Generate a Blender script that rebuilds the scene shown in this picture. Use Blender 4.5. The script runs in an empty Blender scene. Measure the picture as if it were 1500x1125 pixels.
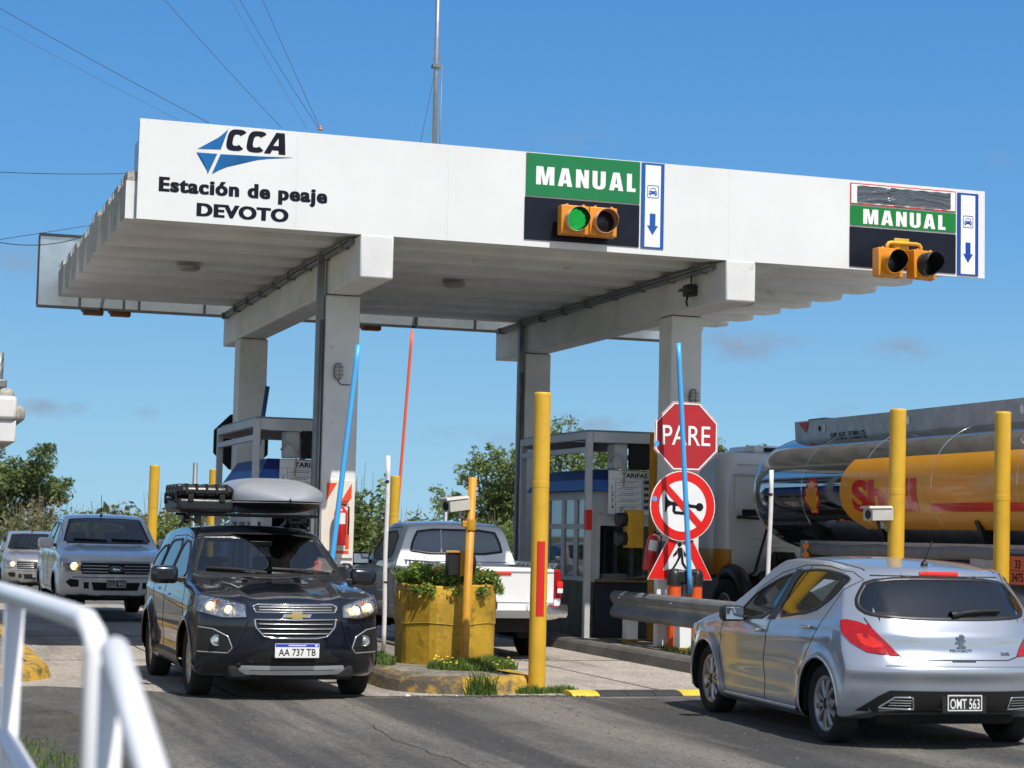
import bpy, bmesh, math, random
import numpy as np
from mathutils import Vector, Matrix
from mathutils.bvhtree import BVHTree
R_ = math.radians
rng = random.Random(7)
scene = bpy.context.scene
COL = scene.collection

# ---------------------------------------------------------------- camera
CAM_H = 1.6185; FPX = 2817.2; PITCH = .0778; ROLL = .0221
cd = bpy.data.cameras.new('camera'); cam = bpy.data.objects.new('camera', cd); COL.objects.link(cam)
F_ = Vector((0, math.cos(PITCH), math.sin(PITCH))); X_ = Vector((1, 0, 0)); Y_ = X_.cross(F_)
CR = X_*math.cos(ROLL) + Y_*math.sin(ROLL); CU = CR.cross(F_)
mw = Matrix((CR, CU, -F_)).transposed().to_4x4(); mw.translation = Vector((0, 0, CAM_H))
cam.matrix_world = mw
cd.sensor_width = 36; cd.lens = 36*FPX/1500; cd.clip_end = 3000; cd.clip_start = .1
cd.dof.use_dof = True; cd.dof.focus_distance = 21.5; cd.dof.aperture_fstop = 3.8
scene.camera = cam

# ---------------------------------------------------------------- sky, sun, exposure
SUN_AZ = R_(30); SUN_EL = R_(58)          # azimuth measured from behind the camera towards the right
sun_to = Vector((math.cos(SUN_EL)*math.sin(SUN_AZ), -math.cos(SUN_EL)*math.cos(SUN_AZ), math.sin(SUN_EL)))
world = bpy.data.worlds.new("World"); scene.world = world; world.use_nodes = True
wn, wl = world.node_tree.nodes, world.node_tree.links
wn.clear()
w_out = wn.new('ShaderNodeOutputWorld'); w_bg = wn.new('ShaderNodeBackground'); w_sky = wn.new('ShaderNodeTexSky')
w_sky.sky_type = 'NISHITA'; w_sky.sun_disc = False; w_sky.sun_elevation = SUN_EL
w_sky.sun_rotation = math.atan2(sun_to.x, sun_to.y)
w_sky.altitude = 0; w_sky.air_density = 1.1; w_sky.dust_density = .35; w_sky.ozone_density = 2.2
w_bg.inputs['Strength'].default_value = .10
w_hsv = wn.new('ShaderNodeHueSaturation'); w_hsv.inputs['Saturation'].default_value = .82; w_hsv.inputs['Value'].default_value = 1.0
wl.new(w_sky.outputs[0], w_hsv.inputs['Color'])
# deep clear blue of the lower sky opposite the sun
w_co = wn.new('ShaderNodeTexCoord'); w_sep = wn.new('ShaderNodeSeparateXYZ'); wl.new(w_co.outputs['Generated'], w_sep.inputs[0])
w_rmp = wn.new('ShaderNodeValToRGB'); el = w_rmp.color_ramp.elements
el[0].position = 0; el[0].color = (.47, .87, 1.15, 1); el[1].position = .33; el[1].color = (.070, .33, .88, 1)
for p_, c_ in ((.06, (.345, .745, 1.12, 1)), (.16, (.165, .52, 1.04, 1))): e_ = el.new(p_); e_.color = c_
wl.new(w_sep.outputs['Z'], w_rmp.inputs[0])
w_sc = wn.new('ShaderNodeVectorMath'); w_sc.operation = 'SCALE'; w_sc.inputs['Scale'].default_value = 6.1; wl.new(w_rmp.outputs[0], w_sc.inputs[0])
w_fac = wn.new('ShaderNodeMapRange'); w_fac.inputs[1].default_value = .36; w_fac.inputs[2].default_value = .8; w_fac.inputs[3].default_value = .93; w_fac.inputs[4].default_value = 0; wl.new(w_sep.outputs['Z'], w_fac.inputs[0])
w_dot = wn.new('ShaderNodeVectorMath'); w_dot.operation = 'DOT_PRODUCT'; w_dot.inputs[1].default_value = (0, 1, 0); wl.new(w_co.outputs['Generated'], w_dot.inputs[0])
w_df = wn.new('ShaderNodeMapRange'); w_df.inputs[1].default_value = -.1; w_df.inputs[2].default_value = .75; wl.new(w_dot.outputs['Value'], w_df.inputs[0])
w_fm = wn.new('ShaderNodeMath'); w_fm.operation = 'MULTIPLY'; wl.new(w_fac.outputs[0], w_fm.inputs[0]); wl.new(w_df.outputs[0], w_fm.inputs[1]); w_fac = w_fm
w_sm = wn.new('ShaderNodeMix'); w_sm.data_type = 'RGBA'; wl.new(w_fac.outputs[0], w_sm.inputs['Factor']); wl.new(w_hsv.outputs[0], w_sm.inputs['A']); wl.new(w_sc.outputs[0], w_sm.inputs['B'])
# a few small grey cumulus scraps, placed by direction in the sky
def sky_dir(px, py):
    d = F_ + CR*((px-750)/FPX) - CU*((py-562.5)/FPX); return d.normalized()
w_map = wn.new('ShaderNodeMapping'); w_map.inputs['Scale'].default_value = (1, 1, 2.2)
w_no = wn.new('ShaderNodeTexNoise'); w_no.inputs['Scale'].default_value = 34; w_no.inputs['Detail'].default_value = 7; w_no.inputs['Roughness'].default_value = .62
wl.new(w_co.outputs['Generated'], w_map.inputs[0]); wl.new(w_map.outputs[0], w_no.inputs['Vector'])
acc = None
for px, py, rx, rz, amt in [(1085, 505, .021, .0075, .75), (1325, 512, .015, .0055, .7), (75, 597, .014, .0042, .75), (862, 622, .022, .006, .5),
                            (22, 385, .016, .008, .45), (840, 200, .024, .008, .25), (215, 606, .006, .003, .5), (1215, 606, .016, .005, .4),
                            (1460, 232, .008, .006, .2), (700, 640, .03, .006, .3), (1160, 500, .012, .003, .35)]:
    d = sky_dir(px, py)
    s = wn.new('ShaderNodeVectorMath'); s.operation = 'SUBTRACT'; s.inputs[1].default_value = d
    wl.new(w_co.outputs['Generated'], s.inputs[0])
    m = wn.new('ShaderNodeVectorMath'); m.operation = 'MULTIPLY'; m.inputs[1].default_value = (1/rx, 1/rx, 1/rz); wl.new(s.outputs[0], m.inputs[0])
    l = wn.new('ShaderNodeVectorMath'); l.operation = 'LENGTH'; wl.new(m.outputs[0], l.inputs[0])
    mr = wn.new('ShaderNodeMapRange'); mr.inputs[1].default_value = 1.5; mr.inputs[2].default_value = 0; mr.inputs[3].default_value = 0; mr.inputs[4].default_value = min(1, amt*1.3)
    wl.new(l.outputs['Value'], mr.inputs[0])
    if acc is None: acc = mr.outputs[0]
    else:
        a = wn.new('ShaderNodeMath'); a.operation = 'MAXIMUM'; wl.new(acc, a.inputs[0]); wl.new(mr.outputs[0], a.inputs[1]); acc = a.outputs[0]
w_nm = wn.new('ShaderNodeMapRange'); w_nm.inputs[1].default_value = .36; w_nm.inputs[2].default_value = .58; wl.new(w_no.outputs['Fac'], w_nm.inputs[0])
w_mu = wn.new('ShaderNodeMath'); w_mu.operation = 'MULTIPLY'; wl.new(acc, w_mu.inputs[0]); wl.new(w_nm.outputs[0], w_mu.inputs[1])
w_mix = wn.new('ShaderNodeMix'); w_mix.data_type = 'RGBA'
wl.new(w_mu.outputs[0], w_mix.inputs['Factor']); wl.new(w_sm.outputs['Result'], w_mix.inputs['A']); w_mix.inputs['B'].default_value = (2.3, 3.0, 4.1, 1)
wl.new(w_mix.outputs['Result'], w_bg.inputs['Color']); wl.new(w_bg.outputs[0], w_out.inputs[0])

sd = bpy.data.lights.new('sun', 'SUN'); sd.energy = 4.5; sd.angle = R_(.5); sd.color = (1, .945, .86)
sun = bpy.data.objects.new('sun', sd); COL.objects.link(sun)
sun.rotation_euler = (-sun_to).to_track_quat('-Z', 'Y').to_euler()
scene.view_settings.view_transform = 'Standard'; scene.view_settings.look = 'None'
scene.view_settings.exposure = .25; scene.view_settings.gamma = 1
try: scene.view_settings.use_curve_mapping = False
except Exception: pass

# ---------------------------------------------------------------- toll plaza frame: u along the fascia, v away from the camera
AL = .3149; O3 = Vector((-4.5543, 22.8819, 0)); UX = Vector((math.cos(AL), math.sin(AL), 0)); VX = Vector((-math.sin(AL), math.cos(AL), 0))
def W3(u, v, z=0): return O3 + UX*u + VX*v + Vector((0, 0, z))

# ---------------------------------------------------------------- materials
_mc = {}
def mat(name, col, rough=.5, metal=0., coat=0., var=0., vs=6., bump=0., bs=40., dirt=None, emit=None, spec=None, rvar=0.):
    if name in _mc: return _mc[name]
    m = bpy.data.materials.new(name); m.use_nodes = True; n, l = m.node_tree.nodes, m.node_tree.links
    b = n['Principled BSDF']; c4 = (*col, 1)
    b.inputs['Base Color'].default_value = c4; b.inputs['Roughness'].default_value = rough; b.inputs['Metallic'].default_value = metal
    b.inputs['Coat Weight'].default_value = coat; b.inputs['Coat Roughness'].default_value = .04
    if spec is not None: b.inputs['Specular IOR Level'].default_value = spec
    if emit: b.inputs['Emission Color'].default_value = (*emit[:3], 1); b.inputs['Emission Strength'].default_value = emit[3]
    co = None
    def coord():
        nonlocal co
        if co is None: co = n.new('ShaderNodeTexCoord')
        return co.outputs['Object']
    if var or dirt or rvar:
        t = n.new('ShaderNodeTexNoise'); t.inputs['Scale'].default_value = vs; t.inputs['Detail'].default_value = 6; t.inputs['Roughness'].default_value = .6
        l.new(coord(), t.inputs['Vector'])
        cur = None
        if var:
            r = n.new('ShaderNodeMapRange'); r.inputs[1].default_value = .3; r.inputs[2].default_value = .7; r.inputs[3].default_value = 1-var; r.inputs[4].default_value = 1+var*.6
            l.new(t.outputs['Fac'], r.inputs[0])
            x = n.new('ShaderNodeMix'); x.data_type = 'RGBA'; x.blend_type = 'MULTIPLY'; x.inputs['Factor'].default_value = 1
            x.inputs['A'].default_value = c4; l.new(r.outputs[0], x.inputs['B']); cur = x.outputs['Result']
        if dirt:      # (colour, threshold, width)
            t2 = n.new('ShaderNodeTexNoise'); t2.inputs['Scale'].default_value = vs*2.3; t2.inputs['Detail'].default_value = 8; t2.inputs['Roughness'].default_value = .7
            l.new(coord(), t2.inputs['Vector'])
            r2 = n.new('ShaderNodeMapRange'); r2.inputs[1].default_value = dirt[1]; r2.inputs[2].default_value = dirt[1]+dirt[2]; l.new(t2.outputs['Fac'], r2.inputs[0])
            x2 = n.new('ShaderNodeMix'); x2.data_type = 'RGBA'; l.new(r2.outputs[0], x2.inputs['Factor'])
            if cur: l.new(cur, x2.inputs['A'])
            else: x2.inputs['A'].default_value = c4
            x2.inputs['B'].default_value = (*dirt[0], 1); cur = x2.outputs['Result']
        if cur: l.new(cur, b.inputs['Base Color'])
        if rvar:
            r3 = n.new('ShaderNodeMapRange'); r3.inputs[1].default_value = .3; r3.inputs[2].default_value = .7; r3.inputs[3].default_value = rough-rvar; r3.inputs[4].default_value = rough+rvar
            l.new(t.outputs['Fac'], r3.inputs[0]); l.new(r3.outputs[0], b.inputs['Roughness'])
    if bump:
        t = n.new('ShaderNodeTexNoise'); t.inputs['Scale'].default_value = bs; t.inputs['Detail'].default_value = 5; l.new(coord(), t.inputs['Vector'])
        bp = n.new('ShaderNodeBump'); bp.inputs['Strength'].default_value = bump; bp.inputs['Distance'].default_value = .02
        l.new(t.outputs['Fac'], bp.inputs['Height']); l.new(bp.outputs[0], b.inputs['Normal'])
    _mc[name] = m; return m
def glass(name, tint, refl=.1):
    if name in _mc: return _mc[name]
    m = bpy.data.materials.new(name); m.use_nodes = True; n, l = m.node_tree.nodes, m.node_tree.links; n.clear()
    o = n.new('ShaderNodeOutputMaterial'); t = n.new('ShaderNodeBsdfTransparent'); t.inputs[0].default_value = (*tint, 1)
    g = n.new('ShaderNodeBsdfGlossy'); g.inputs['Roughness'].default_value = .02; g.inputs['Color'].default_value = (1, 1, 1, 1)
    f = n.new('ShaderNodeLayerWeight'); f.inputs['Blend'].default_value = .38
    r = n.new('ShaderNodeMapRange'); r.inputs[3].default_value = refl; r.inputs[4].default_value = .95; l.new(f.outputs['Fresnel'], r.inputs[0])
    mx = n.new('ShaderNodeMixShader'); l.new(r.outputs[0], mx.inputs[0]); l.new(t.outputs[0], mx.inputs[1]); l.new(g.outputs[0], mx.inputs[2]); l.new(mx.outputs[0], o.inputs[0])
    _mc[name] = m; return m

WHITE = mat('white_paint', (.80, .81, .82), .45, var=.06, vs=1.6, bump=.03, bs=30)
FASCIA = mat('fascia_panel', (.745, .75, .755), .26, var=.05, vs=.9, bump=.05, bs=2.2, dirt=((.68, .68, .67), .60, .2))
CONC_W = mat('painted_concrete', (.70, .705, .705), .75, var=.14, vs=1.3, bump=.12, bs=25, dirt=((.33, .32, .30), .62, .16))
CONC_R = mat('rough_concrete_end', (.42, .40, .36), .95, var=.35, vs=14, bump=.9, bs=60, dirt=((.12, .11, .10), .56, .12))
CONC = mat('bare_concrete', (.36, .34, .31), .9, var=.25, vs=4, bump=.35, bs=50)
GALV = mat('galvanised_steel', (.44, .46, .48), .42, .75, var=.22, vs=5, bump=.05, bs=30)
GALV_D = mat('dull_grey_steel', (.22, .235, .25), .5, .5, var=.2, vs=4)
SHEET = mat('galvanised_sheet', (.50, .56, .60), .28, .75, var=.14, vs=3)
DARK = mat('dark_frame', (.025, .026, .03), .5)
BLACK = mat('black_plastic', (.014, .014, .015), .42)
BLACKM = mat('black_matte', (.008, .008, .009), .8)
YEL = mat('yellow_post_paint', (.68, .40, .030), .45, var=.16, vs=3.5, bump=.08, bs=18, dirt=((.30, .17, .05), .635, .12))
OCHRE = mat('ochre_pole_paint', (.55, .26, .02), .5, var=.2, vs=6, dirt=((.20, .10, .03), .64, .1))
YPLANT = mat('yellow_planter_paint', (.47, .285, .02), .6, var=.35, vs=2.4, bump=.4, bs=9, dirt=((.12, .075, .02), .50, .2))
YKERB = mat('yellow_kerb_paint', (.50, .30, .035), .8, var=.35, vs=2.2, bump=.6, bs=30, dirt=((.10, .082, .055), .46, .16))
RAILG = mat('rail_grey', (.40, .42, .43), .5, .3, var=.2, vs=3)
KERB = mat('dark_kerb', (.10, .093, .083), .9, var=.4, vs=3, bump=.5, bs=35, dirt=((.30, .22, .05), .66, .1))
REDT = mat('red_tape', (.62, .018, .014), .4)
GREEN1 = mat('sign_green', (.014, .19, .068), .5, var=.06, vs=3, spec=.25)
GREEN2 = mat('sign_green_bright', (.010, .20, .040), .5, var=.05, vs=3, spec=.25)
NAVY = mat('sign_navy', (.010, .013, .024), .35, var=.2, vs=3, spec=.22)
BLUE1 = mat('sign_blue', (.020, .10, .36), .5, spec=.25)
BLUE2 = mat('sign_deep_blue', (.014, .065, .34), .5, spec=.25)
NAVYT = mat('navy_lettering', (.008, .009, .020), .6, spec=.15)
LOGO1 = mat('logo_blue', (.010, .125, .36), .5, var=.35, vs=2, spec=.25)
TXTW = mat('white_lettering', (.82, .83, .84), .45)
TXTB = mat('black_lettering', (.010, .010, .012), .6, spec=.2)
TLORANGE = mat('signal_orange', (.72, .27, .015), .42, var=.12, vs=9, dirt=((.35, .14, .03), .68, .1))
TLPINK = mat('signal_faded_visor', (.66, .36, .22), .55, var=.12, vs=8)
LENS_OFF = mat('unlit_lens', (.012, .012, .012), .25)
LED = mat('green_led', (.01, .3, .05), .4, emit=(.02, .85, .12, .5))
REDS = mat('sign_red', (.42, .012, .02), .6, var=.08, vs=4)
REDB = mat('sign_bright_red', (.72, .016, .014), .35, var=.05, vs=4)
ORNG = mat('barrier_orange', (.78, .10, .015), .45, var=.12, vs=5)
BLUEARM = mat('light_blue_arm', (.07, .40, .80), .4, var=.06, vs=4)
ORARM = mat('orange_red_arm', (.80, .11, .03), .45)
EXTR = mat('extinguisher_red', (.55, .018, .015), .28, coat=.5)
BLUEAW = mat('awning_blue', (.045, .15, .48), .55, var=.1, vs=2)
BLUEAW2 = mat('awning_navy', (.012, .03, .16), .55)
BOOTHW = mat('booth_grey_paint', (.50, .51, .52), .5, var=.15, vs=3, dirt=((.2, .18, .16), .68, .1))
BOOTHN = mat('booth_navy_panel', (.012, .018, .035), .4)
CHROME = mat('chrome', (.82, .83, .84), .06, 1.0)
ALU = mat('silver_plastic', (.5, .51, .52), .3, .7)
RUBBER = mat('tyre_rubber', (.012, .012, .0125), .82, var=.25, vs=20)
RIM = mat('alloy_rim', (.40, .41, .43), .3, .8, var=.1, vs=10)
BRAKE = mat('dark_wheel_well', (.010, .010, .011), .9)
INTER = mat('cabin_dark_cloth', (.020, .020, .022), .9)
SEAT = mat('seat_cloth', (.045, .045, .05), .9)
GLASS = glass('car_glass', (.68, .74, .72), .08)
GLASSD = glass('tinted_glass', (.22, .25, .27), .10)
BGLASS = glass('booth_glass', (.55, .60, .60), .12)
LENSC = glass('clear_lens', (.93, .94, .95), .06)
LAMPON = mat('headlamp_bulb_lit', (.9, .7, .4), .3, emit=(1, .62, .25, 3.))
TAILRED = mat('tail_lamp_red', (.38, .006, .008), .18, coat=.6, var=.25, vs=30)
TAILLIT = mat('tail_lamp_lit', (.55, .02, .015), .2, var=.4, vs=45, emit=(1, .06, .03, .22))
AMBER = mat('amber_lens', (.75, .20, .02), .2, coat=.5)
REFL = mat('lamp_reflector', (.80, .82, .85), .16, .85, var=.5, vs=22, bump=.9, bs=16)
PLATEW = mat('plate_white', (.75, .75, .74), .4)
PLATEK = mat('plate_black', (.02, .02, .022), .4)

# ---------------------------------------------------------------- object helpers
def link(o, parent=None):
    COL.objects.link(o)
    if parent is not None: o.parent = parent
    return o
def tag(o, label=None, cat=None, group=None, kind=None):
    if label: o['label'] = label
    if cat: o['category'] = cat
    if group: o['group'] = group
    if kind: o['kind'] = kind
    return o
def empty(name, loc, rz=0, label=None, cat=None, group=None):
    o = bpy.data.objects.new(name, None); o.empty_display_size = .2; link(o); o.location = loc; o.rotation_euler = (0, 0, rz)
    return tag(o, label, cat, group)
def copy_tree(o, parent=None):
    c = o.copy(); COL.objects.link(c)
    if parent is not None: c.parent = parent
    for ch in list(o.children): copy_tree(ch, c)
    return c
class MB:
    def __init__(s): s.b = bmesh.new(); s.mats = []; s.mi = 0
    def m(s, material):
        if material not in s.mats: s.mats.append(material)
        s.mi = s.mats.index(material); return s
    def face(s, pts, smooth=False):
        vs = [s.b.verts.new(p) for p in pts]
        f = s.b.faces.new(vs); f.material_index = s.mi; f.smooth = smooth; return f
    def box(s, x0, x1, y0, y1, z0, z1, bev=0, seg=2, mtx=None):
        v = [s.b.verts.new((x, y, z)) for x in (x0, x1) for y in (y0, y1) for z in (z0, z1)]
        fs = [(0, 1, 3, 2), (4, 6, 7, 5), (0, 4, 5, 1), (2, 3, 7, 6), (0, 2, 6, 4), (1, 5, 7, 3)]
        fl = [s.b.faces.new([v[i] for i in f]) for f in fs]
        for f in fl: f.material_index = s.mi
        if bev:
            es = list({e for f in fl for e in f.edges})
            r = bmesh.ops.bevel(s.b, geom=es, offset=bev, segments=seg, affect='EDGES', profile=.5)
            for f in r['faces']: f.material_index = s.mi; f.smooth = True
            v = list({q for f in r['faces'] for q in f.verts} | {q for q in v if q.is_valid})
        if mtx is not None: bmesh.ops.transform(s.b, matrix=mtx, verts=[q for q in v if q.is_valid])
        return s
    def bar(s, p0, p1, w, h, up=(0, 0, 1), bev=0):
        p0, p1 = Vector(p0), Vector(p1); d = p1-p0; L = d.length; x = d/L; y = Vector(up).cross(x)
        if y.length < 1e-5: y = Vector((0, 1, 0)).cross(x)
        y.normalize(); z = x.cross(y); M = Matrix((x, y, z)).transposed().to_4x4(); M.translation = p0
        return s.box(0, L, -w/2, w/2, -h/2, h/2, bev, mtx=M)
    def ring(s, c, ax, r, n, x=None):
        ax = Vector(ax).normalized()
        if x is None: x = ax.orthogonal()
        x = (x - ax*x.dot(ax)).normalized(); y = ax.cross(x)
        return [s.b.verts.new(Vector(c)+x*(r*math.cos(2*math.pi*i/n))+y*(r*math.sin(2*math.pi*i/n))) for i in range(n)], x
    def bridge(s, a, b, smooth=True):
        n = len(a)
        for i in range(n):
            f = s.b.faces.new((a[i], a[(i+1) % n], b[(i+1) % n], b[i])); f.material_index = s.mi; f.smooth = smooth
    def cap(s, a, flip=False):
        f = s.b.faces.new(a[::-1] if flip else a); f.material_index = s.mi
    def cyl(s, p0, p1, r0, r1=None, n=20, caps=True, smooth=True):
        r1 = r0 if r1 is None else r1; ax = Vector(p1)-Vector(p0)
        a, x = s.ring(p0, ax, r0, n); b, _ = s.ring(p1, ax, r1, n, x); s.bridge(a, b, smooth)
        if caps: s.cap(a, True); s.cap(b)
        return s
    def tube(s, pts, r, n=8, closed=False, caps=True):
        pts = [Vector(p) for p in pts]; rings = []; x = None; N = len(pts)
        for i, p in enumerate(pts):
            if closed: t = pts[(i+1) % N]-pts[i-1]
            else: t = pts[min(i+1, N-1)]-pts[max(i-1, 0)]
            rr = r[i] if isinstance(r, (list, tuple)) else r
            a, x = s.ring(p, t, rr, n, x); rings.append(a)
        for i in range(N-1): s.bridge(rings[i], rings[i+1])
        if closed: s.bridge(rings[-1], rings[0])
        elif caps: s.cap(rings[0], True); s.cap(rings[-1])
        return s
    def lathe(s, prof, c=(0, 0, 0), ax=(0, 0, 1), n=32, closed=False, smooth=True):
        ax = Vector(ax).normalized(); rings = []; x = None
        for r, z in prof:
            a, x = s.ring(Vector(c)+ax*z, ax, max(r, 1e-4), n, x); rings.append(a)
        for i in range(len(rings)-1): s.bridge(rings[i], rings[i+1], smooth)
        if closed: s.bridge(rings[-1], rings[0], smooth)
        return s
    def prism(s, poly, fn, d0, d1, smooth=False):
        a = [s.b.verts.new(fn(p[0], p[1], d0)) for p in poly]; b = [s.b.verts.new(fn(p[0], p[1], d1)) for p in poly]
        s.bridge(a, b, smooth); s.cap(a, True); s.cap(b); return s
    def sphere(s, c, r, seg=16, rings=10, mtx=None):
        if not isinstance(r, (tuple, list)): r = (r, r, r)
        M = Matrix.Translation(c) @ (mtx if mtx is not None else Matrix()) @ Matrix.Diagonal((*r, 1))
        o = bmesh.ops.create_uvsphere(s.b, u_segments=seg, v_segments=rings, radius=1, matrix=M)
        for f in {f for v in o['verts'] for f in v.link_faces}: f.material_index = s.mi; f.smooth = True
        return s
    def build(s, name, material=None, parent=None, fix=True, loc=None, rz=None):
        me = bpy.data.meshes.new(name)
        if fix: bmesh.ops.recalc_face_normals(s.b, faces=s.b.faces[:])
        s.b.to_mesh(me); s.b.free()
        if material is not None and not s.mats: me.materials.append(material)
        for q in s.mats: me.materials.append(q)
        o = bpy.data.objects.new(name, me); link(o, parent)
        if loc is not None: o.location = loc
        if rz is not None: o.rotation_euler = (0, 0, rz)
        return o
def frame_fn(o, a, b, n):   # maps (p, q, depth) onto a plane
    o, a, b, n = Vector(o), Vector(a), Vector(b), Vector(n)
    return lambda p, q, d: o+a*p+b*q+n*d
XZ = lambda p, q, d: Vector((p, d, q))       # facade plane of the u/z frame; depth = v (negative towards the camera)

_tc = {}
def text2d(s, w=None, h=None, bold=0., shear=0., spacing=1.):
    """outline of a word as 2D verts + faces with lower-left corner at 0,0, fitted to w x h"""
    key = (s, bold, shear, spacing)
    if key not in _tc:
        cu = bpy.data.curves.new('lettering', 'FONT'); cu.body = s; cu.offset = bold; cu.shear = shear; cu.space_character = spacing
        cu.resolution_u = 5; cu.size = 1
        ob = bpy.data.objects.new('lettering_tmp', cu); COL.objects.link(ob); bpy.context.view_layer.update()
        dg = bpy.context.evaluated_depsgraph_get(); me = bpy.data.meshes.new_from_object(ob.evaluated_get(dg))
        vs = np.array([v.co[:2] for v in me.vertices]); fs = [tuple(p.vertices) for p in me.polygons]
        bpy.data.objects.remove(ob); bpy.data.curves.remove(cu); bpy.data.meshes.remove(me)
        vs = vs-vs.min(0); _tc[key] = (vs, fs)
    vs, fs = _tc[key]; ext = vs.max(0)
    sx = w/ext[0] if w else None; sy = h/ext[1] if h else None
    sx = sx or sy; sy = sy or sx
    return vs*np.array([sx, sy]), fs
def text_obj(s, x, z, w, h, fn, d, material, parent, bold=0., shear=0., spacing=1., name='lettering'):
    vs, fs = text2d(s, w, h, min(bold, .03), shear, spacing); lay = [(0, 0)]
    if bold > .03: lay = [((bold-.03)*k*h*1.3, k*.0004) for k in (-1, -.34, .34, 1)]     # heavier strokes: the same word laid down slightly shifted
    co, fa_ = [], []
    for sx, sd in lay:
        b0 = len(co); co += [tuple(fn(x+p[0]+sx, z+p[1], d+sd)) for p in vs]; fa_ += [tuple(i+b0 for i in f) for f in fs]
    fs = fa_; me = bpy.data.meshes.new(name); me.from_pydata(co, [], fs); me.materials.append(material)
    o = bpy.data.objects.new(name, me); link(o, parent); return o
# heavy block capitals (drawn as polygons on a unit-height cell)
BLOCK = {
 'M': (1.0, [[(0, 0), (.27, 0), (.27, .62), (.385, 0), (.615, 0), (.73, .62), (.73, 0), (1, 0), (1, 1), (.62, 1), (.5, .40), (.38, 1), (0, 1)]]),
 'A': (.80, [[(0, 0), (.27, 0), (.31, .17), (.31, .36), (.345, .36), (.40, .76), (.455, .36), (.49, .36), (.49, .17), (.53, 0), (.80, 0), (.58, 1), (.22, 1)], [(.311, .17), (.489, .17), (.489, .36), (.311, .36)]]),
 'N': (.72, [[(0, 0), (.26, 0), (.26, .50), (.46, 0), (.72, 0), (.72, 1), (.46, 1), (.46, .52), (.26, 1), (0, 1)]]),
 'U': (.74, [[(0, 1), (.28, 1), (.28, .25), (.31, .18), (.37, .16), (.43, .18), (.46, .25), (.46, 1), (.74, 1), (.74, .25), (.69, .10), (.58, .02), (.44, -.01), (.30, -.01), (.16, .02), (.05, .10), (0, .25)]]),
 'L': (.50, [[(0, 0), (.50, 0), (.50, .2), (.28, .2), (.28, 1), (0, 1)]]),
}
def block_text(word, x, z, w, h, fn, d, material, parent, gap=.2):
    tot = sum(BLOCK[c][0] for c in word)+gap*(len(word)-1); k = w/tot; mb = MB(); cx = 0
    for c in word:
        cw, polys = BLOCK[c]
        for poly in polys:
            mb.face([fn(x+(cx+p[0])*k, z+p[1]*h, d) for p in poly])
        cx += cw+gap
    return mb.build('lettering', material, parent, fix=False)
def flat(poly, fn, d, material, parent, name, thick=0.):
    mb = MB()
    if thick: mb.prism(poly, fn, d+thick, d)
    else: mb.face([fn(p[0], p[1], d) for p in poly])
    return mb.build(name, material, parent)
def rect(x0, x1, z0, z1): return [(x0, z0), (x1, z0), (x1, z1), (x0, z1)]
def circ(cx, cz, r, n=28, rz=None): return [(cx+r*math.cos(2*math.pi*i/n), cz+(rz or r)*math.sin(2*math.pi*i/n)) for i in range(n)]
def skin_figure(name, joints, edges, material, parent=None, sub=2):
    """one continuous surface grown over a skeleton of (position, radius) joints"""
    me = bpy.data.meshes.new(name); me.from_pydata([j[0] for j in joints], edges, [])
    o = bpy.data.objects.new(name, me); COL.objects.link(o)
    sk = o.modifiers.new('skin', 'SKIN'); sk.use_smooth_shade = True; su = o.modifiers.new('sub', 'SUBSURF'); su.levels = sub; su.render_levels = sub
    for v, j in zip(me.skin_vertices[0].data, joints):
        r = j[1]; v.radius = r if isinstance(r, tuple) else (r, r)
    me.skin_vertices[0].data[0].use_root = True
    bpy.context.view_layer.update()
    dg = bpy.context.evaluated_depsgraph_get(); nm = bpy.data.meshes.new_from_object(o.evaluated_get(dg))
    bpy.data.objects.remove(o); bpy.data.meshes.remove(me); nm.name = name; nm.materials.clear(); nm.materials.append(material)
    return link(bpy.data.objects.new(name, nm), parent)
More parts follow.
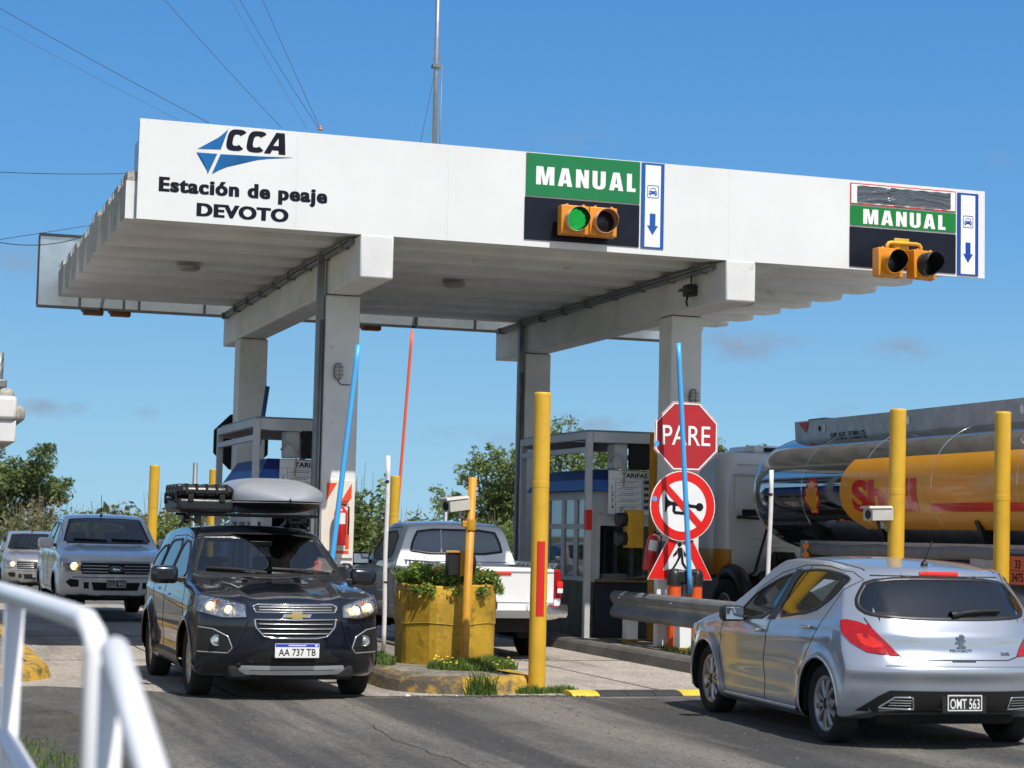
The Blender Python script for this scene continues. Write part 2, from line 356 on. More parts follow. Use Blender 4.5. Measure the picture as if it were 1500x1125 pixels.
# ================================================================ ground and roads
def ground_mat(name, c1, c2, scale, rough, bump, bs, stains=(), patch=None):
    m = bpy.data.materials.new(name); m.use_nodes = True; n, l = m.node_tree.nodes, m.node_tree.links; b = n['Principled BSDF']
    co = n.new('ShaderNodeTexCoord'); b.inputs['Roughness'].default_value = rough
    t = n.new('ShaderNodeTexNoise'); t.inputs['Scale'].default_value = scale; t.inputs['Detail'].default_value = 8; t.inputs['Roughness'].default_value = .65
    l.new(co.outputs['Object'], t.inputs['Vector'])
    r = n.new('ShaderNodeValToRGB'); r.color_ramp.elements[0].position = .35; r.color_ramp.elements[1].position = .68
    r.color_ramp.elements[0].color = (*c1, 1); r.color_ramp.elements[1].color = (*c2, 1); l.new(t.outputs['Fac'], r.inputs[0]); cur = r.outputs[0]
    for (col, sc, thr, wd, amt) in stains:          # sc = mapping scale vector
        mp = n.new('ShaderNodeMapping'); mp.inputs['Scale'].default_value = sc; l.new(co.outputs['Object'], mp.inputs[0])
        t2 = n.new('ShaderNodeTexNoise'); t2.inputs['Scale'].default_value = 1; t2.inputs['Detail'].default_value = 7; t2.inputs['Roughness'].default_value = .6; l.new(mp.outputs[0], t2.inputs['Vector'])
        r2 = n.new('ShaderNodeMapRange'); r2.inputs[1].default_value = thr; r2.inputs[2].default_value = thr+wd; r2.inputs[4].default_value = amt; l.new(t2.outputs['Fac'], r2.inputs[0])
        x = n.new('ShaderNodeMix'); x.data_type = 'RGBA'; l.new(r2.outputs[0], x.inputs['Factor']); l.new(cur, x.inputs['A']); x.inputs['B'].default_value = (*col, 1); cur = x.outputs['Result']
    # aggregate speckle
    v = n.new('ShaderNodeTexVoronoi'); v.inputs['Scale'].default_value = 55; l.new(co.outputs['Object'], v.inputs['Vector'])
    rv = n.new('ShaderNodeMapRange'); rv.inputs[1].default_value = 0; rv.inputs[2].default_value = 1; rv.inputs[3].default_value = .62; rv.inputs[4].default_value = 1.45
    sp = n.new('ShaderNodeSeparateColor'); l.new(v.outputs['Color'], sp.inputs[0]); l.new(sp.outputs[0], rv.inputs[0])
    x = n.new('ShaderNodeMix'); x.data_type = 'RGBA'; x.blend_type = 'MULTIPLY'; x.inputs['Factor'].default_value = 1; l.new(cur, x.inputs['A']); l.new(rv.outputs[0], x.inputs['B'])
    l.new(x.outputs['Result'], b.inputs['Base Color'])
    tb = n.new('ShaderNodeTexNoise'); tb.inputs['Scale'].default_value = bs; tb.inputs['Detail'].default_value = 6; tb.inputs['Roughness'].default_value = .7; l.new(co.outputs['Object'], tb.inputs['Vector'])
    bp = n.new('ShaderNodeBump'); bp.inputs['Strength'].default_value = bump; bp.inputs['Distance'].default_value = .02; l.new(tb.outputs['Fac'], bp.inputs['Height']); l.new(bp.outputs[0], b.inputs['Normal'])
    return m
ASPH = ground_mat('worn_asphalt', (.080, .076, .070), (.135, .126, .114), 1.1, .88, .55, 60,
                  [((.21, .19, .16), (.75, .10, 1), .48, .16, .75), ((.045, .044, .043), (.85, .07, 1), .53, .13, .75), ((.04, .038, .036), (2.2, .5, 1), .64, .06, .6), ((.24, .22, .19), (26, 26, 1), .70, .03, .75)])
ASPH2 = ground_mat('fresh_asphalt', (.066, .063, .058), (.105, .099, .090), 1.3, .85, .5, 70,
                   [((.17, .152, .13), (.9, .08, 1), .47, .13, .85), ((.030, .030, .031), (.75, .05, 1), .52, .10, .8), ((.035, .034, .033), (2.5, .6, 1), .65, .06, .6), ((.2, .19, .17), (30, 30, 1), .72, .03, .6)])
CONCR = ground_mat('old_concrete_slab', (.27, .24, .205), (.38, .345, .30), .9, .9, .35, 45,
                   [((.075, .066, .056), (1.5, .12, 1), .52, .2, .75), ((.05, .045, .04), (.6, .5, 1), .62, .1, .6), ((.33, .29, .24), (20, 20, 1), .69, .04, .6)])
GRASSG = ground_mat('dry_grass_ground', (.045, .060, .018), (.115, .115, .042), .35, .95, .6, 20, [((.17, .14, .075), (.4, .4, 1), .55, .1, .7)])
DIRT = ground_mat('gravelly_verge', (.045, .042, .038), (.095, .086, .074), 2.5, .95, .9, 50, [((.06, .075, .02), (1.6, 1.6, 1), .58, .1, .8), ((.25, .23, .2), (22, 22, 1), .68, .04, .8)])
def sheet(name, pts, z, material, kind='structure'):
    mb = MB(); mb.face([Vector((p[0], p[1], z)) for p in pts]); o = mb.build(name, material); o['kind'] = kind; return o
gm = MB()
for i in range(24):
    for j in range(24):
        x0, y0 = -1200+i*100, -900+j*100
        gm.face([(x0, y0, -.012), (x0+100, y0, -.012), (x0+100, y0+100, -.012), (x0, y0+100, -.012)])
bmesh.ops.remove_doubles(gm.b, verts=gm.b.verts[:], dist=.01)
gm.build('ground', GRASSG)['kind'] = 'structure'
def uvp(u, v): p = W3(u, v); return (p.x, p.y)
def local_sheet(name, pts, z, material):
    mb = MB(); mb.face([(p[0], p[1], 0) for p in pts]); o = mb.build(name, material); o.location = W3(0, 0, z); o.rotation_euler = (0, 0, AL); o['kind'] = 'structure'; return o
local_sheet('road', [(-9, -42), (22, -42), (22, 80), (-9, 80)], 0, ASPH)
local_sheet('lane_pavement', [(-2.2, -4.75), (16, -4.75), (16, 17), (-2.2, 17)], .004, CONCR)
local_sheet('asphalt_patch', [(-9, -4.4), (-4, -4.0), (-1.15, -3.35), (-.3, -3.9), (.4, -4.5), (1.0, -4.7), (1.7, -4.95), (2.3, -4.86), (2.9, -5.02), (3.6, -4.9), (4.3, -5.12), (5.2, -5.05), (6.0, -5.3), (7.2, -5.15), (9, -5.3), (12, -5.1), (22, -5.2), (22, -30), (-9, -30)], .008, ASPH2)
local_sheet('road_shoulder', [(-5.2, -23.5), (-1.6, -23.5), (-1.5, -21), (-1.3, -19.2), (-1.38, -17.0), (-1.25, -15), (-1.3, -12.6), (-1.02, -10.5), (-1.1, -8.6), (-1.0, -7.2), (-1.15, -6.0), (-1.5, -5.1), (-2.2, -4.7), (-5.2, -4.4)], .012, DIRT)
# joints across the slabs
jm = MB()
for v in (-4.73, .4, 5.5, 10.6): jm.box(-2.1, 15.9, v, v+.025, .004, .0075)
for u in (5.15, 0.55, 10.3): jm.box(u, u+.02, -4.6, 16.9, .004, .0072)
jo = jm.build('pavement_joints', mat('joint_tar', (.02, .019, .018), .9), loc=W3(0, 0, 0), rz=AL); jo['kind'] = 'structure'

# tar filled cracks wandering over the asphalt
cm0 = MB(); rc_ = random.Random(31)
for (u, v, du, dv, n_) in ((1.2, -7.5, .02, -.22, 26), (3.2, -6.0, .20, -.05, 30), (.2, -9.2, .16, -.10, 26), (6.8, -6.1, .07, -.20, 24), (2.2, -11.4, .19, .04, 30)):
    P_ = []
    for k in range(n_): P_.append(W3(u, v, .0115)); u += du+rc_.uniform(-.07, .07); v += dv+rc_.uniform(-.09, .09)
    for a, b in zip(P_, P_[1:]):
        d_ = (b-a); s_ = Vector((-d_.y, d_.x, 0)).normalized()*rc_.uniform(.002, .0055); cm0.face([a-s_, b-s_, b+s_, a+s_])
c_o = cm0.build('road_cracks', mat('crack_tar', (.022, .021, .02), .8)); c_o['kind'] = 'structure'

# ---------------------------------------------------------------- kerbed islands
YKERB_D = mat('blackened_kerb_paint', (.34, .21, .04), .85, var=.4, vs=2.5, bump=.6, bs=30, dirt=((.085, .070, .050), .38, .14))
def island(label, u0, u1, v0, v1, rnose, top_m, nose_m, side_m):
    """stadium-nosed kerb island, nose at v0"""
    root = empty('traffic_island', W3((u0+u1)/2, v0, 0), AL, label, 'kerb island', 'kerbed islands between the lanes')
    hw = (u1-u0)/2; L = v1-v0; n = 14
    def outline(ins):
        pts = []
        for i in range(n+1):
            a = math.pi+math.pi*i/n; pts.append(((hw-ins)*math.cos(a), rnose+(rnose-ins)*math.sin(a)))
        for v in np.linspace(rnose+.6, L-.5, 16): pts.append((hw-ins, v))
        pts += [(hw-ins-.15, L-ins), (-(hw-ins)+.15, L-ins)]
        for v in np.linspace(L-.5, rnose+.6, 16): pts.append((-(hw-ins), v))
        return pts
    r = random.Random(3)
    A, B, C2, D = outline(-.03), outline(.02), outline(.06), outline(.24)
    jit = [(r.uniform(-.012, .012), r.uniform(-.012, .012), r.uniform(-.012, .012)) for _ in A]
    mb = MB(); rings = []
    for P, z, k in ((A, -.01, .4), (B, .12, 1), (C2, .155, 1), (D, .16, 1)):
        rings.append([mb.b.verts.new((p[0]+j[0]*k, p[1]+j[1]*k, z+(j[2]*k if z > 0 else 0))) for p, j in zip(P, jit)])
    mb.m(side_m); mb.m(nose_m)
    for i in range(3):
        a, b = rings[i], rings[i+1]; N = len(a)
        for k in range(N):
            vm = (P := (a[k].co.y+a[(k+1) % N].co.y)/2)
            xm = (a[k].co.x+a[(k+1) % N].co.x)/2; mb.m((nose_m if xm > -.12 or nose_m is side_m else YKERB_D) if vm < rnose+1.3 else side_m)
            f = mb.b.faces.new((a[k], a[(k+1) % N], b[(k+1) % N], b[k])); f.material_index = mb.mi; f.smooth = False
    kb = mb.build('kerb', None, root)
    t = MB(); t.face([Vector((p[0], p[1], .145)) for p in outline(.2)]); t.build('island_top', top_m, root)
    return root
TOPM = ground_mat('island_top_concrete', (.15, .135, .11), (.24, .215, .175), 2, .95, .5, 40, [((.04, .05, .015), (2.5, 2.5, 1), .52, .1, .8)])
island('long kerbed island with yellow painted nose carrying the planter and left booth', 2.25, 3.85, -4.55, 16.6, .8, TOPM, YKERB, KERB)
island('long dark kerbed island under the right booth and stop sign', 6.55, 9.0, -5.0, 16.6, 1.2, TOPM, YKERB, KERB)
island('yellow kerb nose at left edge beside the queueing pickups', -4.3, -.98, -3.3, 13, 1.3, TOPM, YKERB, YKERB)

# rubber speed bump in the middle lane
sb = empty('speed_bump', W3(5.2, -4.62), AL, 'low black and yellow rubber speed bump across middle lane', 'speed bump')
BUMPK = mat('bump_black_rubber', (.03, .03, .032), .75, bump=.3, bs=40); BUMPY = mat('bump_yellow_rubber', (.62, .45, .04), .7, var=.2, vs=8)
prof = [(-.2, .0), (-.14, .028), (-.06, .042), (.06, .042), (.14, .028), (.2, .0)]
for k in range(8):
    x0 = -1.26+k*.3; y = k in (0, 4)
    sm = MB(); sm.prism(prof, lambda a, b, d: Vector((d, a, .005+b)), x0, x0+.293)
    sm.build('bump_segment', BUMPY if y else BUMPK, sb)
# ================================================================ toll canopy
ZB, ZT, FW = 5.297, 6.519, 11.654
canopy = empty('toll_canopy', W3(0, 0, 0), AL, 'white concrete toll plaza canopy on four columns with long fascia sign', 'toll canopy')
# roof made of nine precast trough units parallel to the fascia, rough cut ends
rp = random.Random(5)
for k in range(9):
    v0 = .02+1.045*k; z0 = ZB+.012
    vn = v0-.06; q_ = [(-.20, .46), (.03, .03), (.08, 0), (.60, .025), (.66, .06), (.835, .46)]
    sec = [(max(.11, vn+a), z0+b) for a, b in q_]
    mb = MB(); e0 = -.13+rp.uniform(-.02, .02); e1 = 11.1+rp.uniform(-.02, .02)
    n = 12; xs = [e0+(e1-e0)*i/n for i in range(n+1)]
    mb.m(CONC_W); mb.m(CONC_R); mb.m(CONC_W)
    rings = [[mb.b.verts.new((x, p[0], p[1])) for p in sec] for x in xs]
    for a, b in zip(rings, rings[1:]): mb.bridge(a, b, False)
    mb.m(CONC_R); mb.cap(rings[0], True); mb.cap(rings[-1])
    mb.box(e0+.012, e0+.5, vn+.72, vn+.82, z0+.22, z0+.58); mb.box(e0+.015, e0+.4, vn+.16, vn+.60, z0+.455, z0+.58)
    mb.build('roof_unit', None, canopy)
mb = MB(); mb.box(.1, 10.9, .12, 9.5, ZB+.46, ZB+.52); mb.build('roof_slab', CONC, canopy)
# front fascia: sheet panels on a frame
fa = MB(); N = 6
for i in range(N):
    fa.box(FW*i/N+.0004, FW*(i+1)/N-.0004, 0, .05, ZB, ZT, .0003, 1)
fa.m(FASCIA)
fascia = fa.build('front_fascia', FASCIA, canopy)
mb = MB(); r2 = random.Random(2)
for i in range(N+1):
    for z in np.linspace(ZB+.08, ZT-.08, 6): mb.cyl((FW*i/N+(.02 if i == 0 else -.02), -.003, z), (FW*i/N+(.02 if i == 0 else -.02), .002, z), .004, n=6)
for i in range(48): mb.cyl((.1+i*.243, -.003, ZT-.03), (.1+i*.243, .002, ZT-.03), .004, n=6)
mb.build('panel_rivets', GALV, fascia)
mb = MB(); mb.box(.0, FW, .052, .10, ZB+.02, ZT-.03); mb.box(0, .04, .1, .42, ZB+.3, ZT-.25); mb.box(FW-.05, FW-.01, .1, .3, ZB+.1, ZT-.2); mb.build('fascia_frame', GALV, canopy)
mb = MB()
for u in np.linspace(.4, 11.2, 9): mb.bar((u, .1, ZT-.1), (u, 1.1, ZB+.5), .05, .05)
mb.build('fascia_strut', GALV, canopy)
# logo and name painted on the fascia
def q2(a, b, c, n=8): return [((1-t)**2*a[0]+2*t*(1-t)*b[0]+t*t*c[0], (1-t)**2*a[1]+2*t*(1-t)*b[1]+t*t*c[1]) for t in [i/n for i in range(n+1)]]
lg = MB()
for poly in ([(.705, 6.203)]+q2((.705, 6.203), (.92, 6.31), (1.07, 6.475))[1:]+[(.985, 6.218)],
             q2((.69, 6.158), (.80, 6.08), (.835, 5.90))+[(.945, 6.160)],
             [(.985, 6.160), (1.45, 6.172), (1.90, 6.192)]+q2((1.90, 6.192), (1.20, 6.13), (.885, 5.905))[1:]):
    lg.face([(p[0], -.0035, p[1]) for p in poly])
bmesh.ops.triangulate(lg.b, faces=lg.b.faces[:])
lg.build('logo_arrowhead', LOGO1, fascia)
def slant(p): return (p[0]+.17*(p[1]-6.215), p[1])
cm_ = MB()
for x0 in (1.035, 1.285):
    w_, h_, t_ = .235, .268, .074; n = 26; O_, I_ = [], []
    for i in range(n+1):
        a = R_(38+284*i/n); c, s_ = math.cos(a), math.sin(a); f = lambda v: math.copysign(abs(v)**.62, v)
        O_.append((x0+w_/2+w_/2*f(c), 6.215+h_/2+h_/2*f(s_))); I_.append((x0+w_/2+(w_/2-t_)*f(c), 6.215+h_/2+(h_/2-t_*.85)*f(s_)))
    for i in range(n): cm_.face([XZ(*slant(p), -.0035) for p in (O_[i], O_[i+1], I_[i+1], I_[i])])
for poly in ([(1.515, 6.215), (1.595, 6.215), (1.612, 6.262), (1.612, 6.318), (1.66, 6.42), (1.66, 6.483), (1.618, 6.483)], [(1.66, 6.483), (1.66, 6.42), (1.690, 6.318), (1.690, 6.262), (1.70, 6.215), (1.785, 6.215), (1.725, 6.483)], [(1.612, 6.262), (1.690, 6.262), (1.690, 6.318), (1.612, 6.318)]):
    cm_.face([XZ(*slant(p), -.0035) for p in poly])
bmesh.ops.triangulate(cm_.b, faces=cm_.b.faces[:]); cm_.build('lettering', NAVYT, fascia, fix=False)
text_obj('Estación de peaje', .26, 5.592, 2.06, .235, XZ, -.0035, NAVYT, fascia, bold=.056, spacing=1.14)
text_obj('DEVOTO', .725, 5.378, 1.115, .165, XZ, -.0035, NAVYT, fascia, bold=.07, spacing=1.1)
# rear fascia seen from behind: bare sheet in a dark angle frame
mb = MB(); mb.box(-.4, 11.7, 9.99, 10.02, ZB, ZT-.04); rear = mb.build('rear_fascia', SHEET, canopy)
mb = MB()
mb.box(-.42, 11.72, 9.93, 10.03, ZB-.04, ZB); mb.box(-.42, 11.72, 9.95, 10.03, ZT-.04, ZT); mb.box(-.43, -.40, 9.95, 10.03, ZB, ZT-.04)
for u in (.28, 1.02, 1.28, 2.4, 4.4, 5.05, 6.2, 7.3, 8.4, 9.6): mb.box(u, u+.03, 9.945, 9.988, ZB, ZT-.04)
mb.build('rear_frame', DARK, canopy)
mb = MB()
for u in (.7, 3.6, 6.2, 9.2): mb.bar((u, 9.6, ZB+.40), (u, 9.95, ZB+.3), .05, .05)
mb.build('fascia_strut', GALV, canopy)
# beams, columns
BZ = 4.752; BW = .43; CW = .468
for b in (2.765, 7.735):
    mb = MB(); mb.box(b, b+BW, -.012, 10.06, BZ, ZB+.008, .028, 3); mb.build('beam', CONC_W, canopy)
    for v in (1.776, 8.26):
        c0 = b+(BW-CW)/2
        mb = MB(); mb.box(c0, c0+CW, v, v+CW, .14, BZ-.012, .02, 2); cobj = mb.build('column', CONC_W, canopy)
        mb = MB(); mb.box(c0+.02, c0+CW-.02, v+.02, v+CW-.02, BZ-.012, BZ); mb.build('bearing_joint', DARK, cobj)
    # steel channel and conduit down the column's left edge and along the beam
    mb = MB(); c0 = b+(BW-CW)/2; dv = 0 if b < 5 else 6.47
    mb.box(c0-.10, c0-.022, 1.83+dv, 1.95+dv, .16, ZB+.0, .006, 1)
    mb.box(c0-.105, c0-.018, 1.825+dv, 1.84+dv, .16, ZB-.02)
    mb.tube([(c0-.04, 1.80+dv, .2), (c0-.04, 1.80+dv, 4.4)], .016)
    mb.build('steel_downpipe', GALV_D, canopy)
    mb = MB(); mb.tube([(b-.05, .3, ZB-.06), (b-.05, 9.8, ZB-.06)], .035, 10); mb.tube([(b-.09, .35, ZB-.02), (b-.09, 9.8, ZB-.02)], .02, 8)
    for v in np.linspace(.6, 9.5, 9): mb.box(b-.13, b-.001, v, v+.03, ZB-.11, ZB-.005)
    mb.build('cable_conduit', GALV_D, canopy)
    c0 = b+(BW-CW)/2
# round ceiling lights
for u in (1.25, 5.19, 9.9):
    mb = MB(); mb.m(mat('ceiling_light_glass', (.30, .29, .27), .4)); mb.lathe([(.0, ZB-.055), (.10, ZB-.05), (.15, ZB-.03), (.165, ZB), (.17, ZB+.012)], (u, 4.1, 0)); mb.build('ceiling_light', None, canopy)

# ---------------------------------------------------------------- lane signs and signals on the fascia
def car_icon(x, z, w, d, fn, m, parent):
    k = w/10
    P = lambda pts: [(x+a*k, z+b*k) for a, b in pts]
    mb = MB()
    def rr(x0, x1, z0, z1, r, n=4):
        out = []
        for cx, cz, a0 in ((x1-r, z1-r, 0), (x0+r, z1-r, 90), (x0+r, z0+r, 180), (x1-r, z0+r, 270)):
            for i in range(n+1): a = R_(a0+90*i/n); out.append((cx+r*math.cos(a), cz+r*math.sin(a)))
        return out
    o, i = P(rr(0, 10, 0, 10.6, 1.2)), P(rr(.55, 9.45, .55, 10.05, .9))
    for a in range(len(o)): mb.face([fn(*o[a], d), fn(*o[(a+1) % len(o)], d), fn(*i[(a+1) % len(i)], d), fn(*i[a], d)])
    for poly in ([(1.4, 3.2), (8.6, 3.2), (8.6, 5.2), (7.9, 5.9), (2.1, 5.9), (1.4, 5.2)], [(1.9, 2.0), (3.1, 2.0), (3.1, 3.19), (1.9, 3.19)], [(6.9, 2.0), (8.1, 2.0), (8.1, 3.19), (6.9, 3.19)],
                 [(2.1, 5.92), (2.6, 5.92), (3.4, 7.8), (3.0, 8.3)], [(3.0, 8.3), (3.4, 7.8), (6.6, 7.8), (7.0, 8.3)], [(7.9, 5.92), (7.4, 5.92), (6.6, 7.8), (7.0, 8.3)]):
        mb.face([fn(*p, d) for p in P(poly)])
    ob = mb.build('car_symbol', m, parent, fix=False)
    hl = MB()
    for cx in (2.4, 7.6): hl.face([fn(*p, d-.001) for p in P(circ(cx, 4.5, .5, 10))])
    hl.build('headlamp_dot', TXTW, ob, fix=False)
def arrow_strip(x0, x1, z0, z1, bl, parent):
    st = flat(rect(x0, x1, z0, z1), XZ, -.004, bl, parent, 'arrow_strip', -.008)
    w = x1-x0; ix0, ix1 = x0+w*.16, x1-w*.16
    flat(rect(ix0, ix1, z0+.02, z1-.03), XZ, -.0145, TXTW, st, 'white_strip')
    cx = (x0+x1)/2
    flat([(cx-.04, z0+.46), (cx+.04, z0+.46), (cx+.04, z0+.30), (cx+.078, z0+.30), (cx, z0+.175), (cx-.078, z0+.30), (cx-.04, z0+.30)], XZ, -.0165, bl, st, 'down_arrow')
    car_icon(cx-.08, z0+.665, .16, -.0165, XZ, bl, st)
s1 = empty('lane_sign', W3(0, 0, 0), AL, 'large green lane sign over a dark panel with lit green signal', 'lane sign', 'lane signs on the fascia')
p = flat(rect(4.915, 6.485, 5.955, 6.508), XZ, -.004, GREEN1, s1, 'green_panel', -.008)
block_text('MANUAL', 5.05, 6.105, 1.375, .237, XZ, -.0145, TXTW, p)
flat(rect(4.905, 6.485, 5.385, 5.935), XZ, -.004, NAVY, s1, 'dark_panel', -.008)
arrow_strip(6.51, 6.83, 5.38, 6.51, BLUE1, s1)
s2 = empty('lane_sign', W3(0, 0, 0), AL, 'smaller green lane sign under a taped over grey strip at fascia end', 'lane sign', 'lane signs on the fascia')
p = flat(rect(9.56, 11.19, 6.19, 6.48), XZ, -.004, REDT, s2, 'red_border', -.008)
flat(rect(9.572, 11.178, 6.205, 6.465), XZ, -.0145, TXTW, p, 'white_strip')
# crumpled tape sheet
TAPE = mat('grey_tape', (.085, .10, .125), .24, var=.15, vs=5, spec=.55)
tm = bmesh.new(); bmesh.ops.create_grid(tm, x_segments=72, y_segments=12, size=.5)
rr = random.Random(11)
for v in tm.verts:
    x, y = v.co.x, v.co.y
    w_ = .006*math.sin(9*x+14*y*math.sin(5*x))+.005*abs(math.sin(31*x+17*y))*math.exp(-((x+.12)/.2)**2)+rr.uniform(0, .0035)
    v.co = Vector((10.38+x*1.44, -.020-abs(w_), 6.335+y*.225+.004*math.sin(40*x)))
me = bpy.data.meshes.new('grey_tape'); tm.to_mesh(me); tm.free(); me.materials.append(TAPE); link(bpy.data.objects.new('grey_tape', me), p)
p = flat(rect(9.56, 11.19, 5.905, 6.168), XZ, -.004, GREEN2, s2, 'green_panel', -.008)
block_text('MANUAL', 9.755, 5.93, 1.27, .203, XZ, -.0145, TXTW, p)
flat(rect(9.555, 11.19, 5.335, 5.88), XZ, -.004, NAVY, s2, 'dark_panel', -.008)
arrow_strip(11.215, 11.545, 5.32, 6.47, BLUE2, s2)

def signal_head(root, x, y, z, w, rot, body_m, visor_m, inner_m, lit, vis=.2):
    """one square lamp with tubular visor; front faces -y, rot turns it about z"""
    M = Matrix.Translation((x, y, z)) @ Matrix.Rotation(rot, 4, 'Z')
    T = lambda mb: bmesh.ops.transform(mb.b, matrix=M, verts=mb.b.verts[:])
    h = w/2; mb = MB(); mb.box(-h, h, -.06, .10, -h, h, .012, 2)
    mb.prism([(-h*.8, -h*.8), (h*.8, -h*.8), (h*.8, h*.8), (-h*.8, h*.8)], lambda a, b, d: Vector((a*(1 if d < .12 else .7), d, b*(1 if d < .12 else .7))), .10, .19)
    for sx in (-.6, .6):
        for sz in (-1, 1): mb.cyl((sx*h-.012, -.03, sz*(h+.008)), (sx*h+.024, -.03, sz*(h+.008)), .012, n=8)
    T(mb); hd = mb.build('signal_head', body_m, root)
    r = h*.80; n = 40; mb = MB(); mb.m(visor_m); mb.m(inner_m)
    ro, ri = [], []
    for k, (rad, mi) in enumerate(((r, 0), (r-.006, 1))):
        mb.mi = mi; rows = []
        for i in range(n):
            a = 2*math.pi*i/n; c, s_ = math.cos(a), math.sin(a)
            L = vis*(.42+.58*(.5+.5*max(-1, min(1, (s_+.35)*1.6))))       # longer at the top
            rows.append((mb.b.verts.new((rad*c, -.06, rad*s_)), mb.b.verts.new((rad*1.02*c, -.06-L, rad*1.02*s_))))
        for i in range(n):
            a, b = rows[i], rows[(i+1) % n]; f = mb.b.faces.new((a[0], b[0], b[1], a[1])); f.material_index = mi; f.smooth = True
        ro.append(rows)
    mb.mi = 0
    for i in range(n):
        f = mb.b.faces.new((ro[0][i][1], ro[0][(i+1) % n][1], ro[1][(i+1) % n][1], ro[1][i][1])); f.material_index = 0
    T(mb); mb.build('visor', None, hd, fix=False)
    mb = MB(); mb.lathe([(.0, -.095), (r*.5, -.088), (r*.85, -.068), (r*.97, -.061)], ax=(0, 1, 0), n=32); T(mb); ln = mb.build('lens', LENS_OFF, hd)
    if lit:
        mb = MB(); 
        for i in range(-9, 10):
            for j in range(-9, 10):
                px, pz = (i+.5*(j % 2))*r*.098, j*r*.098
                if px*px+pz*pz < (r*.9)**2:
                    y_ = -.097+.034*((px*px+pz*pz)/(r*r)); mb.cyl((px, y_, pz), (px, y_-.006, pz), r*.042, n=6)
        T(mb); mb.build('green_leds', LED, ln)
    return hd
t1 = empty('traffic_signal', W3(0, 0, 0), AL, 'flat pair of orange signal lamps showing lit green on the larger lane sign', 'traffic light', 'twin signals on the canopy')
signal_head(t1, 5.50, -.22, 5.635, .375, 0, TLORANGE, TLPINK, BLACKM, True, .17)
signal_head(t1, 5.885, -.22, 5.635, .375, 0, TLORANGE, TLPINK, TLPINK, False, .17)
mb = MB(); mb.box(5.40, 5.98, -.11, -.014, 5.58, 5.69, .01); mb.build('mounting_bar', TLORANGE, t1)
t2 = empty('traffic_signal', W3(0, 0, 0), AL, 'unlit pair of orange signal lamps splayed outward under a yellow pipe yoke', 'traffic light', 'twin signals on the canopy')
signal_head(t2, 9.93, -.40, 5.355, .385, R_(4), TLORANGE, TLORANGE, BLACKM, False, .2)
signal_head(t2, 10.44, -.40, 5.355, .385, R_(13), TLORANGE, BLACK, BLACKM, False, .22)
mb = MB(); mb.tube([(9.93, -.36, 5.53), (9.93, -.36, 5.60), (9.955, -.36, 5.63), (10.0, -.36, 5.64), (10.38, -.36, 5.64), (10.42, -.36, 5.63), (10.44, -.36, 5.60), (10.44, -.36, 5.53)], .026, 12); mb.build('yoke_pipe', YEL, t2)
mb = MB(); mb.box(10.06, 10.28, -.33, -.30, 5.54, 5.71, .004); mb.box(10.12, 10.22, -.31, -.014, 5.60, 5.66, .005); mb.build('bracket_plate', YEL, t2)
TLBR = mat('weathered_signal_brown', (.30, .12, .03), .7, var=.3, vs=10)
for u, gl in ((.54, 'orange signal box hanging under rear fascia, outermost on the left'), (1.0, 'orange signal box under rear fascia, second from its left end'), (5.43, 'orange signal box under rear fascia between the two column rows')):
    e = empty('traffic_signal', W3(u, 10.16, 0), AL, gl, 'traffic light', 'signals on the rear fascia')
    mb = MB(); mb.box(-.17, .17, -.08, .10, 5.19, 5.50, .02); mb.build('signal_head', TLBR, e)
    mb = MB(); mb.tube([(-.1, .1, 5.34), (-.1, .3, 5.34)], .1, 12); mb.build('visor', TLBR, e)

# bulkhead lamps on the columns, floodlight on the right beam
def bulkhead(u, v, z, label):
    e = empty('bulkhead_lamp', W3(u, v, z), AL, label, 'wall lamp', 'bulkhead lamps on the columns')
    def oval(s, d): return [(s*.062*(abs(math.cos(a))**.8)*(1 if math.cos(a) > 0 else -1), s*.115*(abs(math.sin(a))**.8)*(1 if math.sin(a) > 0 else -1)) for a in [2*math.pi*i/24 for i in range(24)]]
    mb = MB(); mb.prism(oval(1.0, 0), XZ, -.045, 0, False); mb.build('lamp_base', GALV_D, e)
    mb = MB(); 
    rings = [[mb.b.verts.new((p[0], d, p[1])) for p in oval(s, 0)] for s, d in ((.86, -.046), (.84, -.075), (.70, -.10), (.4, -.108))]
    for a, b in zip(rings, rings[1:]): mb.bridge(a, b)
    mb.cap(rings[-1]); g = mb.build('lamp_glass', mat('lamp_milk_glass', (.45, .44, .40), .3), e)
    mb = MB()
    for zz in (-.05, 0, .05): mb.tube([(-.058, -.05, zz), (-.05, -.10, zz), (0, -.118, zz), (.05, -.10, zz), (.058, -.05, zz)], .005, 6)
    mb.tube([(0, -.05, .11), (0, -.11, .08), (0, -.118, 0), (0, -.11, -.08), (0, -.05, -.11)], .005, 6); mb.build('wire_guard', GALV_D, e)
    mb = MB(); mb.tube([(0, -.02, -.115), (.02, -.02, -.16), (.08, -.012, -.175), (.17, -.01, -.17)], .006, 6); mb.build('cable', BLACK, e)
bulkhead(2.93, 1.775, 3.72, 'oval caged lamp on the column beside the fire extinguisher panel')
bulkhead(8.05, 1.775, 3.60, 'oval caged lamp on the column above the stop sign')
e = empty('security_camera', W3(7.62, 1.0, 5.0), AL, 'black floodlight camera hanging on side of the right beam', 'camera')
mb = MB(); mb.box(-.04, .10, -.10, .10, -.08, .08, .015); mb.build('camera_body', BLACK, e)
mb = MB(); mb.bar((-.02, -.10, -.03), (-.16, -.26, -.02), .12, .02); mb.bar((-.16, -.26, -.02), (-.24, -.34, -.06), .1, .02); mb.build('visor_flap', BLACK, e)
mb = MB(); mb.tube([(0, 0, -.08), (-.02, 0, -.16), (.0, 0, -.22)], .015, 6); mb.tube([(.05, 0, .08), (.05, 0, .2)], .01, 6); mb.build('cable', BLACK, e)

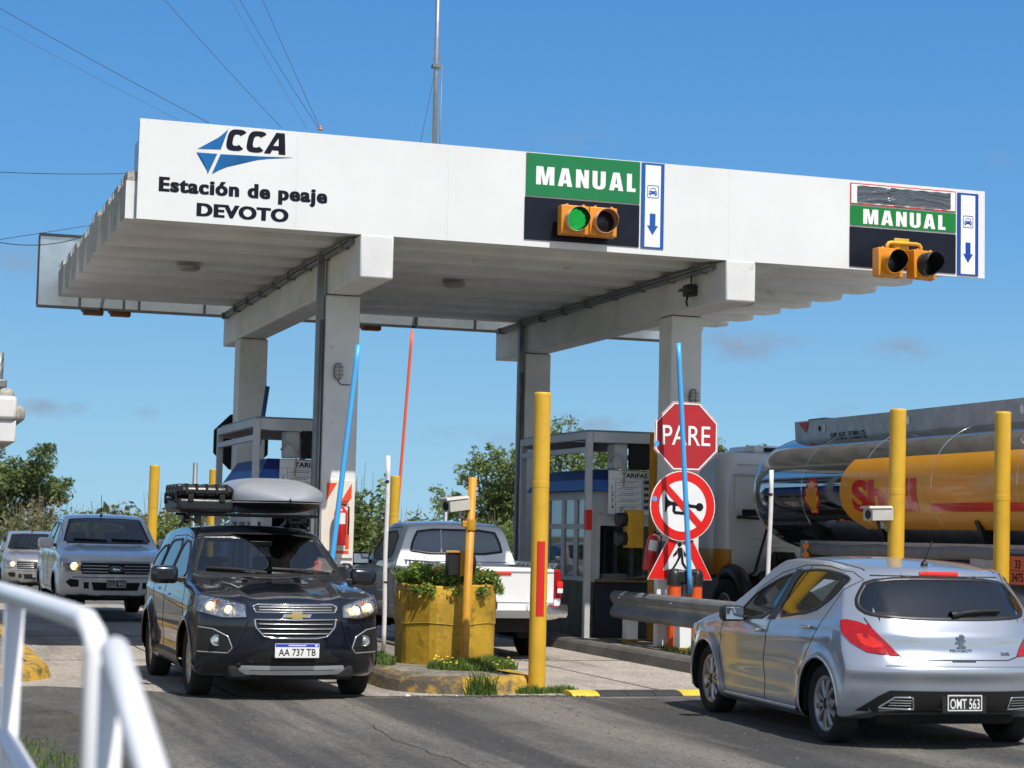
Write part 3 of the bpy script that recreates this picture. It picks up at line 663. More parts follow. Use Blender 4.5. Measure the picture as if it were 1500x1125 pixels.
# ---------------------------------------------------------------- mast and wires
ms = empty('antenna_mast', W3(4.52, 3, 5.8), AL, 'thin grey lattice mast standing on the canopy roof', 'mast')
mb = MB(); mb.tube([(0, 0, 0), (0, 0, 5.2)], .035, 12); mb.build('pole', GALV, ms)
mb = MB(); mb.box(-.06, .06, -.06, .06, 2.45, 2.5); mb.tube([(.08, 0, 0), (.085, 0, 2.5)], .008, 6); mb.bar((-.05, 0, 2.6), (.09, 0, 2.6), .02, .02); mb.build('clamp', GALV_D, ms)
WIRE = mat('wire_dark', (.03, .03, .035), .6)
def px_at(px, py, Y):
    d = F_+CR*((px-750)/FPX)-CU*((py-562.5)/FPX); return Vector((0, 0, CAM_H))+d*(Y/d.y)
def wire(name, label, cat, group, p0, p1, sag=0., r=.006, n=14):
    p0, p1 = Vector(p0), Vector(p1); mb = MB()
    mb.tube([p0.lerp(p1, i/n)-Vector((0, 0, sag*4*(i/n)*(1-i/n))) for i in range(n+1)], r, 6)
    return tag(mb.build(name, WIRE), label, cat, group)
G = 'thin wires above the canopy'
M1 = W3(4.52, 3, 8.3)
wire('guy_wire', 'faint guy wire from mast clamp down to the fascia on its left', 'wire', G, M1, W3(3.55, .2, ZT), 0, .003)
wire('overhead_wire', 'dark wire from top left corner to fascia above the logo', 'wire', G, px_at(-60, -22, 25.5), px_at(306, 180, 26.5), .02, .004)
wire('overhead_wire', 'faint wire just below the dark wire at far left', 'wire', G, px_at(-60, 5, 25.5), px_at(262, 176, 26.3), .02, .002)
wire('overhead_wire', 'dark wire coming down from above toward the letters on fascia', 'wire', G, px_at(215, -30, 25.5), px_at(412, 187, 26), .02, .0035)
wire('overhead_wire', 'faint wire left of the pair meeting fascia at the insulator', 'wire', G, px_at(320, -30, 26), px_at(450, 189, 26), .0, .002)
wire('overhead_wire', 'left wire of the close pair ending at fascia insulator', 'wire', G, px_at(335, -30, 27), px_at(468, 190, 24.6), .05, .0035)
wire('overhead_wire', 'right wire of the close pair ending at fascia insulator', 'wire', G, px_at(372, -30, 27), px_at(470, 190, 24.6), .02, .0035)
wire('overhead_wire', 'nearly level wire entering from left edge to roof end', 'wire', G, px_at(-40, 250, 20), px_at(186, 254, 24.4), .02, .004)
wire('overhead_wire', 'dark slack wire from left edge across the rear fascia', 'wire', G, px_at(-40, 346, 24), px_at(132, 343, 29), .14, .006)
wire('overhead_wire', 'faint straight wire from left edge to roof end above rear fascia', 'wire', G, px_at(-40, 357, 24), px_at(140, 329, 28.5), .0, .004)
e = empty('insulator', px_at(469, 191, 24.6), AL, 'small orange insulator where two wires meet the fascia top', 'insulator')
mb = MB(); mb.lathe([(.0, .0), (.03, .0), (.03, .02), (.016, .03), (.028, .045), (.012, .06), (0, .065)], n=12); mb.build('insulator_cap', mat('orange_porcelain', (.6, .2, .04), .3), e)
# ================================================================ toll booths
def booth(u0, W_, lab, fare_lab):
    b = empty('toll_booth', W3(u0, 2.9, .15), AL, lab, 'toll booth', 'toll booths between the columns')
    D_, H_ = 3.0, 2.97
    mb = MB()
    for x, y in ((0, 0), (0, D_), (W_, 0), (W_, D_)): mb.box(x-.045, x+.045, y-.045, y+.045, 0, H_-.002, .006, 1)
    mb.box(.047, W_-.047, -.05, .04, H_-.15, H_, .006, 1); mb.box(.047, W_-.047, D_-.04, D_+.05, H_-.15, H_, .006, 1)
    for x in (-.048, W_-.04): mb.box(x, x+.088, .047, D_-.047, H_-.11, H_-.003, .006, 1); mb.box(x+.01, x+.07, .047, D_-.047, H_-.30, H_-.22, .006, 1)
    fr_ = mb.build('steel_frame', BOOTHW, b)
    if W_ > 1.4: mb = MB(); mb.box(-.0475, .0475, -.0475, .0475, 1.55, 1.84); mb.build('red_band', REDT, fr_)
    mb = MB(); mb.box(.0, W_, .05, D_-.05, H_+.002, H_+.03); mb.build('flat_roof', GALV_D, b)
    # cabin: side walls with openings built from bands
    x0, x1, y0, y1 = .17, W_-.17, .28, D_-.2
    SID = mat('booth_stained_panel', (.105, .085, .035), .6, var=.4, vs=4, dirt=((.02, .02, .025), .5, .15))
    for x, s in ((x0, -1), (x1, 1)):
        sw = MB(); T = .05; xa, xb = (x, x+T) if s < 0 else (x-T, x)
        sw.box(xa, xb, y0, y1, .80, .86); sw.box(xa, xb, y0, y1, 2.0, 2.12); sw.box(xa+.002, xb-.002, y0+.002, y1-.002, 1.56, 1.64)
        for ya, yb in ((y0, y0+.12), (y0+.66, y0+.78), (y0+1.22, y0+1.34), (y0+1.9, y0+2.02), (y1-.1, y1)): sw.box(xa+.001, xb-.001, ya, yb, .86, 2.0)
        w = sw.build('side_wall', BOOTHW, b)
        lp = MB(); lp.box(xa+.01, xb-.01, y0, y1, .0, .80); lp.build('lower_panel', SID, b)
        for ya, yb in ((y0+.12, y0+.66), (y0+.78, y0+1.22), (y0+1.34, y0+1.9), (y0+2.02, y1-.1)):
            for za, zb in ((.86, 1.56), (1.64, 2.0)):
                g = MB(); g.box((xa+xb)/2-.004, (xa+xb)/2+.004, ya, yb, za, zb); g.build('window_pane', BGLASS, w)
    fr = MB(); fr.box(x0+.051, x1-.051, y0, y0+.05, 1.62, 2.12); fr.box(x0+.051, x0+.13, y0+.002, y0+.048, .8, 1.62); fr.box(x1-.13, x1-.051, y0+.002, y0+.048, .8, 1.62); fr.build('front_wall', BOOTHW, b)
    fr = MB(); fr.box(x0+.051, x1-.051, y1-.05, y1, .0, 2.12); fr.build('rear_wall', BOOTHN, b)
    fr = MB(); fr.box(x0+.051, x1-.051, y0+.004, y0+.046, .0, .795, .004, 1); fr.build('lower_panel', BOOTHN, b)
    ct = MB(); ct.box(x0+.06, x1-.06, y0-.10, y0+.5, .80, .84, .008, 1); cto = ct.build('counter', mat('counter_board', (.20, .15, .10), .6, var=.3, vs=6), b)
    ct = MB(); ct.box(x0+.12, x0+.44, y0-.08, y0+.08, .842, .852, .002, 1); ct.box(x0+.30, x0+.62, y0-.06, y0+.12, .853, .862, .002, 1); ct.bar((x0+.62, y0-.05, .86), (x0+.9, y0+.05, .90), .22, .004); ct.build('paper_sheets', mat('brown_paper', (.34, .26, .18), .8, var=.3, vs=9), cto)
    ct = MB(); ct.box(x0+.2, x0+.6, y0+.1, y0+.35, .842, .92, .01, 1); ct.box(x0+.75, x0+1.2, y0+.0, y0+.22, .842, .875, .005, 1); ct.box(x0+1.0, x0+1.1, y0+.28, y0+.4, .842, 1.15, .01); ct.build('till', GALV_D, b)
    fl = MB(); fl.box(x0+.05, x1-.05, y0+.05, y1-.05, 2.03, 2.11); fl.build('cabin_ceiling', BOOTHW, b)
    # blue awning skirt round the cabin
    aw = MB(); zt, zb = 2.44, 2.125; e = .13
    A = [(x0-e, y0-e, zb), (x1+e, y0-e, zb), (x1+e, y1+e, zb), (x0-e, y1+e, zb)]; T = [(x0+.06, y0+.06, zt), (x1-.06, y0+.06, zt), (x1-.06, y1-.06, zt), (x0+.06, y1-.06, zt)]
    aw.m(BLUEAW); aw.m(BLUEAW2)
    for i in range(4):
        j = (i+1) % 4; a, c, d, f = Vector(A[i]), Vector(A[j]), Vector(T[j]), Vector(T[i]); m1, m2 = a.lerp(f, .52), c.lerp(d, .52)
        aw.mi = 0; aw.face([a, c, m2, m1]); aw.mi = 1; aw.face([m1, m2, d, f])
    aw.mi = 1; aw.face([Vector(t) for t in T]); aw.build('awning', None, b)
    # white meter housing, black screen, cables
    mb = MB(); mb.box(.42, .62, .05, .38, 2.45, 2.82, .02); mb.build('meter_box', BOOTHW, b)
    mb = MB(); mb.box(.64, 1.16, .0, .10, 2.44, 2.84, .015); mb.box(.98, 1.12, -.06, .0, 2.26, 2.44, .01); mb.build('display_back', BLACKM, b)
    mb = MB(); mb.tube([(.55, .02, 2.2), (.56, .0, 2.5), (.50, .02, 2.62), (.42, .04, 2.66), (.36, .1, 2.55)], .014, 8); mb.build('cable', GALV, b)
    mb = MB(); mb.tube([(.2, .1, 1.8), (.4, .08, 1.78), (.52, .08, 1.80), (.56, .06, 1.9)], .013, 8); mb.build('cable', GALV, b)
    # fare table
    fb = empty('fare_board', W3(u0+.36, 3.02, .15), AL, fare_lab, 'fare board', 'fare boards on the booths')
    mb = MB(); mb.box(0, .66, 0, .04, 1.79, 2.425, .004, 1); bd = mb.build('board', TXTW, fb)
    GREYT = mat('fare_lettering', (.10, .10, .11), .6)
    text_obj('TARIFAS', .20, 2.32, .40, .07, XZ, -.004, TXTB, bd, bold=.03)
    mb = MB(); zz = 2.305
    for i in range(6): mb.box(.01, .65, -.0032, -.0012, zz-.092*i-.003, zz-.092*i)
    mb.box(.105, .109, -.0032, -.0012, 1.80, 2.30); mb.box(.515, .519, -.0033, -.0011, 1.80, 2.30); mb.build('ruled_lines', GREYT, bd)
    for i in range(5):
        z = 2.305-.092*(i+1)+.022
        if i: text_obj(str(i), .04, z, None, .055, XZ, -.004, TXTB, bd, bold=.02)
        else: text_obj('5', .04, 1.803, None, .014, XZ, -.004, TXTB, bd)
        mb = MB(); rw = random.Random(i)
        for row in range(2):
            x = .135+(0 if row else .05)
            while x < (.46 if row == 0 else .38):
                L = rw.uniform(.015, .045); mb.box(x, x+L, -.0033, -.0012, z+.035-row*.024, z+.044-row*.024); x += L+.009
        mb.build('small_print', GREYT, bd)
        mb = MB(); mb.box(.535, .64, -.0035, -.0012, z-.012, z+.062); mb.build('price_tab', mat('price_grey', (.32, .33, .34), .5), bd)
        mb = MB(); mb.box(.555, .585, -.0045, -.0036, z+.008, z+.046); mb.box(.592, .622, -.0045, -.0036, z+.008, z+.046); mb.build('price_digits', TXTB, bd)
    return b
booth(6.93, 1.5, 'grey framed toll booth with blue awning between the right columns', 'white fare table under the right booth screen, next to the stop sign')
booth(2.08, 1.27, 'grey framed toll booth with blue awning behind the dark car', 'white fare table of the left booth, half hidden by ochre pole')

# ---------------------------------------------------------------- posts
def post(u, v, z0, z1, r, label, cat='post', group='thick yellow posts', material=YEL, lean=(0, 0), bands=()):
    e = empty('yellow_post', W3(u, v, z0), AL, label, cat, group); H_ = z1-z0
    e.rotation_euler = (lean[1], lean[0], AL)
    mb = MB(); mb.lathe([(r, -.05), (r, H_*.3), (r, H_*.679), (r, H_*.68), (r*1.02, H_*.681), (r*1.02, H_*.682), (r*1.02, H_*.70), (r*1.02, H_*.701), (r, H_*.702), (r, H_*.703), (r, H_-.03), (r, H_-.01), (r-.008, H_), (0.001, H_)], n=32); mb.build('pipe', material, e)
    for (a0, a1, za, zb) in bands:       # reflective tape wrapped part of the way round, angles from -y
        t = MB(); n = 10; rr_ = r*1.012
        P = [[Vector((rr_*math.sin(R_(a0+(a1-a0)*i/n)), -rr_*math.cos(R_(a0+(a1-a0)*i/n)), z)) for i in range(n+1)] for z in (za-z0, zb-z0)]
        for i in range(n): t.face([P[0][i], P[0][i+1], P[1][i+1], P[1][i]], True)
        t.build('reflective_strip', REDT, e)
    return e
post(3.72, -4.32, 0, 3.09, .088, 'tall yellow post with red strip at the planter island nose', bands=[(-35, 22, .78, 1.55)])
post(7.63, -4.7, .16, 3.06, .088, 'yellow post with small security camera rising behind the silver hatchback', bands=[(-30, 30, .9, 1.43)], lean=(.012, 0))
post(9.0, -4.6, .0, 3.09, .088, 'yellow post with red strip at right edge beside the tanker', bands=[(-28, 42, .5, 1.20)], lean=(.01, 0))
post(2.38, 15.6, .15, 2.83, .10, 'yellow post standing alone behind the silver pickup', lean=(.01, 0))
post(3.6, 15.6, .15, 2.79, .10, 'yellow post half hidden by the left booth and black case')
post(7.28, 15.4, .15, 2.76, .10, 'yellow post beside the red barrier arm behind the white pickup', lean=(.015, 0))
post(6.1, 16, .0, 1.85, .07, 'short yellow post seen over the white pickup cab', lean=(.0, 0))
def pole(name, u, v, z0, z1, r, material, label, cat, group=None, lean=(0, 0)):
    e = empty(name, W3(u, v, z0), AL, label, cat, group); e.rotation_euler = (lean[1], lean[0], AL)
    mb = MB(); mb.lathe([(r, 0), (r, z1-z0-.004), (0.001, z1-z0)], n=20); mb.build('pipe', material, e); return e
pole('dark_pole', 2.95, 13.9, 0, 2.85, .045, GALV_D, 'thin dark grey pole behind the black case on the car roof', 'pole')
pole('dark_pole', 11.2, 25, 0, 2.6, .055, GALV_D, 'grey pole beside the tree behind the white pickup', 'pole')
pole('blue_pole', 2.8, 6.6, 2.9, 3.85, .035, mat('dark_blue_pole', (.03, .09, .22), .4), 'dark blue rod sticking up behind the left booth roof', 'rod', lean=(.12, 0))
# ochre pole on the planter island with camera and signal
op = pole('ochre_pole', 3.42, -2.72, .15, 2.24, .047, OCHRE, 'thin ochre pole in front of the round planter', 'pole', 'ochre poles', lean=(.024, 0))
mb = MB(); mb.lathe([(.058, 1.50), (.060, 1.52), (.060, 1.60), (.058, 1.62)], n=20); mb.box(-.1, .0, -.03, .03, 1.53, 1.60, .008); mb.build('clamp', OCHRE, op)
def cctv(loc, rz, pitch, label):
    e = empty('security_camera', loc, rz, label, 'camera', 'white housed security cameras on posts'); e.rotation_euler = (0, pitch, rz)
    CASE = mat('camera_housing', (.50, .49, .44), .5, var=.1, vs=9)
    mb = MB(); mb.prism([(-.06, -.05), (.06, -.05), (.06, .035), (.045, .055), (-.045, .055), (-.06, .035)], lambda a, b, d: Vector((d, a*1.3, b*1.35)), -.16, .12); h = mb.build('housing', CASE, e)
    mb = MB(); mb.prism([(-.068, .045), (.068, .045), (.055, .064), (-.055, .064)], lambda a, b, d: Vector((d, a*1.3, b*1.35)), -.20, .11); mb.build('sun_shield', CASE, e)
    mb = MB(); mb.cyl((-.158, 0, -.005), (-.164, 0, -.005), .05, n=16); mb.build('lens', BLACK, h)
    mb = MB(); mb.tube([(.02, 0, -.06), (.03, 0, -.14), (.16, 0, -.15)], .02, 8); mb.tube([(.1, .02, -.05), (.08, .02, -.16), (.13, .02, -.2), (.2, .02, -.16)], .008, 6); mb.build('bracket', GALV, e)
    return e
cctv(W3(3.29, -2.74, 1.93), AL+R_(22), R_(-7), 'off white security camera clamped to the thin ochre pole')
cctv(W3(7.44, -4.72, 1.92), AL+R_(10), R_(-2), 'off white security camera on yellow post in front of the tanker')
# black signal box fixed to ochre pole, lens turned away
e = empty('traffic_signal', W3(3.41, -2.60, 1.14), AL, 'small black signal box behind the thin ochre pole over planter', 'traffic light')
e.scale = (.8, .8, .85)
mb = MB(); mb.box(-.20, .08, .02, .18, .0, .30, .015); mb.build('signal_box', BLACK, e)
mb = MB(); mb.cyl((.05, .10, .15), (.19, .10, .15), .13, .14, n=24); mb.build('visor', BLACK, e)
mb = MB(); mb.box(-.24, .12, .0, .04, .302, .33, .004); mb.box(-.03, .03, .0, .02, .0, .3); mb.build('bracket', OCHRE, e)

# planter: a short concrete pipe section, faceted and thickly painted
pl = empty('round_planter', W3(3.42, -1.95, .15), AL, 'big round yellow painted concrete planter full of green plants', 'planter')
rp = random.Random(9); n = 9; mb = MB(); rings = []
prof = [(.585, -.02), (.585, .05), (.59, .40), (.592, .445), (.602, .452), (.60, .46), (.603, .68), (.60, .72), (.586, .87), (.57, .885), (.53, .885), (.525, .72)]
seg = n*5
lump = [rp.uniform(-.014, .014) for _ in range(seg)]
for r, z in prof:
    row = []
    for i in range(seg):
        a = 2*math.pi*(i+.5)/seg; a0 = 2*math.pi/n; a += 1e-4; f = math.cos(a0/2)/math.cos((a % a0)-a0/2)
        rr_ = r*(.0+1.0*f); zz = z
        if z > .8: zz += .010*math.sin(a*2.3+1)+lump[i]*.4
        if .42 < z < .48: zz += .01*math.sin(a*5)
        row.append(mb.b.verts.new((rr_*math.cos(a), rr_*math.sin(a), zz)))
    rings.append(row)
for a, b in zip(rings, rings[1:]): mb.bridge(a, b, False)
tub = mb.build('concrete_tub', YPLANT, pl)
for k in range(9):      # thick runs of old paint under the rim
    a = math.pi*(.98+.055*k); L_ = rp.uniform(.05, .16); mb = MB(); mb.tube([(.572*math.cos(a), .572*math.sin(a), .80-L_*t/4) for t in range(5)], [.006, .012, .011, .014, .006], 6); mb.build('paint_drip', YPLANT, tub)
mb = MB(); mb.face([Vector((.53*math.cos(a), .53*math.sin(a), .80)) for a in np.linspace(0, 2*math.pi, 24, endpoint=False)]); mb.build('soil', mat('soil', (.045, .032, .022), .95, var=.3, vs=20, bump=.8), pl)

# ---------------------------------------------------------------- signs in front of the right column
def mount(name, u, v, z, label, cat): return empty(name, W3(u, v, z), AL, label, cat)
ps = mount('stop_sign', 7.545, .80, 2.985, 'red octagonal stop sign reading PARE in front of the right column', 'stop sign')
def octo(r): return [(r*math.cos(R_(22.5+45*i)), r*math.sin(R_(22.5+45*i))) for i in range(8)]
mb = MB(); mb.prism(octo(.505), XZ, 0, .006); mb.m(WHITE); pb = mb.build('sign_plate', WHITE, ps)
flat(octo(.498), XZ, -.004, REDS, pb, 'red_field', 0)
wb = MB(); o_, i_ = octo(.488), octo(.468)
for i in range(8): wb.face([XZ(*o_[i], -.0075), XZ(*o_[(i+1) % 8], -.0075), XZ(*i_[(i+1) % 8], -.0075), XZ(*i_[i], -.0075)])
wb.build('white_border', TXTW, pb)
text_obj('PARE', -.35, -.12, .70, .265, XZ, -.0078, TXTW, pb, bold=.004, spacing=1.0)
mb = MB(); mb.face([XZ(*q, -.009) for q in circ(-.43, -.11, .038, 16)]); mb.build('blue_sticker', BLUEARM, pb)
mb = MB(); mb.box(.02, .06, .008, .97, -.06, .06); mb.box(.10, .14, .008, .97, -.06, .06); mb.build('bracket', GALV_D, ps)
ns = mount('no_horn_sign', 7.50, .78, 2.045, 'round red and white sign with a crossed out horn below stop sign', 'traffic sign')
mb = MB(); mb.prism(circ(0, 0, .475, 40), XZ, 0, .006); nb = mb.build('sign_plate', WHITE, ns)
rg = MB(); o_, i_ = circ(0, 0, .462, 48), circ(0, 0, .345, 48)
for i in range(48): rg.face([XZ(*o_[i], -.004), XZ(*o_[(i+1) % 48], -.004), XZ(*i_[(i+1) % 48], -.004), XZ(*i_[i], -.004)])
rg.build('red_ring', REDB, nb)
hn = MB(); d = -.004
for poly in ([(-.26, .13), (-.245, .13), (-.215, .06), (-.17, .035), (-.17, -.01), (-.215, -.035), (-.245, -.11), (-.26, -.11)], [(-.1702, .036), (.22, -.008), (.22, -.05), (-.1702, -.012)],
             [(-.15, -.012), (-.105, -.016), (-.105, -.09), (-.15, -.095)], [(-.15, -.0955), (-.105, -.0905), (.05, -.100), (.05, -.140), (-.12, -.130)], [(.0505, -.100), (.0505, -.140), (.085, -.125), (.095, -.055), (.06, -.05), (.055, -.09)],
             [(.02, .022), (.085, .018), (.09, .042), (.02, .048)], [(.087, .017), (.11, -.001), (.085, .0)], circ(.245, -.028, .055, 16)):
    hn.face([XZ(p[0], p[1]+.02, d) for p in poly])
bmesh.ops.triangulate(hn.b, faces=hn.b.faces[:]); hn.build('horn_symbol', TXTB, nb)
sl = MB(); c, s_ = math.cos(R_(-45)), math.sin(R_(-45)); sl.face([XZ(a*c-b*s_, a*s_+b*c, -.0075) for a, b in ((-.36, -.045), (.36, -.045), (.36, .045), (-.36, .045))]); sl.build('red_slash', REDB, nb)
mb = MB(); mb.face([XZ(*q, -.009) for q in circ(-.41, .085, .034, 16)]); mb.build('blue_sticker', BLUEARM, nb)
mb = MB(); mb.box(.02, .06, .008, .97, -.06, .06); mb.box(.10, .14, .008, .97, -.06, .06); mb.build('bracket', GALV_D, ns)
ws = mount('pedestrian_sign', 7.485, .81, 1.065, 'red edged triangular pedestrian warning sign at foot of column', 'traffic sign')
mb = MB(); mb.prism([(-.47, -.01), (.47, -.01), (.44, .05), (.05, .78), (-.05, .78), (-.44, .05)], XZ, 0, .006); wb_ = mb.build('sign_plate', WHITE, ws)
tr = MB(); o_, i_ = [(-.462, -.002), (.462, -.002), (.04, .775), (-.04, .775)], [(-.25, .115), (.25, .115), (.01, .56), (-.01, .56)]
for i in range(4): tr.face([XZ(*o_[i], -.004), XZ(*o_[(i+1) % 4], -.004), XZ(*i_[(i+1) % 4], -.004), XZ(*i_[i], -.004)])
tr.build('red_border', REDB, wb_)
pd = MB()
for poly in (circ(-.01, .46, .03, 14), [(-.04, .42), (.03, .42), (.045, .30), (-.03, .29)], [(.0455, .40), (.085, .33), (.075, .28), (.05, .33)], [(-.0405, .40), (-.105, .32), (-.10, .29), (-.04, .34)],
             [(-.03, .289), (.01, .294), (-.045, .20), (-.09, .13), (-.125, .13), (-.07, .21)], [(.011, .294), (.045, .299), (.055, .22), (.115, .13), (.08, .13), (.02, .21)]):
    pd.face([XZ(*p, -.0045) for p in poly])
for k in range(3): pd.face([XZ(*p, -.0045) for p in ((-.20+k*.15, .118), (-.14+k*.15, .118), (-.12+k*.15, .128), (-.17+k*.15, .128))])
bmesh.ops.triangulate(pd.b, faces=pd.b.faces[:]); pd.build('walking_symbol', TXTB, wb_)
mb = MB(); mb.box(-.04, .04, .008, .96, .1, .5); mb.build('bracket', GALV_D, ws)
e = empty('sign_post', W3(7.26, .95, .15), AL, 'short white concrete post under the pedestrian sign', 'post')
mb = MB(); mb.box(-.07, .07, -.06, .06, 0, 1.0, .012); mb.build('post_shaft', WHITE, e)
# octagonal sign on the back column seen from behind
e = empty('stop_sign', W3(2.93, 8.9, 3.05), AL, 'dark back of an octagonal sign beside the far left column', 'stop sign')
mb = MB(); mb.prism(octo(.50), XZ, 0, .006); mb.build('sign_plate', BLACKM, e)

# ---------------------------------------------------------------- fire extinguishers
def extinguisher(loc, label, tilt=0., h=.50):
    e = empty('fire_extinguisher', loc, AL, label, 'extinguisher', 'red fire extinguishers'); e.rotation_euler = (0, tilt, AL)
    r = .085
    mb = MB(); mb.lathe([(.001, 0), (r*.9, 0), (r, .012), (r, h*.74), (r*.9, h*.82), (r*.55, h*.88), (.025, h*.90), (.025, h*.94)], n=24); mb.build('cylinder', EXTR, e)
    mb = MB(); 
    for a0, a1 in ((-55, 35),):
        nn = 10; P = [[Vector((r*1.01*math.sin(R_(a0+(a1-a0)*i/nn)), -r*1.01*math.cos(R_(a0+(a1-a0)*i/nn)), z)) for i in range(nn+1)] for z in (h*.50, h*.76)]
        for i in range(nn): mb.face([P[0][i], P[0][i+1], P[1][i+1], P[1][i]], True)
    mb.build('paper_label', PLATEW, e)
    mb = MB(); mb.cyl((0, 0, h*.93), (0, 0, h), .02, n=12); mb.bar((-.02, 0, h*.99), (.10, -.01, h*1.04), .02, .012); mb.bar((-.02, 0, h*.96), (.10, -.01, h*.97), .02, .012); mb.build('valve', BLACK, e)
    mb = MB(); mb.tube([(.03, 0, h*.96), (r*1.2, -.02, h*.9), (r*1.25, -.03, h*.6), (r*1.2, -.03, h*.25)], .011, 8); mb.build('hose', BLACK, e)
extinguisher(W3(7.24, 1.35, 1.16), 'red extinguisher hanging tilted left of the pedestrian sign', R_(10), .55)
fp = empty('extinguisher_panel', W3(2.76, 1.765, 1.25), AL, 'white panel with red corner stripes behind the left extinguisher', 'safety panel')
mb = MB(); mb.box(.0, .44, -.012, 0, 0, 1.03, .004, 1); pn = mb.build('panel', mat('cream_panel', (.74, .70, .60), .5, var=.08, vs=5), fp)
mb = MB()
for poly in ([(.06, .99), (.20, .99), (.06, .75)], [(.24, .72), (.40, .99), (.40, .80), (.30, .66)], [(.06, .10), (.06, .0601), (.38, .0601), (.38, .10)], [(.33, .60), (.38, .68), (.38, .12), (.33, .12)]): mb.face([XZ(*p, -.0155) for p in poly])
mb.build('red_stripes', mat('safety_red_orange', (.75, .07, .02), .4), pn)
extinguisher(W3(2.99, 1.63, 1.42), 'red extinguisher on the panel behind the silver roof box', 0, .56)

# ---------------------------------------------------------------- barriers
def barrier(u, v, label, arm_m, p0, p1, r=.032, cap=True, group='toll barriers'):
    e = empty('toll_barrier', W3(u, v, .15), AL, label, 'barrier', group)
    mb = MB()
    if cap:
        for x in (-.155, .155): mb.lathe([(.085, 0), (.085, .94)], (x, 0, 0), n=20)
        mb.build('orange_post', ORNG, e)
        mb = MB()
        for x in (-.155, .155): mb.lathe([(.097, .84), (.097, .97), (.085, 1.02), (.05, 1.055), (.001, 1.06)], (x, 0, 0), n=20)
        mb.box(-.155, .155, -.09, .09, .86, 1.04, .03, 3); mb.build('black_hood', BLACK, e)
        mb = MB(); mb.box(-.04, .04, -.06, .06, .0, .88, .01); mb.box(.20, .24, .1, .14, 0, .95); mb.build('mechanism', GALV_D, e)
        mb = MB(); mb.box(.005, .065, -.14, -.09, .74, .96, .008); mb.build('arm_socket', mat('rusty_socket', (.12, .07, .04), .7, .3), e)
    b = MB(); q0, q1 = Vector(p0), Vector(p1); nn = 14
    b.tube([q0.lerp(q1, i/nn) for i in range(nn+1)], r, 12); b.build('arm', arm_m, e)
    return e
barrier(7.43, .5, 'light blue raised barrier arm on orange posts before the stop sign', BLUEARM, (.02, -.13, .74), (-.205, -.13, 4.05), .034)
barrier(2.66, .5, 'light blue raised barrier arm beside the left column and extinguisher', BLUEARM, (-.09, -.13, .74), (.205, -.13, 3.80), .034)
barrier(7.55, 16.2, 'orange red raised barrier arm seen beyond the middle lane', ORARM, (-.05, 0, .3), (.26, 0, 5.75), .032, False)
# white marker rods
def rod(u, v, z0, z1, label, lean=(0, 0)):
    e = empty('marker_rod', W3(u, v, z0), AL, label, 'marker rod', 'thin white marker rods'); e.rotation_euler = (lean[1], lean[0], AL); h = z1-z0
    mb = MB(); mb.tube([(0.006*math.sin(i), 0, h*i/10) for i in range(11)], .028, 10); mb.build('rod', mat('rod_white', (.72, .70, .68), .5, var=.15, vs=8), e)
    mb = MB(); mb.lathe([(.0295, h*.86), (.0295, h*.875)], n=12); mb.lathe([(.0295, h*.35), (.0295, h*.36)], n=12); mb.build('band', BLACK, e)
rod(3.12, -.3, .15, 2.54, 'thin white rod standing between the dark car and planter')
rod(7.9, -1.0, .15, 2.5, 'thin white rod standing between stop sign and tanker', lean=(.022, 0))
# ochre poles by the booths with a yellow signal housing
for u, gl, sg in ((7.80, 'thick ochre pole behind the stop sign beside the fare table', True), (2.98, 'ochre pole in front of the left fare table', False)):
    e = pole('ochre_pole', u, 2.55, .15, 3.12, .068, OCHRE, gl, 'pole', 'ochre poles')
    if sg:
        t = empty('traffic_signal', W3(u-.37, 2.38, 1.46), AL, 'yellow signal housing turned sideways on the pole by right fare table', 'traffic light')
        mb = MB(); mb.box(-.12, .12, -.1, .1, 0, .54, .012, 2); mb.box(-.003, .003, -.103, -.101, 0, .54); mb.box(-.119, .119, -.104, -.1, .268, .274); mb.build('signal_housing', mat('signal_yellow', (.60, .33, .015), .5, var=.15, vs=8), t)
        mb = MB(); mb.cyl((-.12, 0, .13), (-.26, 0, .12), .1, n=20); mb.cyl((-.12, 0, .40), (-.26, 0, .39), .1, n=20); mb.build('visor', BLACK, t)
    else:
        mb = MB(); mb.box(-.09, .09, -.09, .09, 2.5, 2.56, .01); mb.build('clamp', OCHRE, e)

# ---------------------------------------------------------------- guard rail
gr = empty('guard_rail', W3(7.12, 2.25, 0), AL, 'grey corrugated crash barrier beside the right island', 'guard rail')
sec = [(0, .47), (-.035, .48), (-.075, .52), (-.08, .56), (-.03, .60), (-.005, .645), (-.005, .675), (-.03, .72), (-.08, .765), (-.075, .81), (-.035, .85), (0, .86)]
mb = MB(); rows = []
for k, v in enumerate([.06, .03, 0.0, -.3, -.8]+list(np.linspace(-1.6, -6.6, 8))):
    sq = 1 if k > 1 else (.75 if k == 1 else .35)
    rows.append([mb.b.verts.new((p[0]*sq, v, .665+(p[1]-.665)*(sq if k < 2 else 1))) for p in sec])
for a, b in zip(rows, rows[1:]):
    for i in range(len(sec)-1):
        f = mb.b.faces.new((a[i], a[i+1], b[i+1], b[i])); f.smooth = True
bmesh.ops.solidify(mb.b, geom=mb.b.faces[:], thickness=.004)
beam = mb.build('rail_beam', RAILG, gr)
mb = MB()
for v in (-.35, -2.2, -4.1): 
    for z in (.56, .76): mb.cyl((-.09, v, z), (-.07, v, z), .014, n=8)
mb.build('rail_bolts', GALV, beam)
for v in (-.35, -2.2, -4.1):
    mb = MB(); mb.m(WHITE); mb.box(.01, .18, v-.09, v+.09, .17, .80, .01, 1); mb.m(YKERB); mb.box(.005, .185, v-.095, v+.095, .10, .20, .005, 1); mb.build('concrete_post', None, gr)

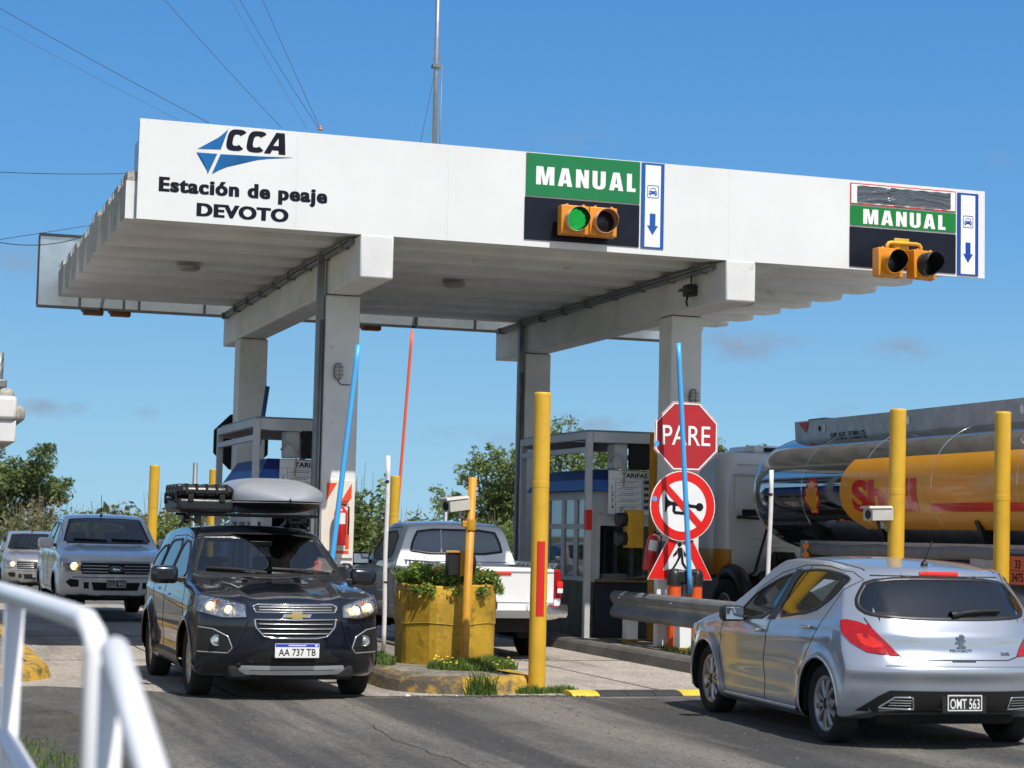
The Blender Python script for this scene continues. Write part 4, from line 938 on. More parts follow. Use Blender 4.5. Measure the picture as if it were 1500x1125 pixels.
# ---------------------------------------------------------------- white hand railing close to the camera
hr = empty('hand_railing', (-1.0, 4.2, 0), 0, 'white tubular hand railing blurred in the left foreground', 'railing')
RAILW = mat('railing_white', (.78, .78, .80), .3, var=.05, vs=4)
def RP(px, py, Y): p = px_at(px, py, Y); return p-Vector((-1.0, 4.2, 0))
mb = MB()
c0 = RP(140, 916, 3.75); 
mb.tube([RP(-70, 846, 5.4), RP(20, 872, 4.75), RP(100, 898, 4.05), RP(126, 908, 3.9), c0+Vector((0, 0, -.022)), c0+Vector((.004, 0, -.055)), c0+Vector((.004, 0, -1.2))], .024, 16)
mb.build('top_rail', RAILW, hr)
mb = MB(); p = RP(22, 880, 4.75); mb.tube([p, p-Vector((.01, 0, 1.3))], .024, 16); mb.build('post', RAILW, hr)
mb = MB(); mb.tube([RP(-60, 1020, 5.2), RP(12, 1085, 4.7), RP(60, 1170, 4.2), RP(130, 1290, 3.8)], .023, 14); mb.build('lower_rail', RAILW, hr)
hr2 = empty('hand_railing', (-.5, 2.9, 0), 0, 'nearest white tubular rail sloping out of the lower left corner', 'railing')
def RQ(px, py, Y): return px_at(px, py, Y)-Vector((-.5, 2.9, 0))
mb = MB(); a, b = RQ(168, 953, 3.3), RQ(240, 1190, 2.7); mb.tube([a+Vector((.0, .05, -.03)), a, a.lerp(b, .5), b, a.lerp(b, 1.8)], .025, 16); mb.build('top_rail', RAILW, hr2)
mb = MB(); p = RQ(163, 965, 3.35); mb.tube([p, p-Vector((0, 0, 1.2))], .023, 16); mb.build('post', RAILW, hr2)

# neighbouring shelter roof poking in at the left edge
cp_ = px_at(29, 612, 27); ns_ = empty('roadside_shelter', (cp_.x, cp_.y, 0)-UX*2.2+Vector((0, 0, 0)) if False else Vector((cp_.x, cp_.y, 0))-UX*2.2, AL, 'dirty white concrete roof corner of shelter at left edge', 'shelter')
mb = MB(); mb.m(CONC_W); mb.box(-3.4, 2.08, -1.2, 2.0, 3.0, 3.32, .05, 2); mb.m(CONC_R); mb.box(2.0, 2.20, -1.1, 1.9, 2.98, 3.20, .07, 3); mb.box(1.85, 2.06, -.9, 1.7, 3.2, 3.45, .08, 3); mb.build('roof_slab', None, ns_)
mb = MB(); mb.box(-3.2, 2.08, -1.15, 1.4, 2.70, 2.995, .02); mb.build('beam', CONC_W, ns_)
mb = MB(); mb.box(1.05, 1.5, .2, .65, 0, 2.68, .02); mb.build('column', CONC_W, ns_)
mb = MB(); mb.box(-2.6, 1.0, -5.5, 3.5, 0, 2.69, .02); mb.build('wall', mat('unseen_reflection_wall', (.16, .13, .11), .8, var=.5, vs=1.2), ns_)  # unseen wall, added to darken reflections in the dark crossover's side
mb = MB(); mb.tube([(1.90, 0, 3.3), (1.90, 0, 4.0)], .05, 8); mb.box(1.8, 2.0, -.1, .1, 3.5, 3.62, .02); mb.build('vent_pipe', GALV_D, ns_)
# ================================================================ vehicle bodies
def pchip(pts, x):
    p = sorted(pts); X = np.array([q[0] for q in p], float); Y = np.array([q[1] for q in p], float); x = np.clip(np.asarray(x, float), X[0], X[-1])
    h = np.diff(X); d = np.diff(Y)/h; m = np.zeros_like(Y); m[0] = d[0]; m[-1] = d[-1]
    for i in range(1, len(X)-1):
        if d[i-1]*d[i] > 0:
            w1 = 2*h[i]+h[i-1]; w2 = h[i]+2*h[i-1]; m[i] = (w1+w2)/(w1/d[i-1]+w2/d[i])
    i = np.clip(np.searchsorted(X, x)-1, 0, len(h)-1); t = (x-X[i])/h[i]
    return Y[i]*(1+2*t)*(1-t)**2+h[i]*m[i]*t*(1-t)**2+Y[i+1]*t*t*(3-2*t)+h[i]*m[i+1]*t*t*(t-1)
def pip(P, poly):
    x, y = P[:, 0], P[:, 1]; ins = np.zeros(len(P), bool); n = len(poly)
    for i in range(n):
        x0, y0 = poly[i]; x1, y1 = poly[(i+1) % n]
        if y0 == y1: continue
        c = ((y0 > y) != (y1 > y)) & (x < (x1-x0)*(y-y0)/(y1-y0)+x0); ins ^= c
    return ins
def chaikin(poly, k=2, keep=()):
    for _ in range(k):
        out = []; n = len(poly)
        for i in range(n):
            a, b = poly[i], poly[(i+1) % n]; out += [(a[0]*.8+b[0]*.2, a[1]*.8+b[1]*.2), (a[0]*.2+b[0]*.8, a[1]*.2+b[1]*.8)]
        poly = out
    return poly
def nearest_on(poly, p):
    best = None
    for i in range(len(poly)):
        a, b = poly[i], poly[(i+1) % len(poly)]; dx, dy = b[0]-a[0], b[1]-a[1]; L = dx*dx+dy*dy
        t = 0 if L == 0 else max(0, min(1, ((p[0]-a[0])*dx+(p[1]-a[1])*dy)/L)); q = (a[0]+t*dx, a[1]+t*dy); d = (q[0]-p[0])**2+(q[1]-p[1])**2
        if best is None or d < best[0]: best = (d, q)
    return best[1], math.sqrt(best[0])
VIEWS = {'L': ((0, 2), 1, 1), 'R': ((0, 2), 1, -1), 'F': ((1, 2), 0, 1), 'B': ((1, 2), 0, -1), 'T': ((0, 1), 2, 1)}
class Body:
    def __init__(s, S):
        nx, ny, nz = S.get('n', (210, 56, 56))
        lat = -np.ones((nx+1, ny+1, nz+1), int)
        I, J, K = np.meshgrid(range(nx+1), range(ny+1), range(nz+1), indexing='ij')
        surf = (I == 0) | (I == nx) | (J == 0) | (J == ny) | (K == 0) | (K == nz)
        lat[surf] = np.arange(surf.sum())
        i, j, k = I[surf], J[surf], K[surf]
        xx = np.linspace(S['xr'][-1][1], S['xf'][-1][1], 2000); w_ = np.ones(2000)
        for a, b, m in S.get('dens', []): w_[(xx > a) & (xx < b)] = m
        cw = np.concatenate([[0], np.cumsum((w_[1:]+w_[:-1])/2)]); cw /= cw[-1]
        r = np.interp(np.linspace(0, 1, nx+1), cw, np.linspace(0, 1, 2000))[i]; t = 2*j/ny-1; sN = k/nz
        t = np.sign(t)*np.abs(t)**.85
        bow = S.get('bow', lambda x: 0*x)
        def top(x, t): return pchip(S['top'], x+bow(x)*t*t)-S.get('crown', .035)*t*t
        hwf = lambda x, z: pchip(S['plan'], x)+pchip(S['side'], z)-S['lean']*np.maximum(0, z-pchip(S['belt'], x))
        xf0, xr0 = S['xf'][-1][1], S['xr'][-1][1]
        z = .2+sN*0.6
        x = None
        for _ in range(8):
            xf = pchip(S['xf'], z)-S['bf'][0]*np.abs(t)**S['bf'][1]; xr = pchip(S['xr'], z)+S['br'][0]*np.abs(t)**S['br'][1]
            x = xr+(xf-xr)*r
            z = pchip(S['bot'], x)+(top(x, t)-pchip(S['bot'], x))*sN
        hw = hwf(x, z)
        V = np.stack([x, t*hw, z], 1)
        Q = []
        def quads(A): 
            Q.append(np.stack([A[:-1, :-1].ravel(), A[1:, :-1].ravel(), A[1:, 1:].ravel(), A[:-1, 1:].ravel()], 1))
        quads(lat[0, :, ::-1]); quads(lat[nx]); quads(lat[:, 0]); quads(lat[:, ny, ::-1]); quads(lat[:, ::-1, 0]); quads(lat[:, :, nz])
        Q = np.concatenate(Q)
        E = np.concatenate([Q[:, [0, 1]], Q[:, [1, 2]], Q[:, [2, 3]], Q[:, [3, 0]]])
        for _ in range(S.get('smooth', 12)):
            acc = np.zeros_like(V); cnt = np.zeros(len(V)); np.add.at(acc, E[:, 0], V[E[:, 1]]); np.add.at(acc, E[:, 1], V[E[:, 0]]); np.add.at(cnt, E[:, 0], 1); np.add.at(cnt, E[:, 1], 1)
            V = V+.5*(acc/cnt[:, None]-V)
        N = s.normals(V, Q)
        if np.mean(np.sum(N*(V-V.mean(0)), 1)) < 0: Q = Q[:, ::-1]; N = -N
        if 'feat' in S: V = S['feat'](V, N)
        s.V, s.Q = V, Q; s.N = s.normals(V, Q)
        s.bvh = BVHTree.FromPolygons([tuple(v) for v in V], [tuple(q) for q in Q])
        s.tag = np.zeros(len(Q), int); s.names = ['body']; s.live = np.ones(len(Q), bool)
    def normals(s, V, Q):
        fn = np.cross(V[Q[:, 2]]-V[Q[:, 0]], V[Q[:, 3]]-V[Q[:, 1]]); N = np.zeros_like(V)
        for c in range(4): np.add.at(N, Q[:, c], fn)
        L = np.linalg.norm(N, axis=1, keepdims=True); return N/np.maximum(L, 1e-12)
    def fnorm(s):
        fn = np.cross(s.V[s.Q[:, 2]]-s.V[s.Q[:, 0]], s.V[s.Q[:, 3]]-s.V[s.Q[:, 1]]); return fn/np.maximum(np.linalg.norm(fn, axis=1, keepdims=True), 1e-12)
    def cast(s, view, a, b):
        (i, j), k, sg = VIEWS[view]; o = [0, 0, 0]; o[i] = a; o[j] = b; o[k] = 5*sg; d = [0, 0, 0]; d[k] = -sg
        h = s.bvh.ray_cast(Vector(o), Vector(d)); return h
    def imprint(s, view, poly, name, nmin=.15, lim=.05, cond=None):
        (i, j), k, sg = VIEWS[view]; fc = s.V[s.Q].mean(1); fn = s.fnorm()
        ok = (fn[:, k]*sg > nmin) & s.live
        if cond is not None: ok &= cond(fc)
        ins = ok & pip(fc[:, [i, j]], poly)
        if name not in s.names: s.names.append(name)
        a = np.zeros(len(s.V), bool); b = np.zeros(len(s.V), bool); a[s.Q[ins].ravel()] = True; b[s.Q[ok & ~ins].ravel()] = True
        for v in np.nonzero(a & b)[0]:
            p = (s.V[v, i], s.V[v, j]); q, d = nearest_on(poly, p)
            if d < lim:
                h = s.cast(view, *q)
                if h[0] is not None and abs(h[0][k]-s.V[v, k]) < .15: s.V[v] = h[0]
        s.tag[ins] = s.names.index(name); return ins
    def imprint_rot(s, phi, poly, name, **kw):
        """imprint seen from a direction turned phi about z from straight behind"""
        c, q = math.cos(phi), math.sin(phi); Rm = np.array([[c, -q, 0], [q, c, 0], [0, 0, 1]])
        cond = kw.get('cond')
        if cond is not None: kw['cond'] = lambda fc: cond(fc @ Rm)
        V0, b0 = s.V, s.bvh; s.V = s.V @ Rm.T; s.bvh = BVHTree.FromPolygons([tuple(v) for v in s.V], [tuple(q_) for q_ in s.Q])
        s.imprint('B', poly, name, **kw); s.V = s.V @ Rm; s.bvh = b0
    def arches(s, xs, zc, r, ymin=.5):
        for xc in xs:
            poly = circ(xc, zc, r, 48)
            for view in 'LR': s.imprint(view, poly, 'void', .25)
            fc = s.V[s.Q].mean(1); inside = ((fc[:, 0]-xc)**2+(fc[:, 2]-zc)**2 < r*r) & (np.abs(fc[:, 1]) > ymin); s.tag[inside] = s.names.index('void')
        s.live &= s.tag != s.names.index('void')
    def part(s, name, objname, material, parent, push=0., label=None):
        if name not in s.names: return None
        f = s.Q[(s.tag == s.names.index(name)) & s.live]
        if not len(f): return None
        u, inv = np.unique(f.ravel(), return_inverse=True); V = s.V[u]+s.N[u]*push
        me = bpy.data.meshes.new(objname); me.from_pydata(V.tolist(), [], inv.reshape(-1, 4).tolist()); me.materials.append(material)
        me.polygons.foreach_set('use_smooth', [True]*len(me.polygons)); me.update()
        me.normals_split_custom_set_from_vertices([tuple(n) for n in s.N[u]])
        o = link(bpy.data.objects.new(objname, me), parent)
        if label: o['label'] = label
        return o
    def lining(s, names, parent, x0, x1, z0, off=.03):
        ids = [s.names.index(n) for n in names if n in s.names]; fc = s.V[s.Q].mean(1)
        f = s.Q[np.isin(s.tag, ids) & (fc[:, 0] > x0) & (fc[:, 0] < x1) & (fc[:, 2] > z0)]
        u, inv = np.unique(f.ravel(), return_inverse=True); V = s.V[u]-s.N[u]*off
        me = bpy.data.meshes.new('cabin_lining'); me.from_pydata(V.tolist(), [], inv.reshape(-1, 4)[:, ::-1].tolist()); me.materials.append(INTER)
        return link(bpy.data.objects.new('cabin_lining', me), parent)
    def strip(s, view, pts, w, name, material, parent, thick=.002, closed=False, step=.02, off=.001, lim=None):
        """ribbon laid along a projected polyline"""
        P = []; n = len(pts); m = n if closed else n-1
        for a in range(m):
            p, q = pts[a], pts[(a+1) % n]; L = math.hypot(q[0]-p[0], q[1]-p[1]); c = max(1, int(L/step))
            for b in range(c): P.append((p[0]+(q[0]-p[0])*b/c, p[1]+(q[1]-p[1])*b/c))
        if not closed: P.append(pts[-1])
        (i, j), k, sg = VIEWS[view]; H = [s.cast(view, *p) for p in P]
        C3 = [(h[0], h[1]) if h[0] is not None else None for h in H]
        mb = MB(); N = len(P); rows = []
        for a in range(N):
            if C3[a] is None: rows.append(None); continue
            pa = C3[(a-1) % N if closed else max(a-1, 0)] or C3[a]; pb = C3[(a+1) % N if closed else min(a+1, N-1)] or C3[a]
            t = Vector(pb[0])-Vector(pa[0]); nn = Vector(C3[a][1]).normalized()
            if nn[k]*sg < 0: nn = -nn
            if t.length < 1e-6: rows.append(None); continue
            sd = t.cross(nn).normalized(); c = Vector(C3[a][0]); ww = w if not callable(w) else w(a/(N-1))
            rows.append([mb.b.verts.new(c+sd*ww/2+nn*off), mb.b.verts.new(c+sd*ww*.42+nn*(off+thick)), mb.b.verts.new(c-sd*ww*.42+nn*(off+thick)), mb.b.verts.new(c-sd*ww/2+nn*off)])
        for a in range(N if closed else N-1):
            A, B = rows[a], rows[(a+1) % N]
            if A is None or B is None or (A[0].co-B[0].co).length > .25: continue
            for c in range(3):
                f = mb.b.faces.new((A[c], A[c+1], B[c+1], B[c])); f.smooth = True
        return mb.build(name, material, parent, fix=False)
    def decal(s, view, poly, name, material, parent, off=.004, grid=.03, bulge=0., nmin=None):
        """sheet cut to a 2D outline and laid on the body"""
        (i, j), k, sg = VIEWS[view]; b = bmesh.new(); b.faces.new([b.verts.new((p[0], p[1], 0)) for p in poly])
        xs = [p[0] for p in poly]; ys = [p[1] for p in poly]
        for ax, lo, hi in ((0, min(xs), max(xs)), (1, min(ys), max(ys))):
            c = lo+grid
            while c < hi-1e-4:
                co = [0, 0, 0]; co[ax] = c; no = [0, 0, 0]; no[ax] = 1
                bmesh.ops.bisect_plane(b, geom=b.verts[:]+b.edges[:]+b.faces[:], plane_co=co, plane_no=no); c += grid
        bmesh.ops.triangulate(b, faces=[f for f in b.faces if len(f.verts) > 4])
        bad = []
        for v in b.verts:
            h = s.cast(view, v.co.x, v.co.y)
            if h[0] is None: bad.append(v); continue
            nn = Vector(h[1]); 
            if nn[k]*sg < 0: nn = -nn
            o = off
            if bulge: _, d = nearest_on(poly, (v.co.x, v.co.y)); o += bulge*min(1, d/.05)**.6
            v.co = Vector(h[0])+nn.normalized()*o
        bmesh.ops.delete(b, geom=bad, context='VERTS')
        for f in b.faces: f.smooth = True
        bmesh.ops.recalc_face_normals(b, faces=b.faces[:])
        me = bpy.data.meshes.new(name); b.to_mesh(me); b.free(); me.materials.append(material)
        if len(me.polygons) and sum(p.normal[k]*sg for p in me.polygons) < 0: me.flip_normals()
        return link(bpy.data.objects.new(name, me), parent)
def mirror_y(poly): return [(-p[0], p[1]) for p in poly]
_wheels = {}
def make_wheel(parent, x, y, r, w, side, style, rim_r):
    """wheel = tyre + rim + hub; side +1 left, -1 right"""
    e = bpy.data.objects.new('wheel', None); link(e, parent); e.location = (x, y, r); e.rotation_euler = (0, .35*x, 0 if side > 0 else math.pi)
    key = (r, w, style)
    if key not in _wheels:
        h = w/2
        mb = MB(); pr = [(rim_r-.01, h*.62), (rim_r+.012, h*.80), (rim_r+.03, h*.93), (r-.045, h*1.0), (r-.015, h*.90), (r-.002, h*.72), (r, h*.4), (r, -h*.4), (r-.002, -h*.72), (r-.015, -h*.9), (r-.045, -h), (rim_r+.03, -h*.93), (rim_r-.01, -h*.62)]
        mb.lathe(pr, ax=(0, 1, 0), n=48)
        for rr_, hh in ((rim_r+.055, h*.985),): mb.tube([(rr_*math.cos(a), hh, rr_*math.sin(a)) for a in np.linspace(0, 2*math.pi, 40, endpoint=False)], .004, 5, closed=True)
        ty = mb.build('tyre', RUBBER, None)
        mb = MB(); mb.m(RIM)
        mb.lathe([(rim_r-.012, -h*.6), (rim_r-.03, -h*.3), (rim_r-.035, h*.5), (rim_r-.02, h*.66), (rim_r+.006, h*.78), (rim_r+.010, h*.74)], ax=(0, 1, 0), n=48)
        ns, w0, w1, dish = style
        for k in range(ns):
            a = 2*math.pi*k/ns; M = Matrix.Rotation(a, 4, 'Y')
            L0, L1 = .045, rim_r-.022
            def pt(x, z, y): return M @ Vector((x, y, z))
            sec = [(L0, w0*.9, h*.56-dish), (L0+(L1-L0)*.5, (w0+w1)/2*.82, h*.62-dish*.3), (L1, w1, h*.58)]
            rows = []
            for x_, ww, yy in sec: rows.append([mb.b.verts.new(pt(x_, -ww/2, yy)), mb.b.verts.new(pt(x_, -ww*.3, yy+.014)), mb.b.verts.new(pt(x_, ww*.3, yy+.014)), mb.b.verts.new(pt(x_, ww/2, yy)), mb.b.verts.new(pt(x_, ww*.4, yy-.035)), mb.b.verts.new(pt(x_, -ww*.4, yy-.035))])
            for A, B in zip(rows, rows[1:]): mb.bridge(A, B, False)
        mb.lathe([(.0, h*.60-dish), (.028, h*.60-dish), (.034, h*.57-dish), (.075, h*.55-dish), (.078, h*.3-dish)], ax=(0, 1, 0), n=24)
        mb.m(BRAKE); mb.lathe([(.001, .0), (rim_r-.03, .0), (rim_r-.03, -.01)], ax=(0, 1, 0), n=32)
        rm = mb.build('rim', None, None)
        mb = MB(); mb.m(GALV_D); mb.lathe([(.05, .005), (rim_r*.68, .005), (rim_r*.68, .022), (.05, .022)], ax=(0, 1, 0), n=32); bk = mb.build('brake_disc', None, None)
        _wheels[key] = [o.data for o in (ty, rm, bk)]
        for o in (ty, rm, bk): bpy.data.objects.remove(o)
    for nme, me in zip(('tyre', 'rim', 'brake_disc'), _wheels[key]): link(bpy.data.objects.new(nme, me), e)
    return e
def wells(parent, xs, r, ra, y_in, y_out):
    for x in xs:
        for s in (1, -1):
            mb = MB(); n = 24; A = []; B = []
            for i in range(n+1):
                a = -.25+(math.pi+.5)*i/n; A.append(mb.b.verts.new((x+ra*math.cos(a), s*y_out, r+ra*math.sin(a)))); B.append(mb.b.verts.new((x+ra*math.cos(a), s*y_in, r+ra*math.sin(a))))
            for i in range(n): mb.b.faces.new((A[i], A[i+1], B[i+1], B[i]))
            mb.b.faces.new(B); mb.build('wheel_well', BRAKE, parent, fix=False)
def plate(parent, loc, w, h, txt, bg, fg, rz, border=None, tilt=0, band=None):
    e = bpy.data.objects.new('number_plate', None); link(e, parent); e.location = loc; e.rotation_euler = (tilt, 0, rz)
    mb = MB(); mb.box(-w/2, w/2, -.006, .0, -h/2, h/2, .003, 1); pl_ = mb.build('plate', bg, e)
    z0 = -h*.36; hh = h*.62
    if band:
        mb = MB(); mb.box(-w/2+.004, w/2-.004, -.0075, -.0062, h*.27, h/2-.003); mb.build('blue_band', band, pl_)
        mb = MB(); mb.box(-w*.2, w*.2, -.0085, -.0076, h*.34, h*.40); mb.box(w*.40, w*.46, -.0085, -.0076, h*.32, h*.44); mb.build('band_marks', TXTW, pl_); hh = h*.5; z0 = -h*.36
    text_obj(txt, -w*.42, z0, w*.84, hh, XZ, -.0075, fg, e, bold=.012)
    if border:
        mb = MB(); b = .008
        for r4 in ((-w/2+.003, w/2-.003, h/2-.003-b, h/2-.003), (-w/2+.003, w/2-.003, -h/2+.003, -h/2+.003+b), (-w/2+.003, -w/2+.003+b, -h/2+.012, h/2-.012), (w/2-.003-b, w/2-.003, -h/2+.012, h/2-.012)): mb.box(r4[0], r4[1], -.0072, -.0062, r4[2], r4[3])
        mb.build('plate_border', border, pl_)
    return e
def seats(parent, rows, zf):
    for x, y, sc in rows:
        mb = MB(); mb.box(x-.02, x+.46*sc, y-.24, y+.24, zf, zf+.17, .05, 3)
        M = Matrix.Translation((x, 0, zf+.1)) @ Matrix.Rotation(R_(-14), 4, 'Y'); mb.box(-.10, .04, y-.23, y+.23, 0, .56*sc, .05, 3, mtx=M); mb.box(-.09, .0, y-.13, y+.13, .60*sc, .79*sc, .04, 3, mtx=M)
        mb.cyl(M @ Vector((-.04, y-.05, .5*sc)), M @ Vector((-.04, y-.05, .64*sc)), .008, n=6); mb.cyl(M @ Vector((-.04, y+.05, .5*sc)), M @ Vector((-.04, y+.05, .64*sc)), .008, n=6)
        mb.build('seat', SEAT, parent)
def dash(parent, x0, x1, hw, z0, z1, yw):
    mb = MB(); mb.box(x0, x1, -hw, hw, z0, z1, .05, 3); mb.build('dashboard', INTER, parent)
    c = Vector((x0-.12, yw, z1-.02)); ax = Vector((-.9, 0, .42)).normalized(); a = Vector((0, 1, 0)); b = ax.cross(a)
    mb = MB(); mb.tube([c+a*(.18*math.cos(t))+b*(.18*math.sin(t)) for t in np.linspace(0, 2*math.pi, 28, endpoint=False)], .015, 8, closed=True)
    mb.bar(c-a*.17, c+a*.17, .05, .02); mb.bar(c, c-b*.17, .05, .02); mb.cyl(c, c-ax*.2, .03, n=10); mb.build('steering_wheel', BLACK, parent)
def mirror(parent, x, y, z, s, sz, shell, facing=1):
    """door mirror; s side, glass faces rearward"""
    m_ = MB(); m_.box(x-.10*sz, x+.07*sz, s*y-.12*sz, s*y+.12*sz, z-.075*sz, z+.085*sz, .045*sz, 4); m_.build_ = None
    o = m_.build('door_mirror', shell, parent)
    a = MB(); a.bar((x+.02, s*(y-.26*sz), z-.05), (x, s*(y-.06), z-.03), .09*sz, .05*sz, bev=.012); a.build('mirror_arm', BLACK, o)
    g = MB(); g.box(x-.104*sz, x-.1005*sz, s*y-.095*sz, s*y+.095*sz, z-.055*sz, z+.065*sz, .0015, 1); g.build('mirror_glass', CHROME, o)
    return o
# ================================================================ the vehicles
def paint(name, col, metal=.55, rough=.32, dirt=None):
    return mat(name, col, rough, metal, 1.0, var=.04, vs=2, dirt=dirt)
def lamp(B, parent, view, y, z, r, name, ring, core, depth=.012, core_r=.6):
    h = B.cast(view, y, z)
    if h[0] is None: return None
    sg = VIEWS[view][2]; c = Vector(h[0]); ax = Vector((sg, 0, 0)); 
    mb = MB(); mb.m(ring); mb.lathe([(r*1.0, -.01), (r, depth), (r*.9, depth+.004), (r*core_r, depth*.4)], c, ax, 24); mb.m(core); mb.lathe([(r*core_r, depth*.4), (r*core_r*.6, depth*.9), (.001, depth)], c, ax, 20)
    return mb.build(name, None, parent)
def car_root(name, pos, head, label, cat, group=None):
    """head = direction the nose points, as a 2D vector"""
    return empty(name, Vector((pos[0], pos[1], 0)), math.atan2(head[1], head[0]), label, cat, group)
def side_group(B, root, tagname, objname, material, push=0., label=None):
    """split a tag that exists on both sides into two parts"""
    out = []
    if tagname not in B.names: return out
    tid = B.names.index(tagname); fc = B.V[B.Q].mean(1)[:, 1]
    for s in (1, -1):
        nm = tagname+('_l' if s > 0 else '_r'); B.names.append(nm); B.tag[(B.tag == tid) & (fc*s > 0)] = len(B.names)-1
        o = B.part(nm, objname, material, root, push, label)
        if o: out.append(o)
    return out
def glaze(B, root, tagname, objname, gl, gasket, view, poly, w=.03):
    for s in ((1, -1) if view in 'LR' else (0,)):
        pass
def tint(tree_root, pairs):
    """give a copied vehicle its own paint"""
    cache = {}
    def go(o):
        if o.type == 'MESH' and any(m in pairs for m in o.data.materials):
            if o.data not in cache:
                d = o.data.copy(); cache[o.data] = d
                for i, m in enumerate(d.materials):
                    if m in pairs: d.materials[i] = pairs[m]
            o.data = cache[o.data]
        for c in o.children: go(c)
    go(tree_root)

# ---------------------------------------------------------------- dark crossover with roof load
def build_crossover():
    P = paint('midnight_paint', (.009, .013, .025), .45, .22)
    root = car_root('crossover_car', (-2.655, 20.19), (.3195, -.9476), 'dark blue grey crossover with roof luggage driving toward the camera', 'car')
    wr, xa = .338, (1.2775, -1.2775)
    def feat(V, N):
        V = V.copy(); x, y, z = V[:, 0], V[:, 1], V[:, 2]; s = np.sign(y); sidew = np.clip(np.abs(N[:, 1])-.3, 0, .6)/.6
        for xc in xa:
            d = np.hypot(x-xc, z-wr-.0); V[:, 1] += s*sidew*.030*np.exp(-((d-.40)/.075)**2)*(z < .95)
        V[:, 1] -= s*sidew*.018*np.exp(-((z-.47)/.09)**2)*(np.abs(x) < .85)
        V[:, 1] += s*sidew*.010*np.exp(-((z-.90+.03*x)/.035)**2)*(np.abs(x) < 1.7)
        up = np.clip(N[:, 2], 0, 1)*(x > .98)
        V[:, 2] += up*.016*np.exp(-((np.abs(y)-.47-.10*(1.9-x))/.06)**2)-up*.012*np.exp(-((np.abs(y)-.30)/.12)**2)
        return V
    S = dict(top=[(-2.12, 1.02), (-1.98, 1.30), (-1.90, 1.55), (-1.5, 1.605), (-.9, 1.645), (-.4, 1.65), (0, 1.615), (.2, 1.565), (.95, 1.155), (1.05, 1.125), (1.4, 1.09), (1.8, 1.03), (2.0, .975), (2.1, .93)],
             bot=[(-2.1, .36), (-1.7, .24), (-1, .20), (1, .20), (1.7, .21), (2.12, .26)], plan=[(-2.12, .80), (-1.8, .865), (-1.3, .885), (0, .885), (1.3, .885), (1.75, .872), (2.0, .835), (2.15, .79)],
             side=[(.2, -.07), (.32, -.015), (.6, 0), (.8, -.004), (1.0, -.02), (1.1, -.035)], belt=[(-2.1, 1.12), (-1, 1.07), (1, 1.03), (2.1, .95)], lean=.40,
             xf=[(.2, 2.03), (.32, 2.10), (.5, 2.15), (.7, 2.15), (.85, 2.125), (.95, 2.06)], xr=[(.3, -2.03), (.5, -2.10), (.9, -2.10), (1.1, -2.05), (1.3, -1.97), (1.55, -1.89)],
             bf=(.36, 2.6), br=(.22, 2.8), bow=lambda x: np.where(x > .05, .16*np.clip((x-.05)/.4, 0, 1), -.10*np.clip((-x-1.5)/.3, 0, 1)), crown=.035, smooth=9, feat=feat, n=(216, 60, 58))
    B = Body(S); B.arches(xa, wr, .392)
    fd = [(.90, .36), (.97, .60), (.93, 1.02), (.80, 1.08), (.22, 1.50), (-.26, 1.535), (-.30, .36)]
    rd = [(-.31, .36), (-.275, 1.535), (-.98, 1.52), (-1.10, 1.44), (-1.12, 1.05), (-.98, .80), (-.88, .55), (-.86, .36)]
    wins = [chaikin([(.74, 1.095), (.20, 1.455), (-.21, 1.488), (-.25, 1.07)], 1), chaikin([(-.33, 1.07), (-.31, 1.49), (-.93, 1.475), (-1.03, 1.42), (-1.03, 1.10)], 1), chaikin([(-1.12, 1.12), (-1.11, 1.42), (-1.42, 1.40), (-1.66, 1.28), (-1.62, 1.16)], 1)]
    for v in 'LR':
        B.imprint(v, fd, 'fdoor'+v); B.imprint(v, rd, 'rdoor'+v)
        for i, w in enumerate(wins): B.imprint(v, w, 'win%d%s' % (i, v))
    WS = [(-.735, 1.175), (-.4, 1.158), (.4, 1.158), (.735, 1.175), (.575, 1.535), (.3, 1.565), (-.3, 1.565), (-.575, 1.535)]
    RW = [(-.62, 1.16), (.62, 1.16), (.52, 1.47), (-.52, 1.47)]
    B.imprint('F', WS, 'ws', .05, cond=lambda c: c[:, 0] > -.1); B.imprint('B', RW, 'rw', .1)
    HLP = [(.455, .785), (.475, .905), (.62, .945), (.82, .985), (.90, .975), (.90, .83), (.66, .775)]
    for s in (1, -1): B.imprint('F', [(s*a, b) for a, b in HLP], 'hl', .03, cond=lambda c: c[:, 0] > 1.55)
    TLP = [(.60, 1.08), (.90, 1.10), (.90, .80), (.68, .78)]
    for s in (1, -1): B.imprint('B', [(s*a, b) for a, b in TLP], 'tl', .05, cond=lambda c: c[:, 0] < -1.7)
    B.part('body', 'body', P, root)
    for v in 'LR':
        for dn, hx, hz in (('fdoor', -.12, .93), ('rdoor', -.86, .97)):
            d = B.part(dn+v, 'door', P, root)
            B.strip(v, [(hx-.09, hz), (hx+.09, hz-.005)], .03, 'door_handle', CHROME, d, .03)
        for i in range(3): B.part('win%d%s' % (i, v), 'side_window', GLASSD, root)
        for i, w in enumerate(wins): B.strip(v, w, .03, 'window_gasket', BLACK, root, .006, True)
        B.strip(v, [(.80, 1.07), (-.25, 1.045), (-1.05, 1.08), (-1.66, 1.15)], .018, 'belt_trim', CHROME, root, .006)
        for g in (fd, rd): B.strip(v, g, .009, 'door_gap', BLACKM, root, .0012, True, off=.0006)
        B.strip(v, [(.88, .335), (-.86, .335)], .10, 'sill_cladding', BLACK, root, .012)
    w_ = B.part('ws', 'windshield', GLASS, root); B.strip('F', WS, .045, 'windshield_band', BLACK, root, .002, True)
    B.part('rw', 'rear_window', GLASSD, root)
